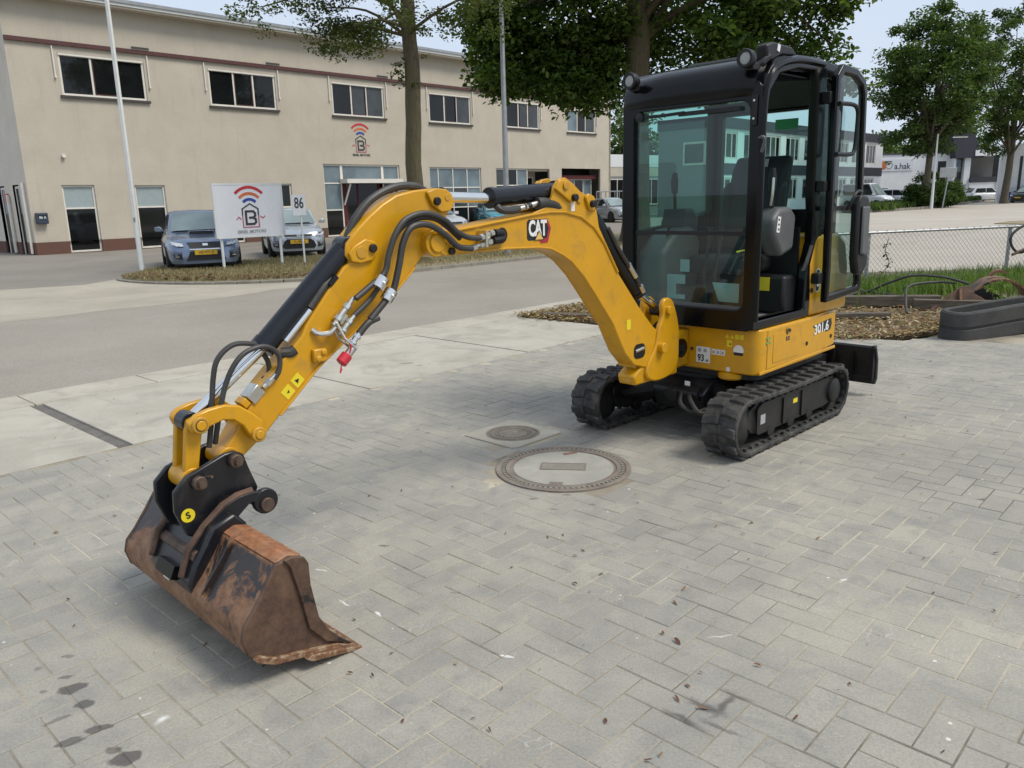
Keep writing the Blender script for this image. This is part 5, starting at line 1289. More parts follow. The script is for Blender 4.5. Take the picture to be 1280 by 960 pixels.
# ================================================================== BUILDINGS
def wall_mat(name, col, plinth=None, rows=0.0, dirt=0.25):
    t = NT(name); co = t.obj()
    n = t.noise(co, 0.8, 6, 0.6, 0.3)
    c = t.mix(t.ramp(n, [(0.3, 0.0), (0.7, 1.0)]), tuple(x * .93 for x in col), tuple(min(1, x * 1.06) for x in col))
    mp = t.n('ShaderNodeMapping'); mp.inputs['Scale'].default_value = (2.2, 2.2, 0.22); t.l(co, mp.inputs['Vector'])
    st = t.noise(mp.outputs[0], 1.6, 6, 0.65)
    c = t.mix(t.math('MULTIPLY', t.ramp(st, [(0.55, 0.0), (0.8, 1.0)]), dirt), c, tuple(x * .55 for x in col))
    h = t.noise(co, 30, 3)
    if rows:
        br = t.n('ShaderNodeTexBrick'); br.inputs['Scale'].default_value = 1.0
        br.inputs['Brick Width'].default_value = .21; br.inputs['Row Height'].default_value = rows; br.inputs['Mortar Size'].default_value = .006
        br.inputs['Color1'].default_value = (1, 1, 1, 1); br.inputs['Color2'].default_value = (.9, .9, .9, 1); br.inputs['Mortar'].default_value = (.2, .2, .2, 1)
        sw = t.n('ShaderNodeSeparateXYZ'); cb_ = t.n('ShaderNodeCombineXYZ'); t.l(co, sw.inputs[0])
        t.l(t.math('ADD', sw.outputs[0], sw.outputs[1]), cb_.inputs[0]); t.l(sw.outputs[2], cb_.inputs[1]); t.l(cb_.outputs[0], br.inputs['Vector'])
        h = br.outputs['Color']
        c = t.mix(0.12, c, t.mix(1.0, c, br.outputs['Color'], 'MULTIPLY'))
    t.fin(t.bsdf(c, 0.85, 0, t.bump(h, 0.35, 0.01)))
wall_mat('beige_wall', (0.50, 0.45, 0.365), rows=0.066, dirt=0.34)
wall_mat('pale_side_wall', (0.66, 0.60, 0.51), rows=0.066, dirt=0.5)
wall_mat('plinth', (0.125, 0.062, 0.045), dirt=0.3)
wall_mat('white_wall', (0.80, 0.81, 0.82), dirt=0.12)
wall_mat('grey_wall', (0.22, 0.225, 0.225), dirt=0.15)
wall_mat('dark_panel', (0.045, 0.046, 0.060), dirt=0.1)
wall_mat('cream_wall', (0.55, 0.52, 0.42), dirt=0.15)
pm('frame_white', (0.70, 0.67, 0.60), 0.5, var=0.06, dirt=0.2, dcol=(0.3, 0.29, 0.25))
pm('band_red', (0.085, 0.030, 0.028), 0.55, var=0.15)
pm('sill_dark', (0.055, 0.05, 0.045), 0.6)
pm('fascia_white', (0.70, 0.72, 0.70), 0.5, var=0.05)
pm('roof_dark', (0.07, 0.07, 0.075), 0.8)
pm('blind', (0.30, 0.36, 0.37), 0.6, var=0.06)
pm('curtain_red', (0.10, 0.018, 0.02), 0.8, var=0.2)
pm('interior', (0.035, 0.033, 0.032), 0.9, var=0.4, scale=1.5)
pm('galvanised', (0.36, 0.37, 0.37), 0.45, 0.7, var=0.12)
pm('sign_white', (0.72, 0.74, 0.78), 0.4, var=0.03)
pm('sign_red', (0.50, 0.025, 0.03), 0.45); pm('sign_orange', (0.60, 0.15, 0.05), 0.45); pm('sign_blue', (0.02, 0.06, 0.33), 0.45); pm('sign_pink', (0.45, 0.12, 0.15), 0.45); pm('sign_dark', (0.03, 0.032, 0.042), 0.5); pm('sign_grey', (0.36, 0.37, 0.38), 0.5)
pm('mailbox', (0.035, 0.05, 0.075), 0.4)
pm('green_sign', (0.02, 0.28, 0.07), 0.45)
def winglass(name, col):
    t = NT(name); co = t.obj()
    n = t.noise(co, 0.9, 3, 0.5, 0.4)
    c = t.mix(t.ramp(n, [(0.35, 0.0), (0.7, 1.0)]), tuple(x * .6 for x in col), col)
    t.fin(t.bsdf(c, 0.04, 0, None, Specular_IOR_Level=0.4))
winglass('pane_dark', (0.012, 0.014, 0.0145)); winglass('pane_blue', (0.19, 0.25, 0.28)); winglass('pane_grey', (0.07, 0.08, 0.085))

class Bld:
    """Empty with local x along the facade, y into the building, z up"""
    def __init__(s, name, label, o, ang, group=None, cat='building'):
        s.e = empty(name, label, cat, o, ang, group)
    def wall(s, name, mat, x0, x1, z0, z1, holes, reveal=.14, y=0.0, rmat=None):
        b = MB()
        xs = sorted({x0, x1, *[h[0] for h in holes], *[h[1] for h in holes]}); zs = sorted({z0, z1, *[max(h[2], z0) for h in holes], *[min(h[3], z1) for h in holes]})
        for i in range(len(xs) - 1):
            for j in range(len(zs) - 1):
                cx, cz = (xs[i] + xs[i + 1]) / 2, (zs[j] + zs[j + 1]) / 2
                if any(h[0] < cx < h[1] and h[2] < cz < h[3] for h in holes): continue
                b.add([(xs[i], y, zs[j]), (xs[i + 1], y, zs[j]), (xs[i + 1], y, zs[j + 1]), (xs[i], y, zs[j + 1])], [(0, 1, 2, 3)])
        for a, c, d, e in [h[:4] for h in holes]:
            d = max(d, z0); e = min(e, z1)
            if e <= d: continue
            q = [(a, d), (c, d), (c, e), (a, e)]
            for k in range(4):
                p, r_ = q[k], q[(k + 1) % 4]
                b.add([(p[0], y, p[1]), (r_[0], y, r_[1]), (r_[0], y + reveal, r_[1]), (p[0], y + reveal, p[1])], [(3, 2, 1, 0)])
        return b.build(name, mat, s.e, smooth=0)
    def part(s, name, mat, *boxes, bevel=0, par=None):
        b = MB()
        for q in boxes: b.bb(*q)
        return b.build(name, mat, par or s.e, bevel=bevel, smooth=0)
    def window(s, x0, x1, z0, z1, vs=(), hs=(), y=.07, fw=.07, mat='frame_white', panes='pane_dark', name='window', sill=None, depth=.06):
        """frame with mullions vs (fractions across) and transoms hs (fractions up); one pane object per light"""
        b = MB()
        b.bb(x0, x1, y, y + depth, z0, z0 + fw); b.bb(x0, x1, y, y + depth, z1 - fw, z1); b.bb(x0, x0 + fw, y, y + depth, z0 + fw, z1 - fw); b.bb(x1 - fw, x1, y, y + depth, z0 + fw, z1 - fw)
        xs = [x0 + fw] + [x0 + (x1 - x0) * v for v in vs] + [x1 - fw]; zs = [z0 + fw] + [z0 + (z1 - z0) * h for h in hs] + [z1 - fw]
        m = fw * .42
        for x in xs[1:-1]: b.bb(x - m, x + m, y, y + depth, z0 + fw, z1 - fw)
        for z in zs[1:-1]:
            for k in range(len(xs) - 1): b.bb(xs[k] + (m if k else 0), xs[k + 1] - (m if k < len(xs) - 2 else 0), y + .001, y + depth - .001, z - m, z + m)
        w = b.build(name, mat, s.e, smooth=0)
        n = 0
        for j in range(len(zs) - 1):
            for k in range(len(xs) - 1):
                pmat = panes if isinstance(panes, str) else panes[n % len(panes)]
                n += 1
                s.part('pane', pmat, (xs[k] - .005, xs[k + 1] + .005, y + depth * .55, y + depth * .75, zs[j] - .005, zs[j + 1] + .005), par=w)
        if sill: s.part('sill', sill, (x0 - .08, x1 + .08, -.09, y - .002, z0 - .09, z0 - .001), par=w)
        return w

# --- beige two-storey office along the street
OA = Vector((-16.552, 30.421, 0))
of = Bld('office_building', 'beige two-storey office with white framed windows and dark red plinth', OA, GA)
X0, X1, HT = -1.15, 34.65, 8.95
up = [(.52, 3.63, 5.70, 7.17), (6.26, 9.39, 5.70, 7.17), (12.36, 15.45, 5.66, 7.16), (18.43, 21.5, 5.64, 7.13), (24.4, 27.3, 5.64, 7.12), (30.0, 32.95, 5.62, 7.0)]
gd = [(.01, 1.17, 0, 2.5), (2.67, 3.88, 0, 2.48), (5.95, 7.24, 0, 2.48), (8.95, 9.77, 1.45, 2.52), (11.55, 16.2, 0, 3.42), (18.26, 22.15, 0, 3.35), (23.4, 28.2, 0, 3.34), (29.4, 33.5, 0, 3.39)]
ofw = of.wall('front_wall', 'beige_wall', X0, X1, .45, HT, up + gd)
of.wall('plinth', 'plinth', X0, X1, 0, .45, [g for g in gd if g[2] < .4], y=-.02)
b = MB(); b.bb(X0, X1, 13.8, 14, 0, HT); b.bb(X1 - .2, X1, .0, 13.8, 0, HT); b.build('rear_walls', 'beige_wall', of.e, smooth=0)
# end wall on the left with narrow slots, rain pipes
ends = [(.9, 1.6, 0, 2.55), (2.6, 3.5, 0, 2.55)]
b = MB()
ys = [0, .9, 1.6, 2.6, 3.5, 13.8]
for k in range(5):
    if k in (1, 3): b.add([(X0, ys[k], 2.55), (X0, ys[k + 1], 2.55), (X0, ys[k + 1], HT), (X0, ys[k], HT)], [(3, 2, 1, 0)])
    else: b.add([(X0, ys[k], .45), (X0, ys[k + 1], .45), (X0, ys[k + 1], HT), (X0, ys[k], HT)], [(3, 2, 1, 0)])
b.build('end_wall', 'pale_side_wall', of.e, smooth=0)
of.part('end_plinth', 'plinth', *[(X0 - .02, X0 + .05, ys[k] + .001, ys[k + 1] - .001, 0, .45) for k in (0, 2, 4)])
of.part('interior', 'interior', (X0 + .3, X1 - .3, 1.6, 1.7, 0, 8.4), (X0 + .3, X1 - .3, .2, 1.6, 3.9, 3.95))
for y0 in (.95, 2.7):
    of.part('end_door', 'frame_white', (X0 + .06, X0 + .12, y0, y0 + .08, 0, 2.5), (X0 + .06, X0 + .12, y0 + .08, y0 + .62, 2.42, 2.5), (X0 + .06, X0 + .12, y0 + .55, y0 + .63, 0, 2.42))
    of.part('end_door_pane', 'pane_dark', (X0 + .08, X0 + .1, y0 + .08, y0 + .56, .02, 2.42))
b = MB(); b.tube([(X0 - .08, .25, 0.05), (X0 - .08, .25, 2.6)], .05, 8); b.build('rain_pipe', 'frame_white', of.e)
b = MB(); b.tube([(X0 - .08, 2.1, 0.05), (X0 - .08, 2.1, 2.2)], .06, 8); b.build('rain_pipe', 'frame_white', of.e)
of.part('red_notice', 'sign_red', (X0 - .06, X0 - .005, 2.2, 2.55, 1.9, 2.25))
# red gutter band, dark vents over the windows, awning rails
of.part('gutter_band', 'band_red', (X0, X1, -.10, -.002, 7.42, 7.56))
for k, w_ in enumerate(up):
    of.window(*w_, vs=(.365, .655), y=.05, fw=.085, sill='sill_dark', panes=('pane_dark', 'pane_grey' if k in (2, 4) else 'pane_dark', 'pane_grey' if k >= 2 else 'pane_dark') if k != 5 else ('pane_blue', 'pane_dark', 'pane_grey'))
    of.part('red_vent_sash', 'band_red', (w_[0] + 1.17, w_[0] + 1.21, .045, .075, w_[2] + .1, w_[3] - .1), (w_[0] + 1.96, w_[0] + 2.0, .045, .075, w_[2] + .1, w_[3] - .1), (w_[0] + 1.21, w_[0] + 1.96, .045, .075, w_[2] + .09, w_[2] + .13))
    of.part('vent_grille', 'sill_dark', (w_[1] - .45, w_[1] + .22, -.13, -.102, 7.57, 7.66))
    of.part('awning_rail', 'frame_white', (w_[0] - .19, w_[0] - .15, -.06, -.002, 6.35, 7.40), (w_[0] - .2, w_[0] - .14, -.09, -.002, 6.28, 6.35))
    of.part('awning_rail', 'frame_white', (w_[1] + .11, w_[1] + .15, -.06, -.002, 6.25, 7.40), (w_[1] + .1, w_[1] + .16, -.09, -.002, 6.18, 6.25))
    of.part('window_blind_box', 'frame_white', (w_[0] + .02, w_[1] - .02, .0, .045, w_[3] - .07, w_[3] - .005))
of.part('roof_slab', 'fascia_white', (X0 - .5, X1 + .3, -.55, 14.3, HT + .02, HT + .22))
of.part('soffit', 'beige_wall', (X0 - .46, X1 + .26, -.50, 14.2, HT - .06, HT + .018))
of.part('gutter_edge', 'galvanised', (X0 - .52, X1 + .32, -.60, -.552, HT + .12, HT + .24))
of.window(.01, 1.17, 0.02, 2.49, hs=(.66,), panes=('pane_dark', 'blind'), name='glazed_door')
of.window(2.67, 3.88, 0.02, 2.47, hs=(.66,), panes=('pane_dark', 'blind'), name='glazed_door')
of.window(5.95, 7.24, 0.02, 2.47, hs=(.66,), panes=('pane_dark', 'blind'), name='glazed_door')
of.window(8.95, 9.77, 1.45, 2.52, panes='pane_dark')
of.part('exit_lamp', 'green_sign', (9.02, 9.25, .06, .075, 2.25, 2.38))
# entrance: glazed front with open red doors and a canopy beam
of.window(11.55, 12.62, 0.02, 3.41, hs=(.37, .74), panes=('pane_dark', 'pane_blue', 'pane_blue'), name='entrance_window')
of.window(12.62, 15.12, 2.55, 3.41, panes='pane_blue', name='entrance_window')
of.window(15.12, 16.19, 0.02, 3.41, hs=(.45, .74), panes=('pane_dark', 'pane_dark', 'pane_blue'), name='entrance_window')
ed_ = of.part('entrance_door', 'curtain_red', (12.64, 13.0, .25, .30, .02, 2.5), (13.62, 13.72, .25, .30, .02, 2.5), (14.9, 15.1, .25, .30, .02, 2.5), (13.0, 13.62, .25, .30, .02, .3), (13.72, 14.9, .25, .3, .02, .25))
of.part('pane', 'pane_dark', (13.0, 13.62, .27, .28, .3, 2.5), (13.72, 14.9, .27, .28, .25, 2.5), par=ed_)
of.part('canopy_beam', 'frame_white', (12.5, 15.95, -.55, .05, 2.52, 2.72))
b = MB(); b.tube([(12.75, -.45, 2.5), (12.62, -.03, 1.5)], .045, 6); b.tube([(15.6, -.45, 2.5), (15.45, -.03, 1.5)], .03, 6); b.build('canopy_strut', 'frame_white', of.e)
of.window(18.26, 22.15, .02, 3.34, vs=(.17, .45, .73), hs=(.36, .68), panes=('pane_dark', 'pane_dark', 'pane_dark', 'pane_dark', 'pane_grey', 'pane_blue', 'pane_grey', 'pane_blue', 'pane_blue', 'pane_blue', 'pane_blue', 'pane_blue'))
of.window(23.4, 26.2, 1.2, 3.33, vs=(.33, .66), hs=(.55,), panes=('pane_grey', 'pane_dark', 'pane_blue'))
of.part('recess_wall', 'beige_wall', (26.2, 28.2, 1.2, 1.3, 0, 3.34), (23.4, 26.2, .14, .2, 0, 1.2))
of.part('recess_ceiling', 'beige_wall', (26.2, 28.2, .14, 1.2, 3.2, 3.34))
of.window(26.5, 27.9, .02, 2.9, y=1.12, vs=(.5,), panes='pane_dark')
of.part('recess_beam', 'curtain_red', (29.4, 33.5, .35, .5, 2.75, 2.98))
of.window(29.6, 33.3, .02, 2.75, y=.6, vs=(.25, .5, .75), hs=(.35,), panes=('pane_dark', 'blind', 'pane_blue', 'pane_dark', 'pane_grey', 'blind', 'pane_dark', 'pane_blue'))
b = MB()
for k in range(7): b.tube([(31.2 + k * .5, -1.4, 0), (31.2 + k * .5, -1.4, 1.9)], .03, 6)
for z in (.95, 1.9): b.tube([(31.2, -1.4, z), (34.2, -1.4, z)], .035, 6)
b.build('ramp_railing', 'galvanised', of.e)
of.part('ramp', 'kerb_stone', (31.0, 34.4, -1.5, -.05, 0, .9))
# logo painted over the entrance: arcs, house, letter
def brand_mark(par, cx, cz, k, y, letters=True):
    def band(r0, r1, a0, a1, mat, name):
        b = MB(); o = arc(0, 0, r1, a0, a1, 10) + arc(0, 0, r0, a1, a0, 10)
        b.prism([(cx + p[0] * k, cz + (p[1] + .12) * k) for p in o], y - .012, y); b.build(name, mat, par, smooth=0)
    band(.60, .68, 46, 134, 'sign_red', 'logo_arc'); band(.42, .50, 46, 134, 'sign_orange', 'logo_arc'); band(.25, .33, 46, 134, 'sign_blue', 'logo_arc')
    def line(pts, w, mat, name):
        b = MB()
        for i in range(len(pts) - 1):
            a, c = Vector(pts[i]), Vector(pts[i + 1]); d = (c - a).normalized(); n_ = Vector((-d.y, d.x)) * w / 2
            q = [a - d * w * .4 + n_, c + d * w * .4 + n_, c + d * w * .4 - n_, a - d * w * .4 - n_]
            b.prism([(cx + p.x * k, cz + p.y * k) for p in q], y - .012 - i * .0006, y)
        b.build(name, mat, par, smooth=0)
    line([(-.26, -.05), (-.26, .13), (0, .28), (.26, .13), (.26, -.05)], .035, 'sign_dark', 'logo_house')
    line([(-.26, -.05), (-.26, -.40), (.26, -.40), (.26, -.05)], .03, 'sign_pink', 'logo_house')
    line([(-.15, -.31), (-.15, .06), (.09, .06), (.15, .0), (.15, -.07), (.09, -.125), (-.03, -.125)], .062, 'sign_dark', 'logo_letter')
    line([(.09, -.125), (.16, -.18), (.16, -.26), (.10, -.31), (-.15, -.31)], .062, 'sign_dark', 'logo_letter')
    line([(-.46, -.17), (-.39, -.10), (-.32, -.16)], .025, 'sign_pink', 'logo_tick'); line([(.32, -.08), (.40, -.15), (.47, -.09)], .025, 'sign_pink', 'logo_tick')
    text('logo_name', 'BINEL MOTORS', .135 * k, 'sign_grey' if letters else 'sign_dark', par, (cx, y - .014, cz - .53 * k), (1, 0, 0), (0, 0, 1), sx=1.0, bold=.002 * k, extrude=.001)
brand_mark(ofw, 13.85, 4.46, 1.12, -.002, False)
mb = Bld('letter_box', 'dark blue letter box on the corner of the beige office', OA + GU * -.85 - GV * .11, GA, cat='letter box')
mb.part('box', 'mailbox', (-.19, .19, -.10, .10, 1.12, 1.52), bevel=.02)
mb.part('flap', 'black_plastic', (-.15, .15, -.108, -.101, 1.40, 1.43))
text('number', '86 A', .12, 'decal_white', mb.e, (0, -.105, 1.35), (1, 0, 0), (0, 0, 1), bold=.002)
b = MB(); b.lathe([(0, 0), (.07, 0), (.07, .1), (0, .12)], 12, (.0, 0, 0), 'y'); cm = b.build('security_camera', 'frame_white', None); cm.location = OA + GU * .22 + GV * -.12 + V(0, 0, 3.55); cm.rotation_euler = (0, 0, GA)
tag(cm, 'small pale wall camera above the leftmost glazed door of the office', 'camera')

# --- white sign board on two posts in front of the parked cars
p1, p2 = Vector((-7.093, 19.80, .06)), Vector((-5.937, 21.07, .06))
ba = math.atan2(p2.y - p1.y, p2.x - p1.x); bw = (p2 - p1).length
bd = Bld('sign_board', 'square white company sign with house logo on two white posts', p1, ba, cat='sign')
for x in (0.05, bw - .03):
    b = MB(); b.tube([(x, 0, -.06), (x, 0, 2.0)], .035, 10); b.build('post', 'fascia_white', bd.e)
bd.part('panel', 'sign_white', (-.06, bw + .06, -.075, -.037, .78, 2.02))
bd.part('frame', 'fascia_white', (-.10, bw + .10, -.085, -.03, 2.02, 2.065), (-.10, -.06, -.085, -.03, .755, 2.02), (bw + .06, bw + .10, -.085, -.03, .755, 2.02), (-.06, bw + .06, -.085, -.03, .74, .78))
bp = bd.part('print', 'sign_white', (-.05, bw + .05, -.078, -.0755, .80, 2.0))
brand_mark(bp, bw / 2, 1.33, .84, -.078)
sn = Bld('house_number_sign', 'small white board with number 86 on a thin post', Vector((-5.36, 21.04, .06)), ba, cat='sign')
b = MB(); b.tube([(0, 0, 0), (0, 0, 1.4)], .025, 8); b.build('post', 'fascia_white', sn.e)
sn.part('panel', 'sign_white', (-.26, .13, -.05, -.03, 1.24, 1.76))
text('number', '86', .38, 'sign_dark', sn.e, (-.07, -.053, 1.54), (1, 0, 0), (0, 0, 1), bold=.006, sx=.75)
# --- poles
def pole(name, label, cat, x, y, h, r0, r1, mat, extra=None):
    e = empty(name, label, cat, (x, y, 0))
    b = MB(); b.tube([(0, 0, 0), (0, 0, h * .5), (0, 0, h)], [r0, (r0 + r1) / 2, r1], 14); b.build('shaft', mat, e)
    if extra: extra(e)
    return e
def fx(e):
    b = MB(); b.lathe([(.13, 0), (.13, .02), (.06, .05), (.06, .12)], 14, (0, 0, 0)); b.build('base_flange', 'galvanised', e)
    b = MB(); b.lathe([(.0, 0), (.06, .02), (.07, .07), (0, .14)], 12, (0, 0, 9)); b.build('finial', 'fascia_white', e)
    b = MB(); b.bb(-.02, .02, -.085, -.05, 1.25, 1.36); b.build('cleat', 'galvanised', e)
    b = MB(); b.tube([(.03, -.06, 1.3), (.03, -.05, 8.9)], .006, 5); b.build('halyard', 'frame_white', e)
pole('flagpole', 'tall white flagpole beside the parked blue car', 'flagpole', -9.35, 20.37, 9.0, .062, .045, 'fascia_white', fx)
def lx(e):
    b = MB(); b.tube([(0, 0, 8.0), (.1, -.05, 8.3), (.8, -.4, 8.5)], .04, 8); b.build('arm', 'galvanised', e)
    b = MB(); b.box((1.0, -.5, 8.5), (.5, .2, .1), R(-27)); b.build('lamp_head', 'galvanised', e, bevel=.02)
    b = MB(); b.bb(-.06, .06, -.085, -.06, .6, 1.0); b.build('service_hatch', 'galvanised', e)
pole('street_lamp', 'slim grey street lamp post on the verge behind the boom', 'street lamp', -.02, 22.5, 8.1, .085, .05, 'galvanised', lx)
pole('lamp_post', 'thin pale post beside the far hedge below the trees', 'post', 33.0, 63.0, 5.6, .12, .05, 'fascia_white')
se_ = empty('traffic_sign', 'grey back of a road sign on a thin post by the far hedge', 'sign', (33.85, 63.0, 0))
b = MB(); b.tube([(0, 0, 0), (.25, 0, 2.4)], .05, 8); b.build('post', 'galvanised', se_)
b = MB(); b.bb(-.45, .85, -.03, .0, 2.35, 3.1); b.build('panel', 'galvanised', se_, bevel=.02)

# --- building behind the cab: two storeys, dark bands
b2u0, b2u1, b2v = 52.0, 86.4, 28.7
b2 = Bld('dark_banded_building', 'two-storey white framed building with dark roof band beyond the cab', uv(b2u0, b2v), GA)
LB = b2u1 - b2u0
wn2 = []
x = 1.0
while x < LB - 2:
    wn2 += [(x, x + 2.6, 4.0, 5.9), (x, x + 2.6, .9, 2.7)]; x += 3.6
b2.wall('front_wall', 'white_wall', 0, LB, 0, 6.1, wn2)
b2.part('roof_band', 'dark_panel', (-.1, LB + .1, -.12, 4.5, 6.1, 6.85))
b2.part('floor_band', 'dark_panel', (.0, LB + .05, -.05, -.003, 2.9, 3.7))
b2.part('side_wall', 'grey_wall', (-.05, .15, .01, 4.4, 0, 6.1), (LB - .2, LB + .03, .01, 4.4, 0, 6.1), (.15, LB - .2, 4.2, 4.4, 0, 6.1))
for w_ in wn2: b2.window(*w_, vs=(.36, .7), fw=.14, y=.05, panes=('pane_dark', 'pane_grey', 'pane_dark'))
b2.part('gable_window_frame', 'frame_white', (-.12, -.052, .5, 2.3, 3.6, 5.2)); b2.part('gable_window_pane', 'pane_grey', (-.14, -.121, .65, 2.15, 3.75, 5.05))
# low white shed beyond the office
b3 = Bld('white_shed', 'low white building with yellowish band beyond the end of the office', Vector((6.5, 66.0, 0)), R(38))
b3.part('walls', 'white_wall', (0, 9, 0, 10, 3.95, 4.95)); b3.part('band', 'cream_wall', (0, 9, .02, 9.98, 3.2, 3.95)); b3.part('lower_wall', 'grey_wall', (0, 9, .01, 9.99, 0, 3.2))
for k in range(4): b3.window(.4 + k * 2.1, 2.2 + k * 2.1, .8, 3.0, vs=(.5,), y=-.06, fw=.09, panes='pane_dark')
# company hall with sign on the white wall
ah = Bld('company_hall', 'white company hall with a green and orange logo sign on its wall', Vector((42.2, 95.0, 0)), R(0.5))
ah.wall('front_wall', 'white_wall', 0, 10.4, 0, 5.45, [(7.9, 8.9, 1.6, 4.6)])
ah.part('side_wall', 'white_wall', (-.02, .2, .01, 20, 0, 5.45), (10.2, 10.42, .01, 20, 0, 5.45), (.2, 10.2, 19.8, 20, 0, 5.45))
ah.part('roof_edge', 'roof_dark', (-.1, 10.5, -.08, 20.1, 5.45, 5.62))
ah.window(7.9, 8.9, 1.6, 4.6, hs=(.55,), y=.05, fw=.08, mat='sill_dark', panes=('pane_grey', 'pane_dark'))
sg = ah.part('sign_panel', 'sign_white', (1.1, 5.0, -.08, -.003, 3.65, 4.95))
b = MB(); b.prism([(1.35, 3.8), (1.35, 4.75), (2.3, 4.75), (1.9, 4.4), (1.75, 3.8)], -.086, -.081); b.build('logo_corner', 'sign_orange', sg, smooth=0)
b = MB(); b.prism([(1.6, 4.75), (2.5, 4.75), (2.2, 4.3), (1.85, 4.35)], -.090, -.087); b.build('logo_leaf', 'bush_leaf', sg, smooth=0)
b = ringprism(arc(2.2, 4.25, .42, 0, 360, 20)[:-1], arc(2.2, 4.25, .30, 0, 360, 20)[:-1], -.095, -.091, 'y'); b.build('logo_ring', 'sign_grey', sg, smooth=0)
text('logo_text', 'a.hak', .95, 'sign_dark', sg, (3.72, -.085, 4.12), (1, 0, 0), (0, 0, 1), bold=.012, sx=.95, extrude=.002)
ah.part('low_window', 'pane_grey', (1.6, 2.3, -.01, -.004, 1.2, 1.7), (2.6, 3.0, -.01, -.004, 1.2, 1.6))
# dark wedge roof and loggia building right of it
wg = Bld('wedge_roof_building', 'modern white building with dark slanted wedge roof and open loggia', Vector((52.75, 94.2, 0)), R(1))
b = MB(); b.prism([(-2.1, 8.4), (.2, 8.4), (2.0, 4.85), (-1.25, 4.85)], -.3, 2.5); b.build('wedge_roof', 'dark_panel', wg.e, smooth=0)
b = MB(); b.prism([(-1.86, 7.1), (-.2, 7.1), (-.1, 7.2), (-1.9, 7.2)], -.32, -.302); b.build('wedge_joint', 'frame_white', wg.e, smooth=0)
wg.part('pier', 'white_wall', (-1.2, -.95, .1, 6, 0, 4.85), (.05, .75, .1, 6, 0, 4.85))
wg.part('glass_wall', 'pane_grey', (-.95, .05, .6, .65, 0, 4.85)); wg.part('blue_pane', 'pane_blue', (-.9, -.2, .4, .45, 3.3, 4.7))
wg.part('loggia_roof', 'white_wall', (.9, 8.5, -.4, 8, 5.05, 5.7)); wg.part('loggia_back', 'grey_wall', (.75, 7.9, 3.0, 3.1, 2.6, 5.05)); wg.part('loggia_floor', 'dark_panel', (.75, 4.2, -.2, 3, 2.1, 2.7)); wg.part('lower_band', 'white_wall', (.75, 4.2, -.1, 3, 1.5, 2.1)); wg.part('lower_dark', 'pane_dark', (.75, 3.6, 1.0, 1.1, .0, 1.5)); wg.part('corner_glass', 'pane_dark', (3.3, 4.2, -.1, -.05, 2.7, 5.0)); wg.part('post', 'frame_white', (3.75, 3.95, -.3, -.2, 0, 2.1), (4.3, 4.5, -.3, -.2, 0, 5.05))
wr = Bld('slit_window_building', 'white building with tall narrow window slits at the right edge', Vector((48.6, 80.5, 0)), R(-30))
wr.part('walls', 'white_wall', (0, 16, 0, 8, 0, 5.1)); 
for k in range(9): wr.part('slit_window', 'pane_dark', (.55 + k * 1.05, .80 + k * 1.05, -.02, -.004, .4 if k % 2 else 2.2, 4.4))
b = MB(); b.lathe([(0, 5.1), (2.2, 5.1), (2.2, 5.5), (0, 5.5)], 24, (1.8, 2.3, 0)); b.build('rounded_parapet', 'white_wall', wr.e)
# ================================================================== CARS
def carpaint(name, col, metal=0.5, rough=0.25):
    pm(name, col, rough, metal, var=0.04, Coat_Weight=0.6, Coat_Roughness=0.05)
carpaint('paint_blue', (0.165, 0.215, 0.31)); carpaint('paint_silver', (0.44, 0.475, 0.51)); carpaint('paint_white', (0.72, 0.74, 0.76), 0.0); carpaint('paint_teal', (0.06, 0.27, 0.36), .2); carpaint('paint_dark', (0.03, 0.032, 0.038)); carpaint('paint_grey', (0.42, 0.45, 0.48))
winglass('car_glass', (0.27, 0.34, 0.34)); winglass('car_glass_dark', (0.03, 0.035, 0.037))  # car_glass: pale teal base colour stands in for reflected sky
pm('tyre', (0.018, 0.018, 0.019), 0.8); pm('rim', (0.30, 0.30, 0.31), 0.35, 0.8); pm('grille', (0.010, 0.010, 0.011), 0.45); pm('headlamp', (0.55, 0.58, 0.60), 0.08, 0.2, var=0.5, scale=25); pm('plate_yellow', (0.62, 0.38, 0.02), 0.5)
wheel_cache = {}
def wheel_mesh(r, w):
    key = (r, w)
    if key not in wheel_cache:
        b = MB(); b.lathe([(r * .66, -w / 2), (r * .92, -w / 2), (r, -w * .36), (r, w * .36), (r * .92, w / 2), (r * .66, w / 2)], 28, (0, 0, 0), 'y')
        t = b.mesh('tyre'); t.materials.append(M['tyre']); t.polygons.foreach_set('use_smooth', [True] * len(t.polygons)); t.set_sharp_from_angle(angle=R(40))
        b = MB(); b.lathe([(r * .67, -w * .45), (r * .62, w * .40), (r * .56, w * .34), (r * .56, w * .1), (0, w * .1)], 24, (0, 0, 0), 'y', 0)
        for k in range(5):
            a = 2 * PI * k / 5; b.box((r * .32 * math.sin(a), w * .36, r * .32 * math.cos(a)), (r * .12, w * .12, r * .6), 0, 0, a)
        b.lathe([(0, w * .30), (r * .12, w * .30), (r * .12, w * .44), (0, w * .46)], 12, (0, 0, 0), 'y')
        m = b.mesh('rim'); m.materials.append(M['rim'])
        wheel_cache[key] = (t, m)
    return wheel_cache[key]
def lerp(x, tab):
    if x <= tab[0][0]: return tab[0][1]
    for (a, va), (c, vc) in zip(tab, tab[1:]):
        if x <= c: return va + (vc - va) * (x - a) / (c - a)
    return tab[-1][1]
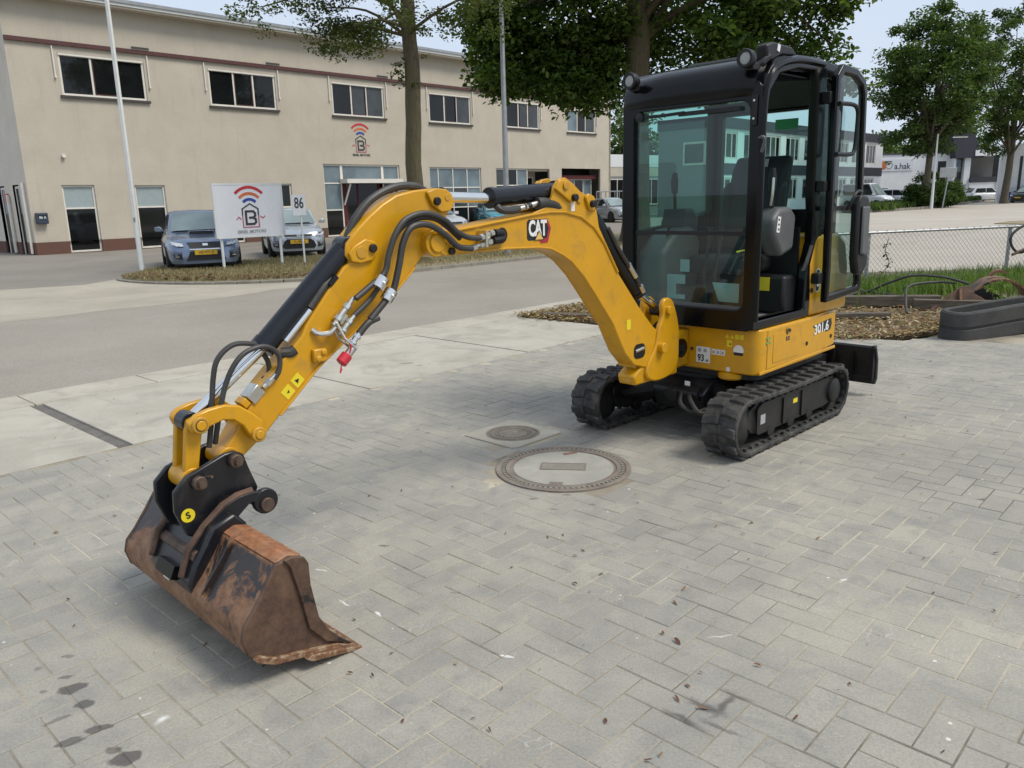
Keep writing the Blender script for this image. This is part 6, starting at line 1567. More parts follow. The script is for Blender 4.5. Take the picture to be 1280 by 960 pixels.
def car(name, label, loc, heading, paint, kind='wagon', L=4.6, W=1.78, H=1.48, plate=None, group='parked cars', glassm='car_glass', front=True, scoop=False, cat='car'):
    e = empty(name, label, cat, loc, math.atan2(heading[1], heading[0]), group)
    hl = L / 2; wf, wr_ = hl * .60, -hl * .60; wr = .325
    hood = {'wagon': .95, 'hatch': .97, 'van': 1.10}[kind]
    front_z = {'wagon': .76, 'hatch': .80, 'van': .86}[kind]
    xw = {'wagon': hl * .40, 'hatch': hl * .46, 'van': hl * .62}[kind]      # base of windscreen
    xr = {'wagon': hl * .04, 'hatch': hl * .05, 'van': hl * .22}[kind]      # top of windscreen
    top = [(-hl, .86), (-hl * .97, hood - .02), (xw, hood), (xw + (hl - xw) * .5, hood - .06), (hl * .90, front_z + .04), (hl * .97, front_z - .08), (hl, .58)]
    wid = [(-hl, .70), (-hl * .95, .86), (-hl * .8, .95), (0, 1.0), (hl * .70, .98), (hl * .86, .91), (hl * .95, .80), (hl, .62)]
    def bot(x):
        z = .22
        for c in (wf, wr_):
            d = abs(x - c)
            if d < wr + .05: z = max(z, .31 + math.sqrt(max(0, (wr + .05) ** 2 - d * d)))
        return z
    xs = sorted({-hl, -hl * .97, hl, hl * .985, hl * .96, hl * .93, hl * .9, hl * .85, xw, 0, *[wf + (wr + .05) * math.cos(PI * k / 10) for k in range(11)], *[wr_ + (wr + .05) * math.cos(PI * k / 10) for k in range(11)], hl * .2, -hl * .2, hl * .3})
    secs = []
    for x in xs:
        h = lerp(x, top); w = W / 2 * lerp(x, wid); z0 = bot(x); z0 = min(z0, h - .1)
        zm = max(z0 + .02, .52)
        half = [(0, h + .015), (w * .55, h), (w * .82, h - .025), (w * .93, h - .075), (w * .985, max(z0 + .04, h - .20)), (w, max(zm, z0 + .03)), (w * .985, max(z0 + .015, min(zm, .34))), (w * .93, z0)]
        secs.append([(x, y, z) for y, z in half] + [(x, -y, z) for y, z in half[::-1]])
    b = MB(); b.loft(secs); body = b.build('body', paint, e, smooth=45, fix=True)
    # greenhouse
    hz = hood - .02; rw = W / 2 * .70; bw_ = W / 2 * .93
    xe = {'wagon': -hl * .93, 'hatch': -hl * .93, 'van': -hl * .97}[kind]; xer = {'wagon': -hl * .72, 'hatch': -hl * .70, 'van': -hl * .92}[kind]
    def sec(x, zt, wt, zb=None): return [(x, 0, zt + .012), (x, wt * .7, zt), (x, wt, zt - .04)]
    st = [(xw + .03, hz + .01, bw_ * .90), (xw - .12, hz + .07, bw_ * .90), (xr + .06, H - .05, rw * 1.03), (xr - .10, H - .01, rw), ((xr + xer) / 2, H, rw), (xer + .1, H - .02, rw), (xer, H - .07, rw * .98), (xe, hz + .02, bw_ * .88)]
    sc_ = []
    for x, zt, wt in st:
        sc_.append([(x, -bw_ * (.94 if x > xe + .01 and x < xw else .92), hz - .03), (x, -wt, zt - .035), (x, -wt * .75, zt), (x, 0, zt + .014), (x, wt * .75, zt), (x, wt, zt - .035), (x, bw_ * (.94 if x > xe + .01 and x < xw else .92), hz - .03)])
    b = MB(); b.loft(sc_, True); b.build('roof_and_pillars', paint, body, smooth=40, fix=True)
    def off(pts, d): return [tuple(Vector(p) + Vector(d)) for p in pts]
    ws = [(xw - .02, -bw_ * .84, hz + .035), (xw - .02, bw_ * .84, hz + .035), (xr + .10, rw * .90, H - .085), (xr + .10, -rw * .90, H - .085)]
    b = MB(); n_ = Vector((H - hz, 0, xw - xr)).normalized() * .028; b.add(off(ws, n_), [(0, 1, 2, 3)]); b.build('windscreen', glassm, body, smooth=0)
    b = MB(); b.tube([Vector((xw + .04, -bw_ * .7, hz + .055)), Vector((xw + .03, 0, hz + .065)), Vector((xw + .0, bw_ * .6, hz + .075))], .012, 5); b.build('wiper', 'grille', body)
    for sg in (1, -1):
        q = [(xw - .38, hz + .05), (xr - .02, H - .11), (xer + .12, H - .12), (xe + .40, hz + .06)]
        def ys(z): return sg * (bw_ * .94 + (rw * 1.0 - bw_ * .94) * (z - hz + .03) / (H - .035 - hz + .03) + .012)
        mid = [(q[0], (q[1]), None)]
        xm = (xw + xe) * .46
        for a0, a1 in ((q[0][0], xm + .03), (xm - .03, q[3][0])):
            if a0 > a1:
                fr_ = a0 == q[0][0]
                pts = [q[0], q[1], (xm + .03, H - .115), (xm + .03, hz + .055)] if fr_ else [(xm - .03, hz + .055), (xm - .03, H - .115), q[2], q[3]]
                b = MB(); b.add([(x, ys(z), z) for x, z in pts], [(0, 1, 2, 3) if sg < 0 else (3, 2, 1, 0)]); b.build('side_window', 'car_glass_dark', body, smooth=0)
        b = MB(); b.M = None
        mx_, mz_ = xw - .32, hz + .06
        b.loft([[(mx_ - .07, sg * (bw_ + .02), mz_), (mx_ + .05, sg * (bw_ + .02), mz_), (mx_ + .05, sg * (bw_ + .02), mz_ + .05), (mx_ - .07, sg * (bw_ + .02), mz_ + .05)],
                [(mx_ - .08, sg * (bw_ + .10), mz_ - .02), (mx_ + .05, sg * (bw_ + .10), mz_ - .02), (mx_ + .06, sg * (bw_ + .10), mz_ + .11), (mx_ - .08, sg * (bw_ + .10), mz_ + .12)],
                [(mx_ - .06, sg * (bw_ + .22), mz_ - .01), (mx_ + .02, sg * (bw_ + .22), mz_ - .01), (mx_ + .02, sg * (bw_ + .22), mz_ + .10), (mx_ - .06, sg * (bw_ + .22), mz_ + .10)]]); b.build('wing_mirror', paint, e, bevel=.015, fix=True)
        for xx in (wf, wr_):
            tm, rm = wheel_mesh(wr, .215)
            wo = bpy.data.objects.new('wheel', tm); COL.objects.link(wo); wo.parent = e; wo.location = (xx, sg * (W / 2 - .115), wr)
            wo.rotation_euler = (0, 0, 0 if sg > 0 else PI)
            ro_ = bpy.data.objects.new('rim', rm); COL.objects.link(ro_); ro_.parent = wo
    rw_ = [(xe + .02, -bw_ * .80, hz + .06), (xe + .02, bw_ * .80, hz + .06), (xer - .02, rw * .86, H - .13), (xer - .02, -rw * .86, H - .13)]
    b = MB(); n_ = Vector((-(H - hz), 0, (xer - xe) + .2)).normalized() * .04; b.add(off(rw_, n_), [(3, 2, 1, 0)]); b.build('rear_window', 'car_glass_dark', body, smooth=0)
    b = MB(); b.bb(-hl * .9, hl * .9, -W * .40, W * .40, .16, .30); b.build('underbody', 'grille', body)
    if front:
        iw = [(W / 2 * f, x) for x, f in wid[::-1]]
        def sx_f(y, z):
            xy = lerp(abs(y), iw) if abs(y) > iw[0][0] else hl
            xz = hl if z < .58 else lerp(z, [(v, x) for x, v in top[::-1] if x > 0])
            return min(xy, xz)
        fx_ = lambda y: sx_f(y, .5)
        def patch(nm, mat, pts, lift=.012, par=None):
            b = MB()
            o = [(sx_f(y, z) + lift, y, z) for y, z in pts]
            i_ = [(p[0] - .10, p[1], p[2]) for p in o]
            n = len(pts)
            b.add(o + i_, [list(range(n))] + [(k, (k + 1) % n, (k + 1) % n + n, k + n) for k in range(n)]); return b.build(nm, mat, par or e, smooth=0, fix=True)
        gz0, gz1 = (.585, .735) if kind == 'wagon' else (.64, .70)
        patch('grille', 'grille', [(-.34, gz0), (.34, gz0), (.42, gz1), (-.42, gz1)], .03)
        patch('grille_trim', 'chrome', [(-.36, gz0 - .03), (.36, gz0 - .03), (.38, gz0 - .002), (-.38, gz0 - .002)], .034)
        patch('badge', 'chrome', [(-.06, gz1 - .085), (.06, gz1 - .085), (.06, gz1 - .03), (-.06, gz1 - .03)] if kind == 'wagon' else [(-.06, .63), (.06, .63), (.06, .70), (-.06, .70)], .04)
        if kind == 'wagon':
            patch('lower_intake', 'grille', [(-.46, .30), (.46, .30), (.36, .52), (-.36, .52)], .02)
        else:
            patch('lower_intake', 'grille', [(-.50, .36), (-.44, .29), (.44, .29), (.50, .36), (.44, .50), (.34, .57), (-.34, .57), (-.44, .50)], .02)
        for sg in (1, -1):
            patch('headlight', 'headlamp', [(sg * .50, .645), (sg * .66, .66), (sg * .76, .69), (sg * .79, .765), (sg * .66, .765), (sg * .52, .715)], .02)
            fo = patch('fog_lamp_recess', 'grille', [(sg * .54, .33), (sg * .64, .34), (sg * .73, .36), (sg * .75, .46), (sg * .66, .47), (sg * .57, .47)], .012)
            b = MB(); b.box((fx_(.63) + .012, sg * .63, .40), (.03, .17, .016), sg * -.5); b.build('fog_lamp_trim', 'chrome', fo)
        pt = patch('number_plate', 'plate_yellow', [(-.26, .435), (.26, .435), (.26, .545), (-.26, .545)], .05)
        if plate: text('plate_text', plate, .10, 'grille', pt, (fx_(0) + .053, 0, .488), (0, 1, 0), (0, 0, 1), sx=.85, bold=.001)
        if scoop:
            b = MB(); b.loft([[(xw + .20, -.30, hood - .03), (xw + .20, .30, hood - .03), (xw + .20, .26, hood + .02), (xw + .20, -.26, hood + .02)], [(xw + .62, -.34, hood - .08), (xw + .62, .34, hood - .08), (xw + .62, .31, hood + .05), (xw + .62, -.31, hood + .05)]]); b.build('bonnet_scoop', paint, e, bevel=.012, fix=True)
            b = MB(); b.box((xw + .623, 0, hood - .002), (.008, .58, .075)); b.build('scoop_mouth', 'grille', e)
    return e
car('parked_car', 'blue grey estate car with bonnet scoop parked behind the white company sign', (-8.45, 21.95, 0), (.42, -.907), 'paint_blue', 'wagon', 4.69, 1.80, 1.50, 'HD-971-S', scoop=True)
car('parked_car', 'silver hatchback parked behind the number 86 sign', (-6.98, 26.0, 0), (.36, -.933), 'paint_silver', 'hatch', 3.9, 1.70, 1.48, '75-ZPK-6')
car('parked_car', 'white car half hidden behind the stick and boom of the excavator', (-3.35, 35.6, 0), (.55, -.835), 'paint_white', 'hatch', 4.1, 1.72, 1.48, '81-GTB-3')
car('parked_car', 'teal blue small car seen above the boom', (-.75, 44.5, 0), (.25, -.968), 'paint_teal', 'hatch', 3.6, 1.62, 1.55, '12-KLD-9')
car('parked_car', 'silver grey car between the boom and the cab beyond the ramp', (6.6, 51.6, 0), (.42, -.907), 'paint_grey', 'hatch', 4.3, 1.76, 1.50, '40-RSX-2')
car('parked_van', 'white van parked left of the dark car by the far hedge', (31.9, 72.0, 0), (.60, -.80), 'paint_white', 'van', 4.5, 1.8, 2.15, '5-VKB-78', cat='van')
car('parked_car', 'black car between the white van and the white car by the far hedge', (35.2, 77.5, 0), (.75, -.66), 'paint_dark', 'hatch', 4.1, 1.75, 1.65, '9-TRN-31')
car('parked_car', 'white car right of the black car by the far hedge', (38.2, 79.5, 0), (.9, -.43), 'paint_white', 'hatch', 4.2, 1.75, 1.6, '33-LJB-8')
car('parked_car', 'white car in front of the loggia building', (53.0, 89.5, 0), (1, -.1), 'paint_white', 'wagon', 4.5, 1.8, 1.55)
car('parked_car', 'dark grey car at the far right edge', (50.2, 78.2, 0), (-.8, -.6), 'paint_dark', 'wagon', 4.5, 1.8, 1.6)
bn = empty('wheelie_bin', 'blue wheelie bin in front of the slit window building', 'bin', (48.9, 79.6, 0), R(12))
b = MB(); b.loft([[(-.24, -.24, .06), (.24, -.24, .06), (.24, .24, .06), (-.24, .24, .06)], [(-.29, -.3, .95), (.29, -.3, .95), (.29, .3, .95), (-.29, .3, .95)]]); b.build('body', 'sign_blue', bn, bevel=.03, fix=True)
b = MB(); b.bb(-.31, .31, -.33, .34, .955, 1.02); b.build('lid', 'sign_blue', bn, bevel=.02)

# ================================================================== TREES
def leaf_cloud(name, clumps, mat, parent, size, seed, flat=0.65):
    """clumps: (x,y,z,radius,count): leaf-sized folded blades spread through each clump"""
    rgn = np.random.default_rng(seed)
    C = []; 
    for x, y, z, r, n in clumps:
        d = rgn.normal(size=(n, 3)); d /= np.linalg.norm(d, axis=1)[:, None] + 1e-9
        C.append(np.array([x, y, z]) + d * (r * rgn.uniform(0.1, 1.0, n) ** 0.5)[:, None] * np.array([1, 1, flat]))
    P = np.concatenate(C); n = len(P)
    L = rgn.uniform(size[0], size[1], n); W = L * rgn.uniform(.5, .75, n)
    a = rgn.normal(size=(n, 3)); a[:, 2] = a[:, 2] * .5 - .25; a /= np.linalg.norm(a, axis=1)[:, None]
    t = rgn.normal(size=(n, 3)) * np.array([.5, .5, .5]) + np.array([0, 0, 1.0])
    s = np.cross(a, t); s /= np.linalg.norm(s, axis=1)[:, None] + 1e-9
    nn = np.cross(s, a)
    v = np.empty((n, 6, 3)); l = L[:, None]; w = W[:, None]
    v[:, 0] = P; v[:, 3] = P + a * l - nn * l * .12
    v[:, 1] = P + a * l * .30 + s * w * .42 + nn * w * .12; v[:, 2] = P + a * l * .72 + s * w * .40 + nn * w * .10
    v[:, 5] = P + a * l * .30 - s * w * .42 + nn * w * .12; v[:, 4] = P + a * l * .72 - s * w * .40 + nn * w * .10
    return quads_mesh(name, v, [(0, 1, 2, 3), (0, 3, 4, 5)], mat, parent)
def tree(label, x, y, trunk, limbs, clumps, leafm, size, seed, barkm='bark', group='street trees', name='tree'):
    e = empty(name, label, 'tree', (x, y, 0), 0, group)
    b = MB(); P = smooth_path([p[:3] for p in trunk], 4); rr = []
    for i in range(len(P)):
        f = i / (len(P) - 1) * (len(trunk) - 1); k = min(int(f), len(trunk) - 2); rr.append(trunk[k][3] + (trunk[k + 1][3] - trunk[k][3]) * (f - k))
    P = [p + V(.012 * math.sin(i * 2.1), .012 * math.cos(i * 1.7), 0) for i, p in enumerate(P)]
    b.tube(P, rr, 14); b.build('trunk', barkm, e, smooth=60)
    if limbs:
        b = MB()
        for pts, r0, r1 in limbs:
            Q = smooth_path(pts, 4); b.tube(Q, [r0 + (r1 - r0) * i / (len(Q) - 1) for i in range(len(Q))], 7)
        b.build('limbs', barkm, e, smooth=60)
    leaf_cloud('crown', clumps, leafm, e, size, seed)
    return e
rt = random.Random(21)
def limb_to(base, tip, sag=.3):
    b_, t_ = Vector(base), Vector(tip); m = b_.lerp(t_, .5) + V(rt.uniform(-.15, .15), rt.uniform(-.15, .15), sag)
    return [b_, m, t_]
# near oak behind the cab (trunk in the planting bed)
def crown_pts(n, c, rad, seed, keep=None, hollow=.45):
    r_ = random.Random(seed); out = []
    while len(out) < n:
        d = Vector((r_.gauss(0, 1), r_.gauss(0, 1), r_.gauss(0, 1))).normalized() * (hollow + (1 - hollow) * r_.random())
        p = Vector((c[0] + d.x * rad[0], c[1] + d.y * rad[1], c[2] + d.z * rad[2]))
        if keep is None or keep(p): out.append(p)
    return out
def OK_(x, y, z): return (x * 2.55, y * 1.9, 1.57 + (z - 1.57) * 2.55)
cl = []
lim = []
for p in crown_pts(300, (.35, .45, 4.6), (2.8, 2.6, 2.1), 5, lambda p: p.z > 2.85):
    if abs(p.x) < .30 and p.y < .3 and p.z < 4.4: continue
    cl.append((*OK_(p.x, p.y, p.z), rt.uniform(.7, 1.25), rt.randint(150, 240)))
for k in range(110):   # hanging fringe on the left, lower than the rest
    x_ = rt.uniform(-2.1, -.25); cl.append((*OK_(x_, rt.uniform(-.5, 1.0), rt.uniform(2.75, 3.7) + max(0, -.9 - x_) * .25), rt.uniform(.45, .9), rt.randint(110, 180)))
for k in range(60): cl.append((*OK_(rt.uniform(.9, 3.0), rt.uniform(.0, 1.4), rt.uniform(2.9, 4.3)), rt.uniform(.45, .85), rt.randint(90, 150)))
for k in range(30):
    q = rt.choice(cl); z0 = rt.uniform(6.2, 9.5); lim.append((limb_to((0, 0, z0), (q[0], q[1], q[2]), .8), .14, .02))
tree('big oak with mossy trunk rising behind the black cab', 4.33, 27.4, [(0, 0, -.05, .62), (.02, 0, .7, .48), (.0, .02, 3.6, .42), (.02, 0, 6.5, .40), (.0, .0, 10.0, .30), (.05, 0, 14.0, .1)], lim, cl, 'oak_leaf', (.14, .24), 31)
# thinner tree on the verge in front of the office
cl = []; lim = []
for k in range(22):
    a = rt.uniform(0, 2 * PI); z0 = rt.uniform(5.3, 8.8); Lb = rt.uniform(1.6, 4.2) * (1 if z0 < 7 else .7)
    tip = (math.cos(a) * Lb, math.sin(a) * Lb * .8, z0 + rt.uniform(-.3, 1.2)); Q = limb_to((0, 0, z0), tip, .25); lim.append((Q, .045, .01))
    for f in (.45, .6, .72, .84, .95, 1.05):
        p = Vector(Q[0]).lerp(Vector(tip), f); 
        for _ in range(2): cl.append((p.x + rt.uniform(-.35, .35), p.y + rt.uniform(-.35, .35), p.z + rt.uniform(-.35, .25), rt.uniform(.22, .46), rt.randint(55, 100)))
for k in range(75):      # loose hanging twigs to the left and right
    x_ = rt.uniform(-4.3, 2.6); cl.append((x_, rt.uniform(-1.2, 1.0), 5.25 + rt.random() * 1.7 + abs(x_) * .14, rt.uniform(.2, .36), rt.randint(30, 60)))
for k in range(9): cl.append((rt.uniform(-.35, .55), rt.uniform(-.3, .2), rt.uniform(4.3, 5.1), rt.uniform(.12, .22), rt.randint(14, 26)))
lim.append(([(0, 0, 5.6), (-.5, 0, 6.25), (-1.9, -.1, 6.5), (-3.4, -.1, 6.2)], .07, .015))
tree('slender tree with mossy trunk and thin foliage in front of the beige office', -2.3, 20.6, [(0, 0, 0, .27), (.02, 0, .5, .225), (-.02, 0, 2.5, .20), (.06, 0, 4.4, .19), (.02, 0, 6.5, .165), (.1, 0, 9.5, .08)], lim, cl, 'thin_leaf', (.06, .105), 32)
for (x, y, h0, zc, rad, seed, lab, tr_) in ((33.2, 64.6, 15.3, 9.6, (4.4, 4.4, 5.6), 41, 'round crowned street tree beside the far hedge, left of two', .27), (46.6, 76.0, 18, 11.5, (6.2, 6.0, 7.4), 42, 'large street tree at the right edge beyond the side road', .33)):
    cl = [(p.x, p.y, p.z, rt.uniform(.6, 1.15), rt.randint(110, 170)) for p in crown_pts(200, (0, 0, zc), rad, seed, lambda p: p.z > 4.2)]
    lim = [(limb_to((0, 0, rt.uniform(4, 8)), (q[0], q[1], q[2]), .4), .12, .02) for q in rt.sample(cl, 22)]
    tree(lab, x, y, [(0, 0, -.1, tr_ * 1.35), (0, 0, .8, tr_), (.15, 0, 4, tr_ * .85), (.2, 0, 8, tr_ * .6), (.3, 0, h0 - 3, .08)], lim, cl, 'far_leaf', (.19, .33), seed, 'bark_grey')
bg = [(54, 121, 9.5, 4.5, 'leftmost of the low trees behind the white company hall'), (59.5, 124, 10.3, 5.0, 'broad tree behind the roof of the company hall, near its middle'), (65, 122, 10.0, 4.6, 'tree behind the right end of the company hall roof'), (71, 125, 10.8, 5.2, 'tree behind the dark wedge roof'), (12.0, 88, 11, 5.5, 'tree rising behind the right end of the beige office'), (17.5, 92, 8.5, 5, 'low tree behind the cab windscreen, beyond the white shed'), (25, 104, 9, 5, 'tree behind the dark banded building'), (78, 118, 11, 5, 'tree behind the slit window building')]
for k, (x, y, h, r_, lab) in enumerate(bg):
    cl = [(p.x, p.y, p.z, rt.uniform(.8, 1.4), rt.randint(36, 60)) for p in crown_pts(85, (0, 0, h * .58), (r_, r_, h * .42), 60 + k)]
    tree(lab, x, y, [(0, 0, 0, .3), (0, 0, 2.5, .22), (.2, 0, h * .8, .08)], None, cl, 'far_leaf', (.35, .6), 70 + k, 'bark_grey', 'background trees', 'background_tree')
# clipped bushes on the far verge
for k, (x, y, rx, rz_, lab) in enumerate(((32.9, 64.9, .9, 1.15, 'round green bush at the foot of the left street tree'), (34.2, 65.6, 2.3, 1.75, 'big dark green hedge bush behind the road sign'), (36.2, 67.2, 1.5, 1.2, 'lower light green bush right of the hedge'))):
    e = empty('bush', lab, 'bush', (x, y, .1), 0, 'bushes on the far verge')
    cl = [(p.x, p.y, max(.15, p.z), rt.uniform(.28, .5), rt.randint(60, 90)) for p in crown_pts(70, (0, 0, rz_ * .75), (rx, 1.3, rz_ * .8), 90 + k, None, .7)]
    leaf_cloud('foliage', cl, 'bush_leaf', e, (.10, .2), 90 + k)
    b = MB()
    for q in range(6): a = q * 1.05; b.tube([(0, 0, -.1), (math.cos(a) * .5, math.sin(a) * .4, rz_ * .9)], [.06, .02], 6)
    b.build('stems', 'bark', e)

# ================================================================== FENCE
fe = empty('chain_link_fence', 'low galvanised chain link fence behind the grass on the right', 'fence', (3.2, fence_line(3.2), 0), math.atan2(.9, 3.08))
FL, FH = 10.5, .90
b = MB()
sp_ = .085; k = 0; x = -FH
while x < FL:
    for sgn in (1, -1):
        x0 = x if sgn > 0 else x + FH
        a = (x0, sgn * .003, .05); c = (x0 + sgn * (FH - .05), sgn * .003, FH)
        # clip to the panel
        pts = []
        t0, t1 = 0.0, 1.0
        dx = c[0] - a[0]
        if dx > 0: t0 = max(0, (0 - a[0]) / dx); t1 = min(1, (FL - a[0]) / dx)
        else: t0 = max(0, (FL - a[0]) / dx); t1 = min(1, (0 - a[0]) / dx)
        if t1 > t0 + .02:
            b.tube([tuple(a[i] + (c[i] - a[i]) * t for i in range(3)) for t in (t0, t1)], .0026, 4, False)
    x += sp_
b.build('wire_mesh', 'galvanised', fe, smooth=0)
b = MB(); b.tube([(0, 0, FH + .012), (FL, 0, FH + .012)], .021, 10); b.build('top_rail', 'galvanised', fe)
b = MB(); b.tube([(0, 0, .06), (FL, 0, .06)], .004, 5); b.build('bottom_wire', 'galvanised', fe)
for x in (.05, 2.6, 5.44, 8.1, 10.4):
    b = MB(); b.cyl((x, .03, 0), (x, .03, FH + .0), .03, 12); b.lathe([(.034, FH - .02), (.034, FH + .035), (.0, FH + .05)], 12, (x, .03, 0)); b.build('post', 'galvanised', fe)
b = MB()
x = .2
while x < FL: 
    b.box((x + rt.uniform(-.03, .03), 0, FH + .03), (.03, .03, .014), rt.uniform(0, 3)); x += .17
tag(b.build('tie_wire_ends', 'galvanised', fe, smooth=0), kind='stuff')
# climbing weed on the mesh
wd = []
vine = empty('climbing_weed', 'thin weed with dark leaves climbing the chain link fence', 'weed', (5.95, fence_line(5.95) - .03, 0))
pv = smooth_path([(-.05, 0, .02), (-.02, -.01, .25), (.10, 0, .42), (.02, -.01, .6), (.06, 0, .82)], 5)
b = MB(); b.tube(pv, .005, 5); b.build('stem', 'twig', vine)
leaf_cloud('leaves', [(p.x, p.y - .01, p.z, .05, 7) for p in pv[::3]], 'bush_leaf', vine, (.04, .07), 101)
# hose slung over the fence post
hs = empty('hose_coil', 'black hose looped over the fence post at the right edge', 'hose', (8.35, 13.28, 0))
b = MB(); b.tube(smooth_path([(.75, -.05, .98), (.45, -.08, 1.0), (.1, -.1, .93), (-.08, -.1, .78), (-.05, -.1, .60), (.10, -.1, .50), (.35, -.1, .62), (.7, -.08, .80)], 6), .022, 8); b.build('outer_loop', 'hose', hs)
b = MB(); b.tube(smooth_path([(-.06, -.14, .47), (.15, -.14, .56), (.4, -.14, .66), (.8, -.1, .70)], 6), .024, 8); b.build('hose_end', 'pin_steel', hs)

# ================================================================== SCRAP BY THE FENCE
# worn rubber track laid on its side
pm('old_rubber', (0.045, 0.045, 0.044), 0.85, var=0.3, scale=5, dirt=0.5, dcol=(0.13, 0.12, 0.10), dscale=4, bump=0.35, bscale=25)
RT_A = R(20)
rtk = empty('rubber_track', 'worn black rubber track lying on its side beside the leaf bed', 'rubber track', (5.78, 8.70, 0), RT_A)
def stadium(r, l, n=10): return [(l + r * math.cos(R(-90 + 180 * k / n)), r * math.sin(R(-90 + 180 * k / n))) for k in range(n + 1)] + [(-l + r * math.cos(R(90 + 180 * k / n)), r * math.sin(R(90 + 180 * k / n))) for k in range(n + 1)]
def dens(P):
    o = []
    for i in range(len(P)):
        a, c = P[i], P[(i + 1) % len(P)]; m = 12 if math.dist(a, c) > .5 else 1
        o += [(a[0] + (c[0] - a[0]) * k / m, a[1] + (c[1] - a[1]) * k / m) for k in range(m)]
    return o
def bend(p): return (p[0], p[1] + .055 * (p[0] + .3) ** 2 - .02 * math.sin(p[0] * 4))
b = ringprism([bend(p) for p in dens(stadium(.15, 1.08))], [bend(p) for p in dens(stadium(.10, 1.08))], .0, .335, 'z')
bt = b.build('belt', 'old_rubber', rtk, bevel=.012, smooth=45, fix=True)
bt.rotation_euler = (R(4), R(-3), 0); bt.location.z = .03
for z0, z1 in ((.004, .150), (.176, .326)):       # two raised tread bands with the groove between them
    b = ringprism([bend(p) for p in dens(stadium(.166, 1.08))], [bend(p) for p in dens(stadium(.148, 1.08))], z0, z1, 'z')
    b.build('tread_band', 'old_rubber', bt, bevel=.010, smooth=45, fix=True)
# timbers
def timber(label, a, c, w, h, z, mat='old_timber'):
    a, c = Vector(a), Vector(c); d = c - a
    e = tag(MB().box((0, 0, 0), (d.length, w, h)).build('timber_beam', mat, None, bevel=.008), label, 'timber', 'old timber beams by the fence')
    e.location = ((a.x + c.x) / 2, (a.y + c.y) / 2, z); e.rotation_euler = (0, 0, math.atan2(d.y, d.x)); return e
t = NT('old_timber'); co = t.obj(); mp = t.n('ShaderNodeMapping'); mp.inputs['Scale'].default_value = (.6, 6, 6); t.l(co, mp.inputs['Vector']); n_ = t.noise(mp.outputs[0], 9, 6, .6); t.fin(t.bsdf(t.ramp(n_, [(.3, (.055, .045, .034)), (.7, (.16, .13, .095))]), .9, 0, t.bump(n_, .5, .01)))
timber('long weathered timber beam lying under the hoses behind the leaf bed', (3.2, 10.95), (5.75, 10.55), .16, .14, .105)
timber('short weathered timber with pale top edge half buried in the leaf litter', (3.3, 9.72), (4.65, 9.62), .12, .07, .07)
timber('weathered beam end against the rusty steel scoop', (5.3, 10.35), (6.15, 10.0), .13, .12, .10)
timber('flat old board at the pointed left end of the leaf bed', (.45, 10.62), (1.15, 10.32), .14, .05, .045)
# pale stone at the tip of the bed
# rusty steel scoop (old bucket half) with curved back
sc = empty('steel_scoop', 'rusty curved steel scoop lying between the hoses and the rubber track', 'scrap', (6.25, 10.35, 0), R(-18))
b = MB(); o = arc(.12, .06, .36, 150, 20, 12); i_ = arc(.12, .06, .335, 20, 150, 12); b.prism(o + i_, -.22, .22); b.build('curved_plate', 'scoop_steel' if 'scoop_steel' in M else 'rust', sc, smooth=40)
b = MB(); b.prism([(-.34, .02), (-.18, .27), (-.10, .30), (.42, .06), (.42, .0), (-.34, -.01)], -.235, -.222); b.build('cheek_plate', 'black_steel', sc)
b = MB(); b.prism([(-.34, .02), (-.18, .27), (-.10, .30), (.42, .06), (.42, .0), (-.34, -.01)], .222, .235); b.build('cheek_plate', 'rust', sc)
b = MB(); b.prism([(-.42, .26), (-.40, .29), (-.2, .24), (.1, .05), (.06, .02), (-.2, .2)], -.27, -.236); b.build('edge_bar', 'rust', sc, bevel=.004)
b = MB(); b.prism(arc(.12, .40, .12, 160, 30, 8) + arc(.12, .40, .09, 30, 160, 8), -.05, .05); b.build('lifting_eye', 'rust', sc)
pl_ = empty('steel_plate', 'rusty steel plate leaning in front of the curved scoop', 'scrap', (5.78, 10.12, 0), R(-10))
b = MB(); b.prism([(-.42, .0), (-.34, .05), (.02, .34), (.10, .345), (.12, .30), (.42, .08), (.45, .0)], -.012, .012); b.M = None; pq = b.build('plate', 'rust_dark', pl_, bevel=.004); pq.rotation_euler = (R(-18), 0, 0)
b = MB(); b.bb(.0, .03, -.05, -.012, .0, .30); pq = b.build('stiffener', 'rust', pl_, bevel=.003); pq.rotation_euler = (R(-18), 0, 0)
# loose hoses
for k, (pts, lab) in enumerate((([(4.3, 11.3, .10), (5.0, 11.25, .14), (5.25, 11.0, .30), (5.5, 10.8, .42), (5.85, 10.65, .40), (6.1, 10.5, .32)], 'black hose arching highest over the timber beam'), ([(5.05, 10.0, .03), (5.15, 10.25, .16), (5.35, 10.6, .30), (5.75, 10.65, .34), (5.95, 10.55, .33)], 'black hose curving down to the leaf litter'), ([(3.4, 11.35, .12), (4.3, 11.3, .20), (4.75, 11.35, .20), (5.1, 11.2, .16), (5.35, 11.0, .14)], 'black hose lying low along the timber beam'))):
    b = MB(); b.tube(smooth_path([V(*p) for p in pts], 6), .017, 8); tag(b.build('loose_hose', 'hose', None), lab, 'hose', 'loose hoses by the fence')
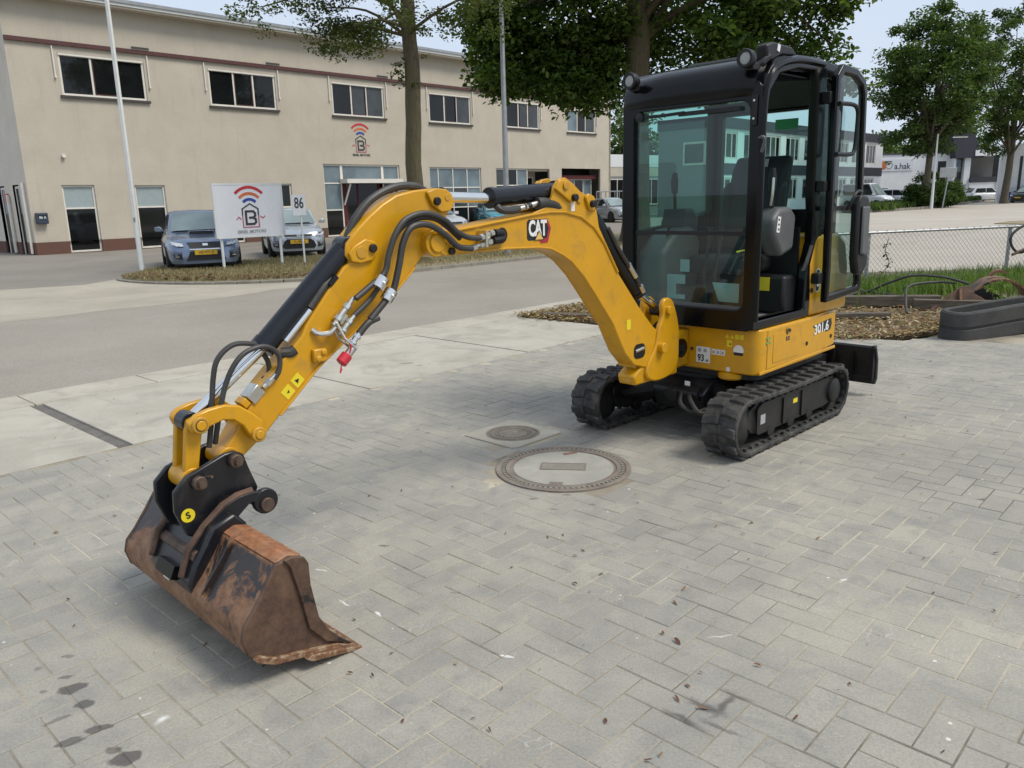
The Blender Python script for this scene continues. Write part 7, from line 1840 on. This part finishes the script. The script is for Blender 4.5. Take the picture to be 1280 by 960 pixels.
# weed beside the track
w2 = empty('tall_weed', 'pale green weed growing inside the rubber track', 'weed', (5.45, 8.80, 0))
b = MB(); b.tube([(0, 0, 0), (.02, .01, .35), (.07, 0, .62)], [.006, .005, .003], 5); b.tube([(0, 0, .2), (-.08, 0, .45)], .004, 5); b.build('stem', 'grass_blade', w2)
leaf_cloud('leaves', [(.02, 0, .35, .07, 16), (.05, 0, .5, .05, 14), (.07, 0, .62, .03, 10), (-.08, 0, .45, .05, 12), (0, 0, .25, .08, 14)], 'grass_blade', w2, (.03, .06), 111)

# ------------------------------------------------------------------ pins, bolts, hoses made in pairs become single parts
def islands(me):
    n = len(me.vertices); par = list(range(n))
    def find(a):
        while par[a] != a: par[a] = par[par[a]]; a = par[a]
        return a
    for e_ in me.edges:
        a, c = find(e_.vertices[0]), find(e_.vertices[1])
        if a != c: par[a] = c
    g = {}
    for i in range(n): g.setdefault(find(i), []).append(i)
    return list(g.values())
PAIRS = {'pin_bolt', 'pin_cap', 'bracket_pin', 'boom_pin', 'linkage_pin', 'link_boss', 'link_pin_end', 'hitch_pin', 'hook_pin', 'undercarriage_hose', 'blade_hose', 'bracket_hose', 'steel_line', 'cap_strap', 'travel_pedal', 'travel_lever', 'door_cable', 'hinge_screw', 'canopy_strut', 'vent_slats', 'cylinder_eye', 'sticker_marks', 'cylinder_hose', 'pier', 'low_window', 'coupling_bracket', 'boom_hose_end', 'notice_sheet', 'cross_leg', 'lashing_sticker', 'recess_wall', 'end_plinth', 'post', 'side_wall', 'rear_walls'}
for o in list(bpy.data.objects):
    if o.type != 'MESH' or o.name.split('.')[0] not in PAIRS or o.data.users > 1: continue
    isl = islands(o.data)
    if not 2 <= len(isl) <= 8: continue
    me = o.data; mats = list(me.materials); sm = [p.use_smooth for p in me.polygons]
    for k, vi in enumerate(isl):
        mp_ = {v: i for i, v in enumerate(vi)}; vs_ = [tuple(me.vertices[v].co) for v in vi]
        fs_ = [[mp_[v] for v in p.vertices] for p in me.polygons if p.vertices[0] in mp_]
        m2 = bpy.data.meshes.new(me.name); m2.from_pydata(vs_, [], fs_); m2.update()
        for q in mats: m2.materials.append(q)
        if any(sm):
            m2.polygons.foreach_set('use_smooth', [True] * len(m2.polygons)); m2.set_sharp_from_angle(angle=R(35))
        c = o.copy(); c.data = m2; COL.objects.link(c)
    bpy.data.objects.remove(o)

# ------------------------------------------------------------------ keep every tree at thing > part > sub-part
def depth(o):
    d = 1
    while o.parent is not None: o = o.parent; d += 1
    return d
for o in list(bpy.data.objects):
    if o.parent is not None and depth(o) > 3:
        a = o
        while depth(a) > 2: a = a.parent
        o.parent = a
